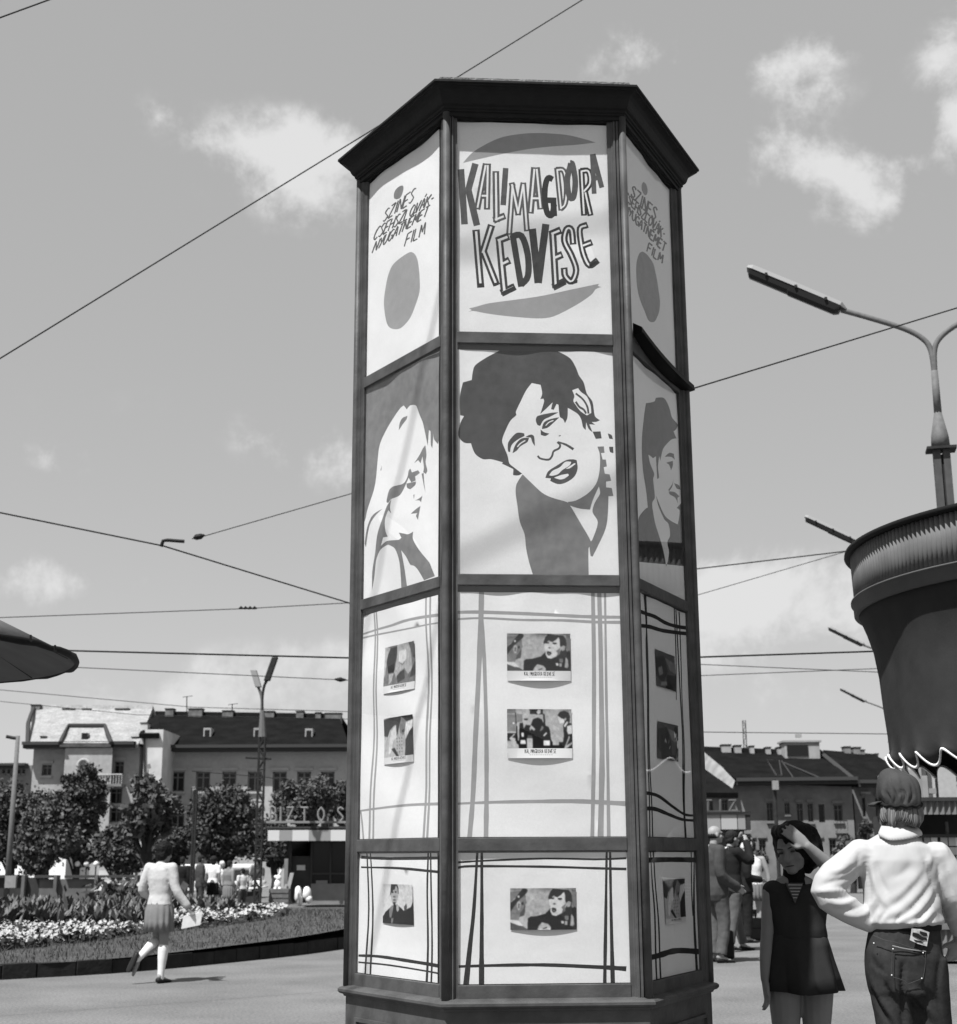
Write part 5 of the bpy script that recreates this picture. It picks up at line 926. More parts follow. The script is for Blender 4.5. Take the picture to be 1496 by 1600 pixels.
pbox('transom', 486, 1364, 800, 1365.6, -.07, .02, m_corn)
o = pbox('shop_window', 488, 1315, 799, 1381, -.06, -.05, m_win); pbox('notice', 464, 1352, 477, 1360, -.04, .0, m_aw1); pbox('bread_basket', 494, 1376, 512, 1381, -.045, .0, m_let)
def sign_letters(txt, xs, yt, yb, wpx, label, fc, w_=.7, lw=.065):
    t = thing('roof_sign', label, 'sign', pl(fc, xs[0], yb, w_)); 
    for c, x in zip(txt, xs):
        for st in FONT[c]:
            m = MB(); P = [pl(fc, x - wpx / 2 + a * wpx, yb + (yt - yb) * b, w_) for a, b in st]
            P = sub(P, 4) if len(P) > 3 else P
            for p, q in zip(P[:-1], P[1:]): m.tube([p, q], lw / 2, n=6, rnd=True)
            m.build('letter_' + c.lower() + '_stroke', m_let, t)
    a = pl(fc, xs[0] - 12, yb + 1, w_); b = pl(fc, xs[-1] + 12, yb + 1, w_); m = MB(); m.box(a - Vector((0, .05, .05)), b - a, (0, .1, 0), (0, 0, .07)); m.build('rail', m_let, t)
    m = MB(); m.box(a - Vector((0, -.25, .22)), b - a, (0, .05, 0), (0, 0, .05)); 
    for k in range(5): p = a.lerp(b, k / 4); m.box(p - Vector((.02, .0, .42)), (.04, 0, 0), (0, .04, 0), (0, 0, .4))
    m.build('support', m_iron, t); return t
sign_letters('BIZTOS', [428, 439, 454, 476, 502, 532], 1262, 1283, 9.5, 'free-standing roof letters spelling BIZTOS on the striped pavilion', fP)
fQ = Facade(1100, 36); sp_ = thing('side_pavilion', 'dark flat-roofed kiosk with pale fascia just right of the column', 'shop', fQ.P(0, gz(0, 36)))
qb = lambda name, x0, y0, x1, y1, w0, w1, m_: pbox(name, x0, y0, x1, y1, w0, w1, m_, sp_, fQ)
qb('flat_roof', 1040, 1269, 1174, 1273, -3, .5, m_tile); m_wl = mat('grey_kiosk_wall', .065, .8, var=.1, vs=2)
for k, (a, b) in enumerate(((1040, 1092), (1092, 1127), (1127, 1153), (1153, 1166))): qb('fascia_panel', a, 1273, b - .3, 1296, .40, .46, m_aw2 if k % 2 else mat('fascia_grey', .34, .7))
qb('end_panel', 1166, 1271, 1174, 1297, -2.8, .47, m_tile); qb('front_wall', 1040, 1296, 1166, 1425, -.1, 0, m_wl); qb('side_wall', 1163, 1296, 1167, 1425, -2.9, -.1, m_wl); qb('rear_wall', 1040, 1296, 1160, 1420, -3, -2.9, m_tile)
m_let = mat('dim_sign_letters', .09, .6)
sign_letters('TIZ', [1107, 1126, 1145], 1251, 1267, 9, 'dim free-standing roof letters on the kiosk to the right of the column', fQ, .3)
# front stock: crates and toys before the pavilion
def small(name, label, cat, builder, mm, grp=None, kids=()):
    m = MB(); org = builder(m); o = m.build(name, mm, None, origin=org, bevel=.01); tag(o, label, cat, grp); return o
m_sack = mat('white_paper_sacks', .72, .8, bump=.5, bs=12)
for k, (x, y, wp, hp, l) in enumerate(((466, 1388, 11, 26, 'left white paper sack leaning on the pavilion wall'), (480, 1386, 13, 20, 'right white paper sack on the pavilion wall'))):
    a = at(x, y + 10, 47.3); t = MB(); t.ball(a, (wp * .0108, .16, hp * .0108)); t.ball(a + Vector((.06, 0, -.18)), (wp * .009, .15, hp * .007)); tag(t.build('paper_sack', m_sack, None, smooth=True, origin=a, disp=.08, dsize=.2), l, 'sack')
m_box = mat('grey_crate_wood', .13, .9, var=.2, vs=6)
a = at(438, 1400, 46.5); t = thing('crate', 'grey wooden crate carrying a white toy near the lattice mast', 'crate', a + Vector((0, 0, -.25))); m = MB(); m.cbox(a, .62, .45, .44); m.build('body', m_box, t, bevel=.01)
for k in range(3): m = MB(); m.cbox(a + Vector((0, -.235, -.15 + .15 * k)), .64, .02, .11); m.build('slat', m_box, t)
a = at(434, 1382, 46.5); m = MB(); m.ball(a, (.11, .10, .16)); m.ball(a + Vector((.03, 0, .2)), (.09, .09, .10)); m.tube([a + Vector((.04, 0, .25)), a + Vector((.09, 0, .45))], [.045, .03], n=7); m.ball(a + Vector((-.06, 0, .23)), (.06, .05, .05)); m.tube([a + Vector((-.07, -.05, -.1)), a + Vector((-.08, -.1, -.2))], .045, n=6); m.tube([a + Vector((.07, -.05, -.1)), a + Vector((.08, -.1, -.2))], .045, n=6)
tag(m.build('toy_rabbit', m_sack, None, smooth=True, origin=a), 'white soft toy sitting on the grey crate', 'toy')
a = at(457, 1392, 46.7)
for q, (dx, h_, l_) in enumerate(((.3, .95, 'taller'), (.45, .6, 'shorter'))): m = MB(); m.box(a - Vector((dx, 0, .4)), (.12, .0, 0), (0, .05, 0), (.2, .1, h_)); tag(m.build('leaning_board', m_plA, None, origin=a), l_ + ' of two pale boards leaning against the pavilion door', 'board')
a = at(447, 1372, 47); m = MB(); m.cbox(a, .12, .1, 1.2); tag(m.build('wooden_post', m_plC, None, origin=a - Vector((0, 0, .6))), 'short upright post at the open end of the pavilion', 'post')
# market table
Ym = 46; a = at(393, 1391, Ym); zt = a.z; t = thing('market_table', 'market table with white cloth and dark skirt before the trees', 'table', (a.x, Ym, gz(0, Ym))); m = MB(); m.box(at(370, 1390, Ym) - Vector((0, .4, .05)), at(418, 1384.5, Ym) - at(370, 1390, Ym), (0, .8, 0), (0, 0, .06)); m.build('tabletop', m_sack, t, bevel=.02)
m = MB(); m.box((at(382, 1390, Ym).x, Ym - .3, gz(0, Ym)), (at(406, 1390, Ym).x - at(382, 1390, Ym).x, 0, 0), (0, .6, 0), (0, 0, zt - gz(0, Ym) - .05)); m.build('skirt', m_tile, t)
for k, x in enumerate((374, 379, 385, 391, 398, 405, 413)):
    c = at(x, 1384.5 - k * .4, Ym - .1) + Vector((0, 0, .07)); m = MB(); m.ball(c, (.07 + .03 * (k % 2), .08, .07 + .02 * (k % 3)), n=8, m=6); tag(m.build('bundle', m_sack if k % 3 else m_plA, None, smooth=True, origin=c), ['pale bundle at the left end of the market table', 'second bundle from the left on the market table', 'bundle before the striped figure', 'grey bundle in the middle of the table', 'round bundle right of the middle', 'bundle by the seller', 'white bundle on the right end of the table'][k], 'bundle', 'goods on the market table')
# bus behind the market
Yb = 62; zb = gz(0, Yb); x0, x1 = at(236, 1350, Yb).x, at(394, 1350, Yb).x; zt_ = at(300, 1351, Yb).z; m_bus = mat('white_bus_paint', .65, .4); t = thing('parked_bus', 'long white-topped bus parked behind the market people', 'bus', ((x0 + x1) / 2, Yb, zb))
m = MB(); m.box((x0, Yb, zt_ - .26), (x1 - x0, 0, 0), (0, 2.3, 0), (0, 0, .26)); m.build('roof', m_bus, t, bevel=.1); m = MB(); m.box((x0 + .03, Yb + .05, zb + .35), (x1 - x0 - .06, 0, 0), (0, 2.2, 0), (0, 0, zt_ - zb - .62)); m.build('body', m_tile, t)
m = MB(); m.box((x0, Yb, zb + .3), (x1 - x0, 0, 0), (0, 2.3, 0), (0, 0, .42)); m.build('lower_panel', m_bus, t, bevel=.05)
for k in range(6): 
    m = MB(); m.box((x0 + .05 + k * (x1 - x0 - .15) / 5, Yb - .01, zb + .6), (.1, 0, 0), (0, .06, 0), (0, 0, zt_ - zb - .8)); m.build('window_pillar', m_bus, t)
for k in (.18, .8): m = MB(); c = Vector((x0 + (x1 - x0) * k, Yb - .02, zb + .33)); m.tube([c, c + Vector((0, .2, 0))], .33, n=16); m.build('wheel', m_wire, t)

# ------------------------------------------------------------------ wall, yard bits left
m_wallg = mat('rough_garden_wall', .11, .9, var=.25, vs=2); t = thing('garden_wall', 'low rendered wall with piers behind the flower bed at left', 'wall', at(110, 1395, 46) * 1.0)
zgw = gz(0, 46)
def wseg(name, x0, x1, ytop, m_, Y=46, dy=.25, par=None): a = at(x0, ytop, Y); b = at(x1, ytop, Y); m = MB(); m.box((a.x, Y, zgw), (b.x - a.x, 0, 0), (0, dy, 0), (0, 0, a.z - zgw)); return m.build(name, m_, par or t)
wseg('panel', -60, 62, 1372, m_tile); wseg('panel', 62, 235, 1374, m_wallg)
for x in (-30, 36, 86, 150, 212): wseg('pier', x - 2, x + 3, 1368, m_wallg, 45.8, .4)
for (x0, x1) in ((-60, 30), (55, 84), (102, 148), (152, 210)): a = at(x0, 1371, 45.95); b = at(x1, 1371, 45.95); m = MB(); m.box(a - Vector((0, .1, .02)), (b.x - a.x, 0, 0), (0, .45, 0), (0, 0, .08)); m.build('coping', m_corn, t)
fW = Facade(60, 66); t = thing('white_outbuilding', 'bright white low building glowing below the tree crowns at far left', 'building', fW.P(0, ZG)); wall(fW, t, -80, 106, 1338, ZG, [(52, 1346, 57, 1362, 'hole'), (22, 1345, 27, 1358, 'hole')], mat('bright_limewash', .80, .9, var=.1, vs=1)); body(t, fW, -80, 106, 1338, ZG, 4, m_light); wall(fW, t, 158, 214, 1360, ZG, [], m_light, name='yard_wall')
for k, x in enumerate((121, 135, 150)): c = at(x, 1350, 50); m = MB(); m.ball(c, .09); q = m.build('globe', m_sack, None, smooth=True, origin=c); tag(q, ['left', 'middle', 'right'][k] + ' of three small white globe lights under the left trees', 'globe light', 'white globes under the trees'); m = MB(); m.tube([c, (c.x, 50, gz(0, 50))], .025, n=5); m.build('stem', m_iron, q)

# ------------------------------------------------------------------ flower bed
m_kerb = mat('dark_kerb_stone', .022, .8, var=.3, vs=5, bump=.4, bs=20); m_grass = mat('mown_grass', .065, .9, var=.25, vs=3, var2=.2, vs2=30); m_blade = mat('grass_blades', .085, .8, var=.3, vs=2); m_soil = mat('bed_soil', .03, .95, var=.3, vs=10)
front = [(-330, 1556), (-150, 1543), (0, 1531.5), (95, 1526.5), (190, 1520.5), (270, 1513.5), (351, 1505.5), (450, 1495), (539, 1482.5), (610, 1468), (660, 1452), (690, 1436), (700, 1424)]
FRp = [gnd(*p) for p in sub([(x, y, 0) for x, y in front], 5) for p in [(p.x, p.y)]]
back = [Vector((1.0, 38.5, 0)), Vector((-3, 40.5, 0)), Vector((-10, 41, 0)), Vector((-24, 41, 0)), Vector((-26, 20, 0))]
BED = [(p.x, p.y) for p in FRp] + [(p.x, p.y) for p in back]; BEDn = np.array(BED)
def inbed(x, y): return wind(BEDn, x, y)
def bedz(x, y): return gz(x, y) + .155 + .18 * max(0, min(1, (y - 17) / 7)) - .10 * max(0, min(1, (y - 26) / 10))
gx = np.arange(-26, 2, .5); gy = np.arange(14, 41, .5); GX, GY = np.meshgrid(gx, gy); GX, GY = GX.ravel(), GY.ravel(); k_ = inbed(GX, GY)
pts = [Vector(p) for p in BED] + [Vector((x, y)) for x, y in zip(GX[k_], GY[k_])]; ed = [(j, (j + 1) % len(BED)) for j in range(len(BED))]
vo, eo, fo, _, _, _ = delaunay_2d_cdt(pts, ed, [], 0, 1e-5); V2 = np.array([tuple(v) for v in vo]); Ft = np.array([f for f in fo if len(f) == 3]); C = V2[Ft].mean(axis=1); Ft = Ft[inbed(C[:, 0], C[:, 1])]
nb = len(BED); V3 = [(x, y, bedz(x, y)) for x, y in V2]; tag(newmesh('lawn', V3, [tuple(f) for f in Ft], m_grass, smooth=True), kind='structure')
kb = thing('flower_bed_kerb', 'curved dark stone kerb around the grassy flower bed', 'kerb', FRp[10]); L_ = 0; 
cum = [0]
for p, q in zip(FRp[:-1], FRp[1:]): cum.append(cum[-1] + (q - p).length)
def onk(s):
    for j in range(len(cum) - 1):
        if cum[j + 1] >= s: return FRp[j].lerp(FRp[j + 1], (s - cum[j]) / (cum[j + 1] - cum[j]))
    return FRp[-1]
s = 0
while s < cum[-1] - .3:
    ln = random.uniform(.38, .52); a, b = onk(s), onk(min(s + ln - .012, cum[-1])); d = (b - a); nn = Vector((-d.y, d.x, 0)).normalized(); h = .165 + random.uniform(-.008, .008); zz = gz(a.x, a.y)
    off = nn * random.uniform(-.008, .008); m = MB(); m.box(a + off + Vector((0, 0, zz - .02)), d, nn * .12, Vector((0, 0, h + .02))); m.build('kerb_stone', m_kerb, kb, bevel=.008); s += ln
def scatter(n, f): 
    x = RNG.uniform(-26, 1.5, n); y = RNG.uniform(14.5, 41, n); y = 14.5 + (RNG.uniform(0, 1, n) ** 1.7) * 26; k = inbed(x, y) & f(x, y); return x[k], y[k]
def quads(name, c, ax, bx_, m_, label, cat, kind='stuff', parent=None):
    """c (n,3) centres, ax/bx half-axes (n,3)"""
    n = len(c); V = np.stack([c - ax - bx_, c + ax - bx_, c + ax + bx_, c - ax + bx_], 1).reshape(-1, 3); Fq = np.arange(4 * n, dtype=np.int32).reshape(n, 4); o = newmesh(name, V, Fq, m_, parent)
    if label: tag(o, label, cat)
    if kind: o['kind'] = kind
    return o
x, y = scatter(150000, lambda x, y: (y < 30) & (x > -9)); n = len(x); z = np.array([bedz(a, b) for a, b in zip(x, y)]); ang = RNG.uniform(0, pi, n); hh = RNG.uniform(.03, .075, n)
V = np.stack([np.stack([x - .007 * np.cos(ang), y - .007 * np.sin(ang), z], 1), np.stack([x + .007 * np.cos(ang), y + .007 * np.sin(ang), z], 1), np.stack([x + RNG.normal(0, .02, n), y + RNG.normal(0, .02, n), z + hh], 1)], 1).reshape(-1, 3)
tag(newmesh('grass', V, np.arange(3 * n, dtype=np.int32).reshape(n, 3), m_blade), 'short rough grass between the kerb and the flowers', 'grass', kind='stuff')
# band of white flowers: traced in the photograph as (px, py_top, py_bottom)
band = [(-250, 1462, 1500), (0, 1447, 1478), (80, 1446, 1470), (160, 1441, 1462), (240, 1424, 1450), (300, 1416, 1446), (360, 1407, 1438), (420, 1409, 1430), (448, 1416, 1426)]
bx0 = [b[0] for b in band]; m_pet = mat('white_petals', .36, .8, var=.4, vs=30); m_lf = mat('flower_leaves', .05, .7, var=.3, vs=8)
def bandpts(n, lo=0, hi=1, zoff=.0):
    P = []
    for _ in range(n):
        px = random.uniform(-250, 448); a = np.interp(px, bx0, [b[1] for b in band]); b = np.interp(px, bx0, [b[2] for b in band]); py = a + (b - a) * random.uniform(lo, hi)
        g = gnd(px, py, .2)
        for _ in range(6): g = gnd(px, py, bedz(g.x, g.y) + .06)
        if g.y < 40: P.append((g.x, g.y, bedz(g.x, g.y)))
    return np.array(P)
P = bandpts(3300); n = len(P); hgt = RNG.uniform(.05, .14, n); c = P.copy(); c[:, 2] += hgt
V = []; Fl = []
for q in range(n):
    s_ = random.uniform(.018, .038); tx, ty = random.uniform(-.5, .5), random.uniform(-.2, 1.1); b = len(V); a0 = random.uniform(0, 6.28)
    V.append((c[q][0], c[q][1], c[q][2] - .008))
    for k in range(10):
        a = a0 + 2 * pi * k / 10; r = s_ * (1 if k % 2 == 0 else .55); dx, dy = r * cos(a), r * sin(a); V.append((c[q][0] + dx, c[q][1] + dy, c[q][2] + tx * dx + ty * dy))
    Fl += [(b, b + 1 + k, b + 1 + (k + 1) % 10) for k in range(10)]
tag(newmesh('white_flowers', V, Fl, m_pet), 'wide band of low white flowers across the bed', 'flowers', kind='stuff')
P = bandpts(9000, -.05, 1.05); n = len(P); c = P.copy(); c[:, 2] += RNG.uniform(.0, .11, n); ax = RNG.normal(0, .018, (n, 3)); bx2 = RNG.normal(0, .022, (n, 3)); ax[:, 2] *= .5; quads('flower_foliage', c, ax, bx2, m_lf, 'dark leaves of the white flower band', 'foliage')
# tall leafy plants
def leafplant(x, y, h, nl, V, Fc):
    z = bedz(x, y)
    for _ in range(nl):
        a = random.uniform(0, 2 * pi); ln = h * random.uniform(.55, 1.15); lean = random.uniform(.15, .8); w_ = random.uniform(.018, .04); P0 = Vector((x + random.uniform(-.05, .05), y, z)); b = len(V); sd_ = Vector((-sin(a), cos(a), 0)); 
        for k in range(6):
            t_ = k / 5; p = P0 + Vector((cos(a), sin(a), 0)) * (ln * lean * t_ ** 1.6) + Vector((0, 0, ln * (t_ - .35 * lean * t_ ** 2))); wk = w_ * sin(pi * min(t_ * .9 + .08, 1)) * 1.5; V.append(tuple(p - sd_ * wk)); V.append(tuple(p + sd_ * wk))
        Fc += [(b + 2 * k, b + 2 * k + 1, b + 2 * k + 3, b + 2 * k + 2) for k in range(5)]
V, Fc = [], []; m_cn = mat('iris_leaves', .085, .55, var=.45, vs=5, spec=.4)
for _ in range(620):
    px = random.uniform(-200, 232); g = gnd(px, random.uniform(1424, 1446), .35)
    if g.y < 33: leafplant(g.x, g.y, random.uniform(.22, .42), random.randint(6, 10), V, Fc)
tag(newmesh('iris_leaves', V, Fc, m_cn), 'thick stand of tall sword-shaped leaves behind the white flowers', 'foliage', kind='stuff')
V, Fc = [], []
for _ in range(90):
    px = random.uniform(240, 372); g = gnd(px, random.uniform(1412, 1428), .35)
    if g.y < 36: leafplant(g.x, g.y, random.uniform(.2, .36), random.randint(5, 8), V, Fc)
tag(newmesh('leafy_border', V, Fc, m_cn), 'loose leafy plants among the rear flowers beside the girl', 'foliage', kind='stuff')
# light flower patch behind
V = []; P = np.array([tuple(at(random.gauss(205, 22), random.uniform(1380, 1402), 42.5 + random.uniform(-1, 1))) for _ in range(700)]); n = len(P); ax = RNG.normal(0, .05, (n, 3)); bx2 = RNG.normal(0, .05, (n, 3)); quads('rose_bush', P, ax, bx2, mat('pale_roses', .38, .8, var=.5, vs=4), 'mound of pale roses beside the garden wall', 'rose bush', kind=None)
P = np.array([tuple(at(random.gauss(205, 26), random.uniform(1382, 1408), 42.5 + random.uniform(-1, 1))) for _ in range(1200)]); n = len(P); ax = RNG.normal(0, .05, (n, 3)); bx2 = RNG.normal(0, .05, (n, 3)); quads('hedge_foliage', P, ax, bx2, m_lf, 'dark foliage round the pale roses', 'foliage')

# ------------------------------------------------------------------ trees
m_leafs = [mat('chestnut_leaves', .058, .7, var=.5, vs=.9, spec=.3), mat('lime_leaves', .078, .7, var=.5, vs=1.1, spec=.3), mat('sapling_leaves', .07, .7, var=.4, vs=1.5, spec=.3)]; m_bark = mat('dark_bark', .035, .95, var=.3, vs=6)
def tree(label, px, py, Y, rx, ry, n, leaf=.075, sparse=0, kind=0, name='broadleaf_tree', blobs=14, tr=.16):
    n = int(n * 3.2); blobs = int(blobs * 2.6)
    c = at(px, py, Y); zg = gz(c.x, Y); k = Y / F; RX, RZ = rx * k, ry * k; t = thing(name, label, 'tree', (c.x, Y, zg), 'trees before the left houses' if px < 700 else None); R = random.Random(int(px * 7 + py))
    B = []; 
    for _ in range(blobs):
        a = R.uniform(0, 2 * pi); e = R.uniform(-1, 1); r = R.uniform(.2, .98); B.append((c + Vector((cos(a) * sqrt(1 - e * e) * RX * r, sin(a) * sqrt(1 - e * e) * RX * r * .8, e * RZ * r)), R.uniform(.12, .42) * min(RX, RZ)))
    m = MB(); top = Vector((c.x, Y, c.z + RZ * .5)); m.tube(sub([Vector((c.x, Y, zg - .05)), Vector((c.x + .08, Y, zg + (c.z - zg) * .45)), c + Vector((-.05, 0, -.2)), top], 4), [tr * (1 - .8 * j / 12) for j in range(13)], n=8)
    for (b, r) in B: 
        s0 = Vector((c.x, Y, zg + (b.z - zg) * R.uniform(.45, .7))); m.tube(sub([s0, s0.lerp(b, .5) + Vector((0, 0, .1)), b], 3), [tr * .42, tr * .36, tr * .3, tr * .24, tr * .2, tr * .12, tr * .06], n=5)
    m.build('trunk', m_bark, t)
    w_ = np.array([r ** 2 for _, r in B]); w_ /= w_.sum(); idx = RNG.choice(len(B), n, p=w_); C_ = np.array([tuple(b) for b, _ in B])[idx]; rr_ = np.array([r for _, r in B])[idx]
    d = RNG.normal(0, 1, (n, 3)); d /= np.linalg.norm(d, axis=1)[:, None]; rad = rr_ * (RNG.uniform(0, 1, n) ** .5) * (1 + np.abs(RNG.normal(0, .38, n))); P = C_ + d * rad[:, None]
    a = RNG.normal(0, 1, (n, 3)); a /= np.linalg.norm(a, axis=1)[:, None]; b = np.cross(a, RNG.normal(0, 1, (n, 3))); b /= np.linalg.norm(b, axis=1)[:, None]; s_ = (leaf * RNG.uniform(.5, 1.1, n))[:, None]
    quads('crown', P, a * s_, b * s_ * .55, m_leafs[kind], None, None, kind=None, parent=t); return t
tree('dense dark tree behind the concrete pole at the far left', 20, 1285, 54, 62, 62, 12000, kind=0, blobs=18)
tree('tall conical tree rising left of the walking girl', 122, 1272, 56, 38, 78, 10000, kind=0, blobs=20)
tree('rounded tree between the concrete pole and the conical tree', 72, 1300, 50, 45, 55, 9000, kind=1, blobs=16)
tree('low bushy tree left of the sparse sapling', 180, 1334, 52, 38, 40, 8000, kind=1, blobs=14)
tree('sparse ragged tree standing right above the walking girl', 232, 1272, 50, 42, 52, 1500, leaf=.13, kind=2, blobs=16, tr=.20)
tree('bushy dark tree behind the girl and the thin lattice pole', 268, 1325, 56, 36, 34, 5500, kind=0, blobs=12)
tree('full round tree left of the lattice lamp post', 352, 1288, 54, 52, 52, 11000, kind=0, blobs=20)
tree('tree behind the roof letters with a pointed top', 478, 1252, 60, 42, 42, 8000, kind=1, blobs=14)
tree('low tree filling the gap at the open end of the pavilion', 428, 1322, 58, 28, 36, 5000, kind=0, blobs=10)
tree('tree touching the left edge of the column', 545, 1250, 62, 34, 34, 5000, kind=0, blobs=10)
tree('small tree in front of the shade-toned house, right of the girl', 1330, 1330, 66, 24, 30, 2500, leaf=.12, kind=1, blobs=9)
tree('small balcony-high tree by the end house', 1352, 1296, 68, 12, 10, 900, leaf=.10, kind=0, blobs=6, tr=.08)
tree('leafy bush below the shade-toned house behind the white-topped woman', 1160, 1345, 60, 34, 26, 3500, leaf=.12, kind=0, blobs=9)

# ------------------------------------------------------------------ newsstand at right
YN = 18.5; fN = Facade(1480, YN); t = thing('newsstand', 'corrugated newsstand with magazines behind the woman in the cap', 'newsstand', fN.P(0, 0)); nb = lambda name, x0, y0, x1, y1, w0, w1, m_: pbox(name, x0, y0, x1, y1, w0, w1, m_, t, fN)
def corr(name, x0, y0, x1, y1, w_, m_):
    a = fN.uv(x0, y0, w_); b = fN.uv(x1, y1, w_); n = 400; V = []
    for k in range(n + 1): u = a[0] + (b[0] - a[0]) * k / n; ww = w_ + .018 * sin(2 * pi * u / .075); V += [fN.P(u, b[1], ww), fN.P(u, a[1], ww)]
    return newmesh(name, V, [(2 * k, 2 * k + 2, 2 * k + 3, 2 * k + 1) for k in range(n)], m_, t, True)
corr('corrugated_fascia', 1425, 1251, 1640, 1272, .35, m_corr); corr('corrugated_base', 1425, 1452, 1640, 1493, .05, m_corr); nb('roof', 1422, 1246, 1642, 1251, -1.6, .4, m_tile); nb('rear_wall', 1425, 1272, 1640, 1493, -1.5, -1.4, m_tile); nb('counter', 1425, 1444, 1640, 1452, -1.4, .1, m_box); nb('plinth', 1425, 1493, 1640, 1501, -1.2, .06, m_conc); nb('side_wall', 1425, 1272, 1427, 1493, -1.4, 0, m_tile)
nb('magazine_shelf', 1427, 1304, 1640, 1308, -.3, .1, m_corn); 
R_ = random.Random(5); 
for row, (ya, yb) in enumerate(((1308, 1322), (1324, 1336), (1337, 1350))):
    for k in range(9):
        x = 1430 + k * 13 + R_.uniform(-2, 2); v = [m_aw1, m_light, m_plA, m_sack, m_plB][R_.randrange(5)]; nb('magazine', x, ya, x + 12, yb, .0 + .01 * row, .012 + .01 * row, v)
a = nb('portrait_cover', 1478, 1352, 1500, 1382, .02, .035, m_tile); nb('portrait_cover', 1440, 1352, 1476, 1382, .02, .035, m_plA)
m = MB(); c = pl(fN, 1488, 1362, .04); m.ball(c, (.055, .006, .072), n=14); m.ball(c + Vector((.01, .001, -.135)), (.10, .005, .05), n=12); m.build('cover_face', m_let, t, smooth=True); nb('lower_rack', 1427, 1386, 1640, 1444, -.2, .0, m_tile)
nb('figurine', 1479, 1284, 1484, 1306, .0, .05, m_let)
nb('roof_box', 1441, 1212, 1452, 1246, -1, -.6, m_plA); nb('roof_post', 1464, 1205, 1468, 1246, -.8, -.7, m_iron); nb('roof_crate', 1452, 1232, 1464, 1240, -.9, -.6, m_aw2)
# low kerb line across the far square at right
for (x0, x1, y) in ((1150, 1280, 1405),): a = gnd(x0, y, -.42); b = gnd(x1, y, -.42)
m = MB(); ya = 40; m.box((at(1150, 1380, ya).x, ya, gz(0, ya)), (9, 0, 0), (0, .3, 0), (0, 0, .12)); tag(m.build('low_kerb', m_corn, None, origin=(at(1200, 1380, ya).x, ya, gz(0, ya))), kind='structure')
# ------------------------------------------------------------------ people
m_skin = mat('fair_skin', .26, .55, var=.05, vs=20, spec=.3); m_skin2 = mat('tanned_skin', .20, .55, var=.06, vs=20, spec=.3); m_eye = mat('eye_dark', .02, .3)  # even base skin tones
m_h = {'black': mat('black_hair', .008, .6, bump=.4, bs=60, spec=.10), 'dark': mat('dark_brown_hair', .02, .7, bump=.4, bs=60, spec=.05), 'white': mat('white_hair', .55, .7, bump=.5, bs=60), 'blonde': mat('fair_hair', .19, .5, var=.25, vs=40, bump=.5, bs=70, stretch=(1, 1, .15))}
def cl(name, v, **k): return mat(name, v, .85, var=.08, vs=12, spec=.15, bump=.25, bs=k.get('bs', 9))
m_suit = cl('grey_suit_cloth', .05); m_black = cl('black_cloth', .012); m_trous = cl('mid_grey_trousers', .085); m_wblouse = cl('white_blouse', .5); m_shoe = mat('dark_shoe_leather', .02, .35); m_sock = cl('white_knee_socks', .62); m_skirt = cl('pleated_grey_skirt', .17); m_cardi = cl('pale_cardigan', .42, bs=30); m_dress = cl('grey_dress', .16); m_wht = cl('white_cotton', .68)
SK = dict(head=(0, .012, .935), neck=(0, -.005, .862), nb=(0, -.012, .825), chest=(0, .0, .745), waist=(0, .0, .625), pelv=(0, -.005, .545), shl=(-.108, -.008, .812), shr=(.108, -.008, .812), ell=(-.135, -.02, .635), elr=(.135, -.02, .635), wrl=(-.14, .03, .49), wrr=(.14, .03, .49),
          hpl=(-.052, 0, .515), hpr=(.052, 0, .515), knl=(-.055, .008, .285), knr=(.055, .008, .285), anl=(-.058, -.012, .05), anr=(.058, -.012, .05))
def hand(m, wr, dr, side, S, curl=.35, spread=.12):
    """palm and five bent fingers; dr = direction of the hand, side = direction towards the thumb"""
    dr = Vector(dr).normalized(); side = Vector(side); side = (side - dr * side.dot(dr)).normalized(); nn = dr.cross(side); k = S
    m.tube([wr, wr + dr * .022 * k, wr + dr * .05 * k], [(.015 * k, .011 * k), (.022 * k, .010 * k), (.023 * k, .009 * k)], n=10, ref=side, rnd=True)
    for q, (o_, ln) in enumerate(((.017, .038), (.006, .044), (-.006, .041), (-.017, .032))):
        b = wr + dr * .048 * k + side * o_ * k; d1 = (dr + side * o_ * spread * 60 * .12 + nn * curl * .25).normalized(); d2 = (d1 + nn * curl * .8).normalized(); d3 = (d2 + nn * curl * .8).normalized()
        m.tube([b, b + d1 * ln * .45 * k, b + d1 * ln * .45 * k + d2 * ln * .32 * k, b + d1 * ln * .45 * k + d2 * ln * .32 * k + d3 * ln * .24 * k], [.0052 * k, .0050 * k, .0046 * k, .0038 * k], n=7, rnd=True)
    b = wr + dr * .014 * k + side * .014 * k; d1 = (dr * .6 + side * .8 + nn * .2).normalized(); m.tube([b, b + d1 * .02 * k, b + d1 * .02 * k + (dr + side * .25 + nn * .2).normalized() * .022 * k], [.0075 * k, .0062 * k, .0048 * k], n=7, rnd=True)
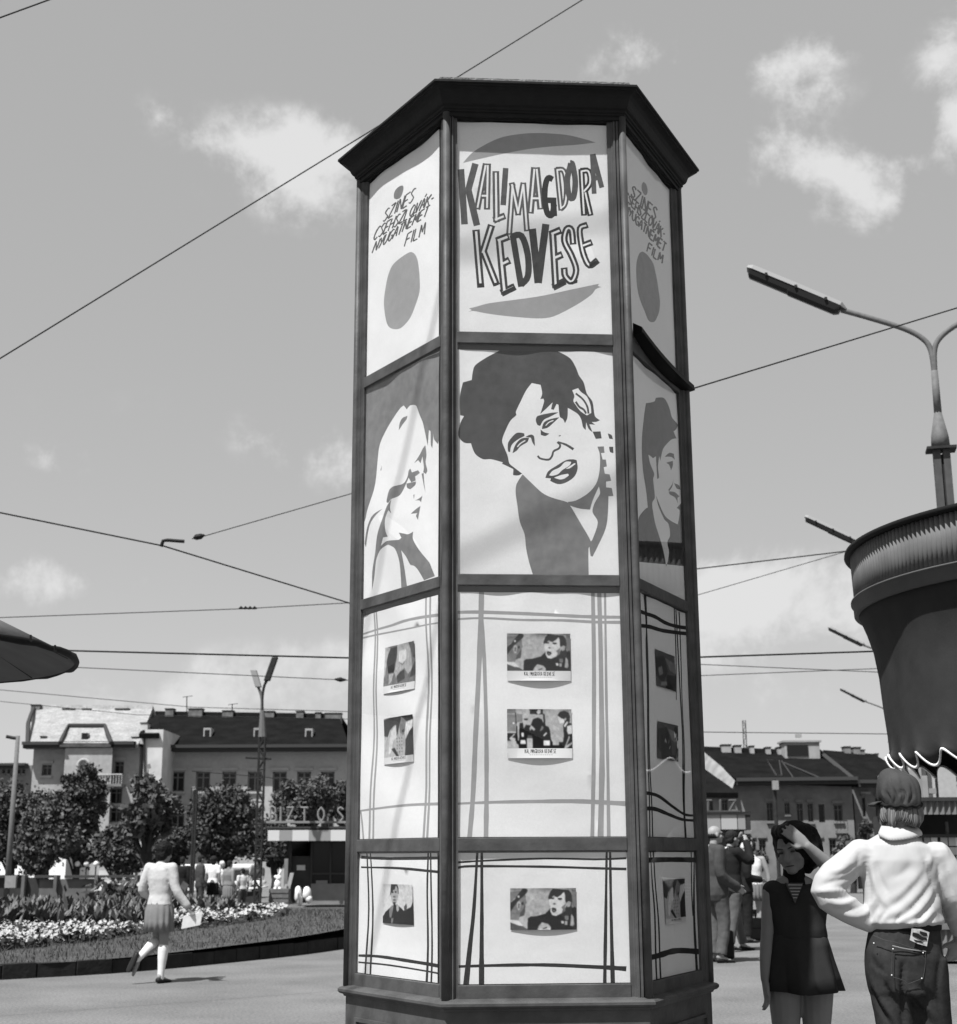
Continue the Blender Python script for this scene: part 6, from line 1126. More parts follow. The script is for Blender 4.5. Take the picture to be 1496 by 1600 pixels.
def headmesh(m, c, f, u, S, jaw=1.0):
    """f = facing, u = up of the head"""
    f = Vector(f).normalized(); u = (Vector(u) - f * Vector(u).dot(f)).normalized(); r = f.cross(u); R = Matrix((r, f, u)).transposed(); P = lambda a, b, d: c + (r * a + f * b + u * d) * S
    m.ball(P(0, -.008, .012), Vector((.044, .055, .052)) * S, R); m.ball(P(0, .012, -.022), Vector((.036 * jaw, .042, .044)) * S, R); m.ball(P(0, .036, -.052), Vector((.018, .018, .013)) * S, R, n=10, m=7)
    m.tube([P(0, .050, .006), P(0, .060, -.010), P(0, .064, -.020)], [(.006 * S, .006 * S), (.0075 * S, .007 * S), (.010 * S, .007 * S)], n=8, ref=r, rnd=True); m.ball(P(0, .045, .013), Vector((.032, .012, .007)) * S, R, n=10, m=6)
    m.ball(P(0, .050, -.036), Vector((.014, .007, .004)) * S, R, n=10, m=6); m.ball(P(0, .0495, -.042), Vector((.012, .007, .004)) * S, R, n=10, m=6)
    for s in (-1, 1): m.ball(P(.046 * s, -.004, -.006), Vector((.006, .013, .018)) * S, R, n=8, m=6); m.ball(P(.024 * s, .036, -.018), Vector((.014, .012, .012)) * S, R, n=8, m=6)
    return P, R
def figure(label, J, S, mats, head_f, head_u=(0, 0, 1), body_f=None, loc=None, cat='person', voxel=.0095, build=1.0, hair=None, top=None, bottom=None, shoes=m_shoe, skin=m_skin, handL=None, handR=None, tie=False, group=None, eyes=True, lowcut=False, foot=True, curlL=.35, curlR=.35):
    """J joints in world space; returns the root"""
    J = {k: Vector(v) for k, v in J.items()}; rx = (J['shr'] - J['shl']).normalized(); t = thing('person', label, cat, loc or Vector((J['pelv'].x, J['pelv'].y, 0)), group); b_ = build; bf = Vector(body_f) if body_f else Vector((0, 0, 1)).cross(rx)
    m = MB(); k = S * b_
    m.tube([J['pelv'] - Vector((0, 0, .035 * S)), J['pelv'], J['waist'], J['chest'], J['nb'] - Vector((0, 0, .02 * S)), J['nb']], [(.075 * k, .055 * k), (.092 * k, .062 * k), (.074 * k, .05 * k), (.092 * k, .06 * k), (.085 * k, .045 * k), (.035 * k, .032 * k)], n=18, ref=rx, rnd=True)
    m.tube([J['nb'] - Vector((0, 0, .02 * S)), J['neck'], J['head'] - (J['head'] - J['neck']) * .3], [.033 * k, .029 * k, .030 * k], n=12)
    for s in 'lr':
        m.tube([J['nb'] - Vector((0, 0, .02 * S)), J['sh' + s]], [.032 * k, .030 * k], n=10, rnd=True)
        m.tube(sub([J['sh' + s], J['el' + s], J['wr' + s]], 4), [.031 * k, .030 * k, .028 * k, .024 * k, .0225 * k, .023 * k, .021 * k, .017 * k, .0135 * k], n=12, rnd=True)
        m.tube(sub([J['hp' + s], J['kn' + s], J['an' + s]], 4), [.052 * k, .051 * k, .046 * k, .039 * k, .033 * k, .034 * k, .033 * k, .026 * k, .020 * k], n=14, rnd=True)
        if foot:
            ff = J.get('tf' + s); ff = Vector(ff) if ff is not None else bf; a = J['an' + s]
            m.tube([a + Vector((0, 0, -.005)) * S - ff * .015 * S, a + ff * .03 * S + Vector((0, 0, -.024)) * S, a + ff * .085 * S + Vector((0, 0, -.037)) * S], [.022 * S, (.024 * S, .018 * S), (.022 * S, .010 * S)], n=10, rnd=True)
    hf = Vector(head_f).normalized(); P, R = headmesh(m, J['head'], hf, head_u, S)
    dl = (J['wrl'] - J['ell']).normalized(); dr = (J['wrr'] - J['elr']).normalized()
    if handL is not False: hl = handL or (dl, bf); hand(m, J['wrl'], hl[0], hl[1], S * 1.02, curlL)
    if handR is not False: hr = handR or (dr, bf); hand(m, J['wrr'], hr[0], hr[1], S * 1.02, curlR)
    body_ = m.build('body', skin, t, voxel=voxel, sm=1)
    if eyes:
        for s in (-1, 1):
            m = MB(); m.ball(P(.019 * s, .0485, .002), Vector((.0075, .004, .0035)) * S, R, n=8, m=6); m.build('eye', m_eye, t); m = MB(); m.tube([P(.008 * s, .055, .013), P(.021 * s, .053, .017), P(.032 * s, .046, .013)], .0016 * S, n=5); m.build('eyebrow', m_h['dark'], t)
        m = MB(); m.tube([P(-.013, .0535, -.039), P(0, .0575, -.0388), P(.013, .0535, -.039)], .0016 * S, n=5); m.build('mouth', mat('lip_line', .07, .5) if 'lip_line' not in bpy.data.materials else bpy.data.materials['lip_line'], t)
    if hair:
        kind, hm = hair; m = MB()
        if kind == 'short': m.ball(P(0, -.012, .022), Vector((.049, .060, .052)) * S, R); m.ball(P(0, -.035, -.012), Vector((.044, .033, .040)) * S, R)
        elif kind == 'fringe': m.ball(P(0, -.014, -.008), Vector((.046, .050, .030)) * S, R)
        elif kind == 'bob': m.ball(P(0, -.014, .018), Vector((.060, .068, .064)) * S, R); m.ball(P(0, -.030, -.025), Vector((.054, .042, .055)) * S, R)
        elif kind == 'bun': m.ball(P(0, -.012, .022), Vector((.051, .060, .054)) * S, R); m.ball(P(0, -.055, .03), Vector((.03, .028, .03)) * S, R)
        m.build('hair', hm, t, voxel=voxel * .9, disp=.008 * S, dsize=.02)
    if top:
        kind, tm = top; m = MB(); g = 1.14 if kind != 'jacket' else 1.24; zb = J['pelv'] - Vector((0, 0, (.055 if kind == 'jacket' else .0) * S)); 
        m.tube([zb, J['pelv'], J['waist'], J['chest'], J['nb'] - Vector((0, 0, .018 * S)), J['nb'] + Vector((0, 0, .004 * S))], [(.094 * k * g, .068 * k * g), (.092 * k * g, .066 * k * g), (.080 * k * g, .056 * k * g), (.094 * k * g, .064 * k * g), (.088 * k * g, .047 * k * g), (.038 * k * g, .036 * k * g)], n=20, ref=rx, rnd=True)
        for s in 'lr':
            e = {'jacket': 1.0, 'long': .97, 'short': .30, 'none': .0}[kind if kind in ('jacket', 'long', 'short', 'none') else 'long']
            if kind != 'none':
                pp = sub([J['sh' + s] + Vector((0, 0, .004 * S)), J['el' + s], J['wr' + s]], 4); nn_ = max(3, int(round(len(pp) * e))); m.tube([J['nb'] - Vector((0, 0, .018 * S)), J['sh' + s]], [.034 * k * g, .034 * k * g], n=10, rnd=True); m.tube(pp[:nn_], [.035 * k * g - .0012 * j * k for j in range(nn_)], n=12, rnd=True)
        m.build({'jacket': 'jacket', 'long': 'blouse', 'short': 'blouse', 'none': 'bodice'}[kind], tm, t, voxel=voxel, sm=2, disp=.011, dsize=.11)
        if kind == 'jacket': 
            m = MB(); m.tube([J['nb'] + Vector((0, 0, .012 * S)) - bf * .005, J['nb'] + Vector((0, 0, .024 * S))], [(.040 * k, .038 * k), (.036 * k, .034 * k)], n=14, ref=rx); m.build('collar', m_wht, t)
    if bottom:
        kind, bm = bottom[:2]; m = MB()
        if kind == 'trousers':
            m.tube([J['pelv'] - Vector((0, 0, .03 * S)), J['pelv'] + Vector((0, 0, .03 * S)), J['waist'] - Vector((0, 0, .03 * S))], [(.088 * k, .064 * k), (.094 * k, .068 * k), (.080 * k, .058 * k)], n=18, ref=rx, rnd=True)
            for s in 'lr': m.tube(sub([J['hp' + s], J['kn' + s], J['an' + s] + (J['kn' + s] - J['an' + s]).normalized() * .012 * S], 4), [.060 * k, .058 * k, .053 * k, .048 * k, .045 * k, .043 * k, .041 * k, .040 * k, .041 * k], n=14, rnd=False)
            m.build('trousers', bm, t, voxel=voxel, sm=1, disp=.014, dsize=.09)
        else:
            hem = bottom[2]; fl = bottom[3]; n = 96; V = []; ks = (0, .15, .4, .7, 1.0); c0 = J['waist'] - Vector((0, 0, .02 * S)); c1 = (J['hpl'] + J['hpr']) / 2; c1 = Vector((c1.x, c1.y, c0.z - hem * S)); npl = bottom[4] if len(bottom) > 4 else 16
            for q, tt in enumerate(ks):
                cc = c0.lerp(c1, tt); a_ = (.078 + fl * tt + .018 * sin(pi * min(tt * 1.3, 1))) * k; b2 = (.058 + fl * .85 * tt + .016 * sin(pi * min(tt * 1.3, 1))) * k
                for j in range(n): th = 2 * pi * j / n; w_ = 1 + .07 * tt * sin(npl * th); V.append(cc + rx * a_ * cos(th) * w_ + bf * b2 * sin(th) * w_)
            m.add(V, [(q * n + j, q * n + (j + 1) % n, (q + 1) * n + (j + 1) % n, (q + 1) * n + j) for q in range(4) for j in range(n)] + [tuple(reversed(range(n)))]); o = m.build('skirt', bm, t, smooth=True); sol = o.modifiers.new('t', 'SOLIDIFY'); sol.thickness = .004
    if shoes and foot:
        for s in 'lr':
            ff = J.get('tf' + s); ff = Vector(ff) if ff is not None else bf; a = J['an' + s]; dn = Vector((0, 0, -1)) if 'tf' + s not in J else Vector(J.get('td' + s, (0, 0, -1)))
            m = MB(); m.tube([a + dn * .028 * S - ff * .024 * S, a + ff * .02 * S + dn * .030 * S, a + ff * .065 * S + dn * .036 * S, a + ff * .105 * S + dn * .040 * S], [(.023 * S, .020 * S), (.025 * S, .020 * S), (.027 * S, .014 * S), (.022 * S, .010 * S)], n=12, ref=rx, rnd=True); m.build('shoe', shoes, t, smooth=True)
    return t, J, P, R
def proj(P):
    a = P - np.array(O); X = a @ np.array(rt); U = a @ np.array(up); D = a @ np.array(fwd); return 748 + F * X / D, 800 - F * U / D
def sculpt(o, folds, noise=.008, camside=True):
    """apply the modifiers, then push the cloth along its normals into ridges and hollows"""
    bpy.context.view_layer.update(); dg = bpy.context.evaluated_depsgraph_get(); me = bpy.data.meshes.new_from_object(o.evaluated_get(dg)); o.modifiers.clear(); o.data = me
    n = len(me.vertices); co = np.empty(n * 3); me.vertices.foreach_get('co', co); co = co.reshape(-1, 3); nr = np.empty(n * 3); me.vertex_normals.foreach_get('vector', nr); nr = nr.reshape(-1, 3)
    px, py = proj(co + np.array(W(o))); d = np.zeros(n); side = np.clip(-nr[:, 1] * 2.2 + .25, 0, 1)
    for P, amp, sg in folds:
        Q = np.array([(p.x, p.y) for p in sub([(x, y, 0) for x, y in P], 6)]); m_ = len(Q); D = np.sqrt((px[:, None] - Q[None, :, 0]) ** 2 + (py[:, None] - Q[None, :, 1]) ** 2); k = D.argmin(1); dm = D[np.arange(n), k]; tt = k / (m_ - 1)
        d += amp * np.exp(-(dm / sg) ** 2) * (np.sin(pi * np.clip(tt * .92 + .04, 0, 1)) ** .6) * side
    X = co * 1.0; f1 = np.sin(X[:, 0] * 41 + 3 * np.sin(X[:, 2] * 17)) * np.sin(X[:, 2] * 29 + 2.5 * np.sin(X[:, 0] * 23 + X[:, 1] * 9)); f2 = np.sin(X[:, 0] * 17 + X[:, 2] * 11 + 2 * np.sin(X[:, 1] * 21)); d += noise * (.35 * f1 + .5 * f2) * .5
    co = co + nr * d[:, None]; me.vertices.foreach_set('co', co.ravel()); me.update(); me.polygons.foreach_set('use_smooth', np.ones(len(me.polygons), dtype=bool))
def pose(x, y, face, S, ov=None, z=None):
    """standard skeleton turned to 'face' (degrees, 0 = walking away from the camera), joints overridden in body space"""
    a = radians(-face); R = Matrix.Rotation(a, 3, 'Z'); d = dict(SK); d.update(ov or {}); z = gz(x, y) if z is None else z; out = {}
    for k, v in d.items():
        v = Vector(v); out[k] = R @ v if k[:2] in ('tf', 'td') else Vector((x, y, z)) + R @ v * S
    return out, R @ Vector((0, 1, 0))
def feet(px, py, Y): p = at(px, py, Y); return p.x
# walking girl on the left, seen from behind: right foot planted, left leg kicked back
Yw = 16.3; xw = at(246, 1500, Yw).x
J, f = pose(xw, Yw, 28, 1.50, dict(head=(-.0, .03, .925), hpl=(-.05, 0, .52), hpr=(.05, 0, .52), knr=(.045, .01, .285), anr=(.05, -.015, .05), knl=(-.045, .04, .30), anl=(-.075, -.125, .175), tfl=(-.15, -.35, -.9), tdl=(-.1, -.95, .3), ell=(-.145, -.03, .655), wrl=(-.13, .08, .60), elr=(.15, -.005, .66), wrr=(.215, .045, .545)))
figure('girl in pale cardigan, pleated skirt and white knee socks walking past the flower bed', J, 1.50, None, f * .9 + Vector((.2, 0, -.25)), hair=('bob', m_h['black']), top=('long', m_cardi), bottom=('skirt', m_skirt, .245, .038, 14), loc=(xw, Yw, 0), body_f=f, skin=m_skin2)
root = [o for o in COL.objects if o.name.startswith('person')][-1]
for s in 'lr':
    m = MB(); m.tube(sub([J['kn' + s] - (J['kn' + s] - J['an' + s]) * .14, J['kn' + s].lerp(J['an' + s], .45) , J['an' + s] + (J['an' + s] - J['kn' + s]) * .06], 4), [.0365 * 1.5, .0375 * 1.5, .0375 * 1.5, .036 * 1.5, .0345 * 1.5, .031 * 1.5, .027 * 1.5, .025 * 1.5, .0255 * 1.5], n=14, rnd=True); m.build('knee_sock', m_sock, root, smooth=True)
w_ = J['wrr'] + Vector((.04, .0, -.13)); m = MB(); m.box(w_ - Vector((.09, .01, .12)), (.20, .05, .04), (0, .012, 0), (.02, 0, .14)); o = m.build('paper_bag', m_wht, None, bevel=.003, origin=w_); tag(o, 'pale flat paper bag held in the walking girl\'s right hand', 'bag')
# market people
def extra(label, px, Y, S, face, hair, top, bottom, ov=None, sk=m_skin2, zz=None, **k):
    x = at(px, 1380, Y).x; J, f = pose(x, Y, face, S, ov, zz); return figure(label, J, S, None, f, hair=hair, top=top, bottom=bottom, body_f=f, loc=(x, Y, gz(x, Y)), voxel=.014, eyes=False, skin=sk, **k)
extra('person in a dark jacket with back turned before the bus', 284, 43.5, 1.66, 5, ('short', m_h['dark']), ('jacket', m_black), ('trousers', m_suit))
extra('person in a grey coat beside the thin lattice pole', 313, 42.5, 1.68, 60, ('short', m_h['dark']), ('jacket', m_suit), ('trousers', m_suit))
extra('person with white top and black skirt in the middle of the market group', 333, 43, 1.66, 20, ('bob', m_h['dark']), ('short', m_wht), ('skirt', m_black, .26, .03))
extra('stout person in a grey sleeveless dress at the market table', 358, 42, 1.52, 40, ('short', m_h['dark']), ('none', m_dress), ('skirt', m_dress, .33, .02), build=1.3)
extra('child in a striped pale top between the dress and the market table', 379, 43, 1.32, -40, ('short', m_h['dark']), ('short', m_aw1), ('trousers', m_suit))
extra('seller in dark clothes leaning over the market table', 402, 47.2, 1.62, 190, ('bob', m_h['black']), ('short', m_suit), ('trousers', m_black), ov=dict(wrl=(-.07, .2, .5), wrr=(.07, .2, .5), ell=(-.13, .08, .60), elr=(.13, .08, .60)))
extra('person half hidden behind the white-topped one near the bus', 346, 44.5, 1.55, 120, ('short', m_h['white']), ('short', m_wht), ('trousers', m_suit))
# right-hand passers-by
Yb_ = 18.9; xb = at(1120, 1400, Yb_).x
J, f = pose(xb, Yb_, 75, 1.70, dict(wrl=(-.10, .12, .56), wrr=(.10, .12, .55), ell=(-.14, -.02, .65), elr=(.14, -.02, .64), knr=(.05, .03, .285)))
_, J2, P, R = figure('bald man in glasses and grey suit standing at the right edge of the column', J, 1.70, None, f, hair=('fringe', m_h['dark']), top=('jacket', m_suit), bottom=('trousers', m_trous), body_f=f, loc=(xb, Yb_, 0), build=1.08)
root = bpy.data.objects[[o.name for o in COL.objects if o.name.startswith('person')][-1]]
m = MB(); m.tube([P(-.048, 0, .004), P(-.04, .05, .004)], .003, n=5); m.tube([P(.048, 0, .004), P(.04, .05, .004)], .003, n=5)
for s in (-1, 1): m.tube([P(.02 * s + .016 * cos(q), .057, .002 + .012 * sin(q)) for q in np.linspace(0, 2 * pi, 13)], .0028, n=5)
m.build('spectacles', m_wire, root)
Yk = 21; xk = at(1145, 1400, Yk).x
J, f = pose(xk, Yk, 62, 1.68, dict(head=(0, .03, .925), wrl=(-.06, .13, .90), wrr=(.06, .13, .89), ell=(-.15, .09, .74), elr=(.15, .09, .74), knl=(-.06, .07, .285), anl=(-.06, .14, .05), knr=(.05, -.03, .285), anr=(.05, -.09, .06)))
_, J2, P, R = figure('man in black jacket and light trousers raising a camera to his face', J, 1.68, None, f, hair=('short', m_h['dark']), top=('jacket', m_black), bottom=('trousers', m_trous), body_f=f, loc=(xk, Yk, 0))
c = (J['wrl'] + J['wrr']) / 2 + f * .07 + Vector((0, 0, .04)); t = thing('camera', 'black camera with pale lens held up by the man in the black jacket', 'camera', c); m = MB(); m.cbox(c, .13, .08, .085, atan2(f.y, f.x) - pi / 2); m.build('camera_body', m_wire, t, bevel=.006); m = MB(); m.tube([c + f * .03, c + f * .10], .03, n=14); m.build('lens', m_zinc, t)
Ye = 23; xe = at(1163, 1400, Ye).x
J, f = pose(xe, Ye, 70, 1.58, dict(head=(0, .06, .915), nb=(0, .02, .825), wrl=(-.10, .14, .60), wrr=(.08, .14, .60)))
figure('stooping white-haired person in dark coat behind the photographing man', J, 1.58, None, f + Vector((0, 0, -.5)), hair=('short', m_h['white']), top=('jacket', m_black), bottom=('trousers', m_black), body_f=f, loc=(xe, Ye, 0), build=1.05)
Yf = 24; xf_ = at(1178, 1400, Yf).x
J, f = pose(xf_, Yf, 10, 1.55, dict(wrr=(.17, .0, .50), elr=(.16, -.01, .65)))
figure('woman in a sleeveless white top and grey skirt walking away behind the bags', J, 1.55, None, f, hair=('short', m_h['dark']), top=('none', m_wht), bottom=('skirt', m_dress, .22, .03), body_f=f, loc=(xf_, Yf, 0))
def bag(label, px, py, Y, w_, h, d, mm, name='suitcase'):
    c = at(px, py, Y); z0 = gz(c.x, Y); t = thing(name, label, 'bag', (c.x, Y, z0)); m = MB(); m.box((c.x - w_ / 2, Y - d / 2, z0 + .01), (w_, 0, 0), (0, d, 0), (0, 0, h)); m.build('body', mm, t, bevel=.03); m = MB(); m.tube(sub([(c.x - .07, Y, z0 + h), (c.x - .06, Y, z0 + h + .09), (c.x + .06, Y, z0 + h + .09), (c.x + .07, Y, z0 + h)], 4), .012, n=6); m.build('handle', m_wire, t)
    m = MB(); m.box((c.x - w_ / 2 - .003, Y - d / 2 - .006, z0 + h * .55), (w_ + .006, 0, 0), (0, d + .012, 0), (0, 0, .015)); m.build('strap', m_wire, t); return t
bag('shiny black bag on the ground just right of the bald man', 1130, 1450, 19.4, .26, .36, .16, m_shoe, 'shoulder_bag'); c = at(1126, 1428, 19.3); m = MB(); m.ball(c, (.05, .03, .075)); tag(m.build('paper_roll', m_wht, None, smooth=True, origin=c), 'white paper bundle sticking out of the black bag', 'paper')
bag('dark suitcase standing beside the white-haired person', 1174, 1430, 23.5, .36, .34, .18, m_suit)

# ---- the woman in the cap, back to the camera
YC_ = 6.2; A_ = lambda x, y, dy=0: at(x, y, YC_ + dy)
zf = lambda x, z: Vector((at(x, 1500, YC_).x, YC_, z))
m_shirt = mat('white_shirt_cotton', .40, .85, spec=.1, bump=.35, bs=5, stretch=(1, 1, .5)); m_jean = mat('dark_denim', .028, .85, var=.25, vs=6, bump=.5, bs=7, var2=.15, vs2=60); m_cap = mat('grey_cap_cloth', .052, .85, var=.1, vs=20, bump=.15, bs=25)
t = thing('person', 'woman in dark cap, white blouse and jeans, back to the camera, hand on hip', 'person', zf(1410, 0))
rx = Vector((1, 0, 0))
m = MB(); hd = A_(1404, 1256, .02); headmesh(m, hd, (-.35, .93, -.05), (0, 0, 1), 1.66)
m.tube([A_(1405, 1275), A_(1406, 1300), A_(1406, 1325)], [.055, .052, .06], n=14, rnd=True)
m.tube([A_(1412, 1470), A_(1412, 1450), A_(1408, 1400), A_(1404, 1340), A_(1404, 1312)], [(.135, .10), (.125, .09), (.13, .09), (.15, .09), (.09, .06)], n=20, ref=rx, rnd=True)
shl_, ell_, wrl_ = A_(1343, 1335), A_(1293, 1392, -.02), A_(1368, 1447, -.02)
shr_, elr_, wrr_ = A_(1466, 1338), A_(1492, 1402, .02), A_(1500, 1468, .16)
for (a, b, c) in ((shl_, ell_, wrl_), (shr_, elr_, wrr_)): m.tube(sub([a, b, c], 4), [.048, .046, .043, .04, .038, .036, .033, .028, .024], n=12, rnd=True)
hand(m, wrl_, (.35, .9, -.3), (.3, 0, 1), 1.5, .5); hand(m, wrr_, (-.1, .6, -.7), (-1, 0, 0), 1.65, .4)
for (h, k_, a) in ((zf(1388, .86), zf(1392, .47), zf(1396, .09)), (zf(1442, .86), zf(1450, .47), zf(1455, .09))):
    m.tube(sub([h, k_, a], 3), [.060, .056, .052, .046, .044, .040, .034], n=14, rnd=True); m.tube([a + Vector((0, -.02, -.01)), a + Vector((0, .06, -.045)), a + Vector((0, .14, -.062))], [.036, (.04, .028), (.036, .018)], n=10, rnd=True)
m.build('body', m_skin, t, voxel=.007, sm=2)
# blouse
m = MB(); m.tube([A_(1412, 1452), A_(1411, 1441), A_(1410, 1420), A_(1407, 1385), A_(1404, 1345), A_(1404, 1322), A_(1404, 1304), A_(1404, 1298)], [(.128, .105), (.168, .138), (.160, .128), (.158, .118), (.172, .108), (.150, .088), (.070, .058), (.050, .048)], n=36, ref=rx)
m.tube([A_(1404, 1346), shl_], [.075, .064], n=14, rnd=True); m.tube([A_(1404, 1346), shr_], [.075, .064], n=14, rnd=True)
m.tube(sub([shl_, ell_, A_(1358, 1441, -.02)], 5), [.062, .066, .067, .066, .064, .068, .066, .060, .054, .048, .040], n=18, rnd=True)
m.tube(sub([shr_, elr_, A_(1498, 1452, .12)], 5), [.062, .068, .070, .070, .070, .070, .066, .060, .055, .048, .038], n=18, rnd=True)
b = m.build('blouse', m_shirt, t, voxel=.0065, sm=3)
sculpt(b, [([(1372, 1436), (1402, 1424), (1430, 1402), (1450, 1374)], 0.0065, 7.15), ([(1394, 1443), (1426, 1432), (1450, 1408), (1462, 1384)], 0.0080, 6.50), ([(1384, 1408), (1408, 1396), (1432, 1370), (1446, 1352)], 0.0060, 7.80), ([(1378, 1424), (1404, 1410), (1428, 1386), (1444, 1364)], -0.0045, 5.20), ([(1384, 1440), (1416, 1428), (1440, 1402), (1456, 1380)], -0.0060, 4.55), ([(1410, 1443), (1438, 1432), (1456, 1410), (1465, 1395)], -0.0086, 4.55),
  ([(1418, 1445), (1444, 1438), (1462, 1420)], 0.0086, 5.20), ([(1360, 1340), (1366, 1372), (1376, 1400), (1390, 1418)], 0.0072, 5.20), ([(1352, 1345), (1358, 1380), (1362, 1415)], -0.0072, 5.20), ([(1368, 1345), (1376, 1375), (1388, 1396)], -0.0065, 5.20), ([(1352, 1430), (1362, 1415), (1370, 1400)], 0.0072, 4.55), ([(1360, 1440), (1366, 1428), (1374, 1414)], -0.0086, 3.90), ([(1374, 1444), (1378, 1434), (1386, 1424)], -0.0086, 3.38), ([(1400, 1447), (1402, 1438), (1410, 1430)], -0.0086, 3.38), ([(1430, 1450), (1434, 1442), (1442, 1434)], -0.0086, 3.38), ([(1450, 1451), (1454, 1442), (1460, 1432)], -0.0072, 3.38),
  ([(1445, 1345), (1455, 1370), (1464, 1400)], -0.0115, 5.20), ([(1456, 1335), (1452, 1350), (1450, 1365)], 0.0058, 5.20), ([(1380, 1325), (1410, 1332), (1440, 1325)], 0.0036, 13.00), ([(1425, 1350), (1412, 1364), (1396, 1372)], -0.0050, 6.50),
  ([(1345, 1330), (1342, 1352), (1350, 1372)], -0.0072, 5.20), ([(1338, 1322), (1325, 1345), (1310, 1362)], 0.0043, 6.50), ([(1282, 1384), (1300, 1378), (1325, 1372), (1342, 1360)], -0.0079, 4.55), ([(1280, 1394), (1300, 1392), (1330, 1392)], 0.0072, 4.16), ([(1280, 1400), (1305, 1404), (1330, 1402)], -0.0072, 3.90), ([(1300, 1412), (1320, 1412), (1345, 1402)], 0.0072, 4.55), ([(1305, 1422), (1330, 1422), (1350, 1415)], -0.0065, 4.16), ([(1318, 1430), (1340, 1432), (1356, 1426)], 0.0058, 3.90), ([(1300, 1362), (1318, 1358), (1336, 1344)], 0.0058, 4.55), ([(1298, 1370), (1316, 1366), (1338, 1352)], -0.0043, 3.90),
  ([(1476, 1350), (1484, 1378), (1492, 1400)], -0.0072, 5.20), ([(1468, 1360), (1474, 1385), (1484, 1410)], 0.0072, 5.20), ([(1472, 1425), (1484, 1420), (1496, 1412)], -0.0072, 3.90), ([(1474, 1438), (1486, 1434), (1498, 1428)], 0.0072, 3.90)], .010)
m = MB(); P_ = [A_(1373, 1302, -.035), A_(1388, 1308, -.078), A_(1405, 1308, -.085), A_(1425, 1305, -.07), A_(1440, 1300, -.035)]; top_ = [A_(1378, 1291, -.02), A_(1390, 1292, -.055), A_(1405, 1293, -.065), A_(1421, 1292, -.055), A_(1432, 1291, -.02)]
P_ = sub(P_, 8); top_ = sub(top_, 8); n = len(P_); V = top_ + [p + Vector((0, -.004, 0)) for p in P_] + [p + Vector((0, -.010, -.012 - .004 * (k % 2))) for k, p in enumerate(P_)]; m.add(V, [(r * n + k, r * n + k + 1, (r + 1) * n + k + 1, (r + 1) * n + k) for r in range(2) for k in range(n - 1)]); o = m.build('frilled_collar', m_shirt, t, smooth=True); s_ = o.modifiers.new('t', 'SOLIDIFY'); s_.thickness = .003
# cap
cc = A_(1405, 1240, .0); m = MB(); n = 48; V = []; prof = [(.02, .100), (.052, .094), (.076, .079), (.090, .052), (.096, .02), (.095, -.012), (.090, -.032), (.084, -.043)]
for q, (r_, z_) in enumerate(prof):
    for k in range(n):
        a = 2 * pi * k / n; seam = 1 - .05 * abs(cos(a * 4 + .4)) ** 30 * (q > 0); pu = 1 + (.06 * sin(a * 13 + 2 * sin(a * 3)) + .05 * sin(a * 7 + 1)) * max(0, (q - 3) / 4) ** 1.3 + .03 * sin(a * 3 + q * .8) * (q > 1); tilt = -.012 * cos(a + .6); V.append(cc + Vector((r_ * cos(a) * seam * pu * .96, r_ * 1.12 * sin(a) * seam * pu, z_ + tilt - .02 * max(0, -sin(a)) * q / 7)))
m.add(V, [(q * n + k, (q + 1) * n + k, (q + 1) * n + (k + 1) % n, q * n + (k + 1) % n) for q in range(7) for k in range(n)] + [tuple(range(n))]); o = m.build('cap', m_cap, t, smooth=True); s_ = o.modifiers.new('s', 'SUBSURF'); s_.levels = 2; s_.render_levels = 2
sculpt(o, [([(1396, 1232), (1400, 1244), (1398, 1256)], -.008, 2.0), ([(1404, 1240), (1412, 1236), (1416, 1244), (1412, 1256)], -.009, 1.8), ([(1424, 1228), (1428, 1242), (1422, 1254)], -.008, 2.2), ([(1384, 1236), (1390, 1246), (1392, 1254)], -.007, 1.8), ([(1408, 1242), (1406, 1254)], .006, 1.6), ([(1391, 1212), (1393, 1226), (1394, 1240)], -.003, 1.2), ([(1420, 1240), (1418, 1254)], .006, 1.8), ([(1378, 1236), (1384, 1250)], .005, 2)], .004)
m = MB(); m.tube([cc + Vector((.086 * cos(a), .096 * sin(a), -.044 - .012 * max(0, -sin(a)) + .004 * sin(a * 13))) for a in np.linspace(0, 2 * pi, 49)], [(.008, .010)] * 49, n=7, ref=(0, 0, 1), cap=False); m.build('cap_band', m_black, o, smooth=True)
m = MB(); V = []
for k in range(15):
    a = radians(80 + k * 8.5); 
    for (r_, z_) in ((.088, -.032), (.112, -.036), (.132, -.046)): V.append(cc + Vector((r_ * cos(a), r_ * 1.1 * sin(a), z_)))
m.add(V, [(k * 3 + j, k * 3 + j + 1, k * 3 + 4 + j, k * 3 + 3 + j) for k in range(14) for j in range(2)]); o2 = m.build('cap_peak', m_cap, o, smooth=True); s_ = o2.modifiers.new('t', 'SOLIDIFY'); s_.thickness = .006
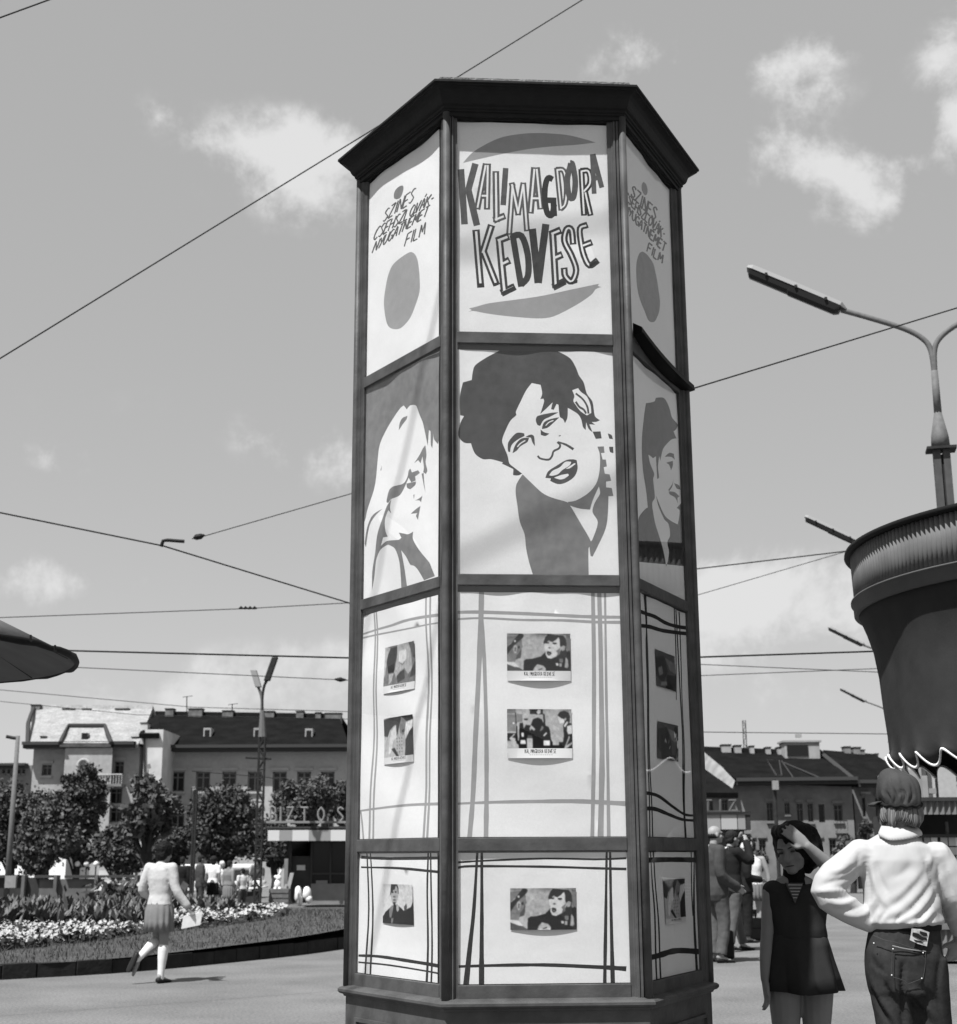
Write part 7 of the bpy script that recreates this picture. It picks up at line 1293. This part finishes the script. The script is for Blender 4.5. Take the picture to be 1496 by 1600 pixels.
# hair strands under the cap
m = MB(); m.ball(A_(1405, 1266), (.082, .085, .055)); m.build('hair', m_h['blonde'], t, voxel=.008, disp=.01, dsize=.03)
R_ = random.Random(3)
hm = [mat('hair_shade', .05, .5, spec=.2), mat('hair_mid', .12, .45, spec=.3), mat('hair_light', .20, .4, spec=.3)]; HM = [MB(), MB(), MB()]
for k in range(520):
    thick = k < 230; a = R_.uniform(-pi * 1.05, pi * .05); lay = R_.random(); r0 = .066 + .012 * lay; c0 = A_(1405, 1250); p0 = c0 + Vector((r0 * cos(a), r0 * sin(a), -.014)); ln = .100 + .012 * sin(a * 5) + R_.uniform(-.004, .004); sw = .22 * cos(a * 2.3 + .6) + R_.gauss(0, .05); bell = 1.04 + .10 * lay
    p1 = c0 + Vector((r0 * bell * cos(a + sw * .35), r0 * bell * sin(a + sw * .35), -ln * .45)); p2 = c0 + Vector((r0 * bell * 1.05 * cos(a + sw * .8), r0 * bell * 1.05 * sin(a + sw * .8), -ln * .82)); p3 = c0 + Vector((r0 * bell * .97 * cos(a + sw * 1.25), r0 * bell * .97 * sin(a + sw * 1.25), -ln * 1.02))
    q = .0070 if thick else .0028
    HM[(0 if R_.random() < .35 else 1) if thick else (2 if R_.random() < .6 else 1)].tube(sub([p0, p1, p2, p3], 4), [q * .8, q, q, q, q, q, q * .95, q * .9, q * .82, q * .7, q * .55, q * .4, q * .2], n=6)
for mb_, h_ in zip(HM, hm): mb_.build('hair_strands', h_, t, smooth=True)
# jeans
m = MB(); m.tube([A_(1414, 1552), A_(1413, 1525), A_(1413, 1495), A_(1414, 1465), A_(1415, 1447), A_(1415, 1440)], [(.146, .115), (.158, .125), (.162, .128), (.152, .115), (.142, .108), (.140, .106)], n=26, ref=rx)
for (x1, x2, x3) in ((1388, 1399, 1403), (1445, 1452, 1456)): m.tube(sub([zf(x1, .92), zf((x1 + x2) / 2 , .68), zf(x2, .45), zf(x3, .07)], 4), [.094, .093, .090, .086, .083, .079, .076, .074, .073, .075, .078, .080, .082], n=20)
b = m.build('jeans', m_jean, t, voxel=.008, sm=8)
sculpt(b, [([(1362, 1530), (1376, 1560), (1396, 1590), (1408, 1620)], .012, 5), ([(1362, 1548), (1374, 1575), (1390, 1600)], -.014, 4), ([(1378, 1530), (1392, 1556), (1406, 1580), (1414, 1610)], -.014, 4.5), ([(1412, 1505), (1410, 1535), (1412, 1570), (1416, 1610)], -.022, 4), ([(1420, 1545), (1440, 1565), (1462, 1590)], .011, 4.5), ([(1422, 1560), (1440, 1580), (1458, 1605)], -.012, 4), ([(1430, 1535), (1450, 1552), (1472, 1572)], -.008, 4), ([(1470, 1500), (1466, 1540), (1470, 1580)], -.008, 4), ([(1362, 1495), (1370, 1510), (1384, 1520)], -.006, 4), ([(1384, 1495), (1386, 1520), (1380, 1545)], .006, 5)], .006)
m = MB(); m.tube([A_(1415 , 1446, 0) + Vector((.146 * cos(a), .112 * sin(a), .0)) for a in np.linspace(0, 2 * pi, 49)], [(.019, .004)] * 49, n=8, ref=(0, 0, 1), cap=False); m.build('belt', m_black, t, smooth=True)
def onback(x, y, d_=.0):
    dx = (x - 1414) * YC_ / F; return A_(x, y, -.132 * sqrt(max(.05, 1 - (dx / .175) ** 2)) - d_)
def patchq(name, P, mm, th=.004, d_=.004, par=t):
    V = [onback(x, y, d_) for x, y in P] + [onback(x, y, d_ - th) for x, y in P]; n = len(P); m = MB(); m.add(V, [tuple(range(n)), tuple(reversed(range(n, 2 * n)))] + [(k, (k + 1) % n, n + (k + 1) % n, n + k) for k in range(n)]); return m.build(name, mm, par)
pt = patchq('label_patch', [(1425, 1451), (1440, 1452), (1453, 1457), (1451, 1467), (1449, 1479), (1435, 1475), (1422, 1469), (1424, 1460)], mat('pale_leather_patch', .48, .5, var=.25, vs=80), d_=.014)
for P in ([(1427, 1457), (1436, 1459), (1446, 1468), (1442, 1470), (1432, 1465), (1426, 1462)], [(1438, 1455), (1449, 1458), (1450, 1463), (1444, 1463), (1438, 1459)], [(1428, 1468), (1440, 1471), (1444, 1474), (1432, 1472)], [(1441, 1464), (1449, 1466), (1449, 1470), (1443, 1468)]): patchq('patch_print', P, m_wire, .0015, .0155, pt)
m_seam = mat('denim_seam_thread', .05, .8)
def seam(P, r_=.0014, mm=None): m = MB(); m.tube(sub([onback(x, y, .006) for x, y in P], 5), r_, n=5); m.build('seam', mm or m_seam, t)
seam([(1395, 1478), (1412, 1482), (1430, 1485), (1447, 1487)], .0022, m_conc); seam([(1395, 1478), (1394, 1505), (1393, 1526)]); seam([(1393, 1526), (1412, 1532), (1420, 1537), (1432, 1533), (1443, 1529)]); seam([(1447, 1487), (1446, 1510), (1443, 1529)]); seam([(1365, 1462), (1385, 1470), (1400, 1473), (1440, 1486), (1468, 1488)], .0018)
for (x, y) in ((1396, 1483), (1443, 1489), (1394, 1524), (1441, 1529), (1366, 1474)): m = MB(); m.ball(onback(x, y, .009), .0028, n=8, m=5); m.build('rivet', m_white, t)
for x in (1403, 1456):
    a = zf(x, 0); m = MB(); m.tube([a + Vector((0, -.05, .045)), a + Vector((0, .05, .045)), a + Vector((0, .15, .04)), a + Vector((0, .20, .035))], [(.045, .042), (.047, .040), (.047, .033), (.035, .028)], n=14, ref=rx, rnd=True); m.build('shoe', m_shoe, t, smooth=True)

# ---- the dark-haired girl shading her eyes
YG = 7.08; G_ = lambda x, y, dy=0: at(x, y, YG + dy); zg = lambda x, z, dy=0: Vector((at(x, 1500, YG).x, YG + dy, z))
m_gdress = mat('dark_pinafore_cloth', .028, .9, var=.1, vs=10, bump=.25, bs=8); m_gd2 = mat('black_turtleneck', .008, .9); m_ghair = m_h['black']
t = thing('person', 'dark-haired girl in a sleeveless dress shading her eyes with a raised hand', 'person', zg(1245, 0))
m = MB(); hd = G_(1237, 1330); hf = Vector((-.45, -.86, -.12)); PG, RG_ = headmesh(m, hd, hf, (-.18, -.0, 1), 1.62)
m.tube([G_(1240, 1348), G_(1243, 1368), G_(1244, 1388)], [.045, .043, .05], n=12, rnd=True)
m.tube([G_(1248, 1520), G_(1247, 1480), G_(1245, 1440), G_(1243, 1405), G_(1242, 1382)], [(.13, .10), (.115, .085), (.115, .08), (.135, .08), (.10, .055)], n=18, ref=rx, rnd=True)
gl, gle, glw = G_(1206, 1392), G_(1200, 1462, -.02), G_(1196, 1530, -.04); m.tube(sub([gl, gle, glw], 4), [.042, .042, .040, .036, .033, .034, .032, .028, .022], n=12, rnd=True); hand(m, glw, (.05, -.15, -1), (.1, -1, 0), 1.6, .55)
gr_, gre, grw = G_(1284, 1388), G_(1318, 1376, -.13), G_(1262, 1322, -.20); m.tube(sub([gr_, G_(1307, 1385, -.06), gre], 3), [.044, .043, .042, .040, .038, .037, .038], n=12, rnd=True)
m.tube(sub([gre, grw], 5), [.038, .038, .037, .034, .029, .023], n=12, rnd=True); hand(m, grw, Vector(G_(1226, 1293, -.20) - grw), (-.5, -.2, -1), 1.5, -.06, .5)
for (x, xk_, xa) in ((1225, 1222, 1222), (1275, 1268, 1262)): m.tube(sub([zg(x, .80), zg(xk_, .44, -.01), zg(xa, .08, .02)], 4), [.082, .080, .072, .062, .056, .058, .055, .042, .034], n=14, rnd=True); a = zg(xa, .08, .02); m.tube([a, a + Vector((-.02, -.06, -.03)), a + Vector((-.03, -.13, -.05))], [.036, (.038, .026), (.034, .018)], n=10, rnd=True)
m_gskin = mat('shade_darkened_skin', .20, .6, var=.05, vs=20); m_face = mat('soft_face_line', .05, .7)  # girl's skin colour lowered to deepen the shade on her face
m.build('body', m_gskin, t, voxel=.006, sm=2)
for s in (-1, 1): m = MB(); m.ball(PG(.019 * s, .0485, .002), Vector((.0085, .004, .003)) * 1.62, RG_, n=10, m=6); m.build('eye', m_face, t); m = MB(); m.tube([PG(.008 * s, .055, .012), PG(.021 * s, .054, .016), PG(.034 * s, .046, .012)], .003, n=5); m.build('eyebrow', m_face, t)
m = MB(); m.tube([PG(-.014, .0535, -.038), PG(0, .058, -.0375), PG(.014, .0535, -.038)], [.002, .0035, .002], n=6); m.build('mouth', m_face, t)
# hair: full, swept
m = MB(); m.ball(G_(1243, 1320, .03), (.110, .108, .105)); m.ball(G_(1259, 1326, .05), (.085, .09, .112)); m.ball(G_(1222, 1302, .0), (.050, .08, .040)); m.ball(G_(1242, 1297, .02), (.082, .085, .045)); m.ball(G_(1228, 1303, -.06), (.045, .05, .03)); m.ball(G_(1268, 1335, .0), (.035, .07, .07)); m.ball(G_(1260, 1345, .05), (.05, .06, .06)); m.build('hair', m_ghair, t, voxel=.008, sm=1, disp=.03, dsize=.05)
m = MB(); m.tube([G_(1241, 1372), G_(1241, 1362), G_(1240, 1356)], [(.058, .055), (.055, .052), (.053, .050)], n=18, rnd=True); m.tube([G_(1243, 1395), G_(1242, 1376)], [(.08, .066), (.062, .058)], n=18, rnd=True); m.build('turtleneck', m_gd2, t, voxel=.007, sm=1)
# dress
m = MB(); m.tube([G_(1248, 1466), G_(1247, 1445), G_(1245, 1415), G_(1244, 1392), G_(1243, 1381)], [(.139, .115), (.136, .108), (.150, .10), (.150, .085), (.095, .06)], n=28, ref=rx, rnd=False); 
for s_, (x, y) in ((1, (1208, 1388)), (1, (1281, 1385))): m.ball(G_(x, y), (.048, .06, .035))
b = m.build('dress_top', m_gdress, t, voxel=.007, sm=2, disp=.02, dsize=.11)
n = 120; V = []; m = MB()
for q, (y, a_, b_, x) in enumerate(((1458, .128, .106, 1247), (1480, .142, .118, 1249), (1502, .152, .130, 1251), (1526, .163, .145, 1254), (1549, .172, .158, 1257))):
    cc2 = G_(x, y)
    for k in range(n): th = 2 * pi * k / n; w_ = 1 + .12 * (q / 4) * (abs((th * 7 / pi) % 2 - 1) - .5) * 2; V.append(cc2 + Vector((a_ * cos(th) * w_, b_ * sin(th) * w_, -.006 * sin(th * 3))))
m.add(V, [(q * n + k, q * n + (k + 1) % n, (q + 1) * n + (k + 1) % n, (q + 1) * n + k) for q in range(4) for k in range(n)]); o = m.build('pleated_skirt', m_gdress, t, smooth=True); s_ = o.modifiers.new('t', 'SOLIDIFY'); s_.thickness = .005
m = MB(); V = [G_(1229, 1380, -.095), G_(1256, 1380, -.095), G_(1243, 1412, -.118), ]; m.add(V + [v + Vector((0, .03, 0)) for v in V], [(0, 2, 1), (3, 4, 5), (0, 1, 4, 3), (1, 2, 5, 4), (2, 0, 3, 5)]); m.build('striped_insert', mat('striped_jersey', .07, .8), t)
for k in range(5): m = MB(); y = 1383 + k * 5; hw = 11 - k * 2; m.tube([G_(1243 - hw, y, -.098 - .004 * k), G_(1243 + hw, y, -.098 - .004 * k)], .0018, n=4); m.build('stripe', m_light, t)
for x in (1222, 1262):
    a = zg(x, .0, .02); m = MB(); m.tube([a + Vector((0, .03, .035)), a + Vector((-.015, -.05, .035)), a + Vector((-.03, -.13, .03)), a + Vector((-.035, -.17, .025))], [(.038, .034), (.04, .032), (.04, .026), (.03, .02)], n=12, ref=rx, rnd=True); m.build('shoe', m_shoe, t, smooth=True)
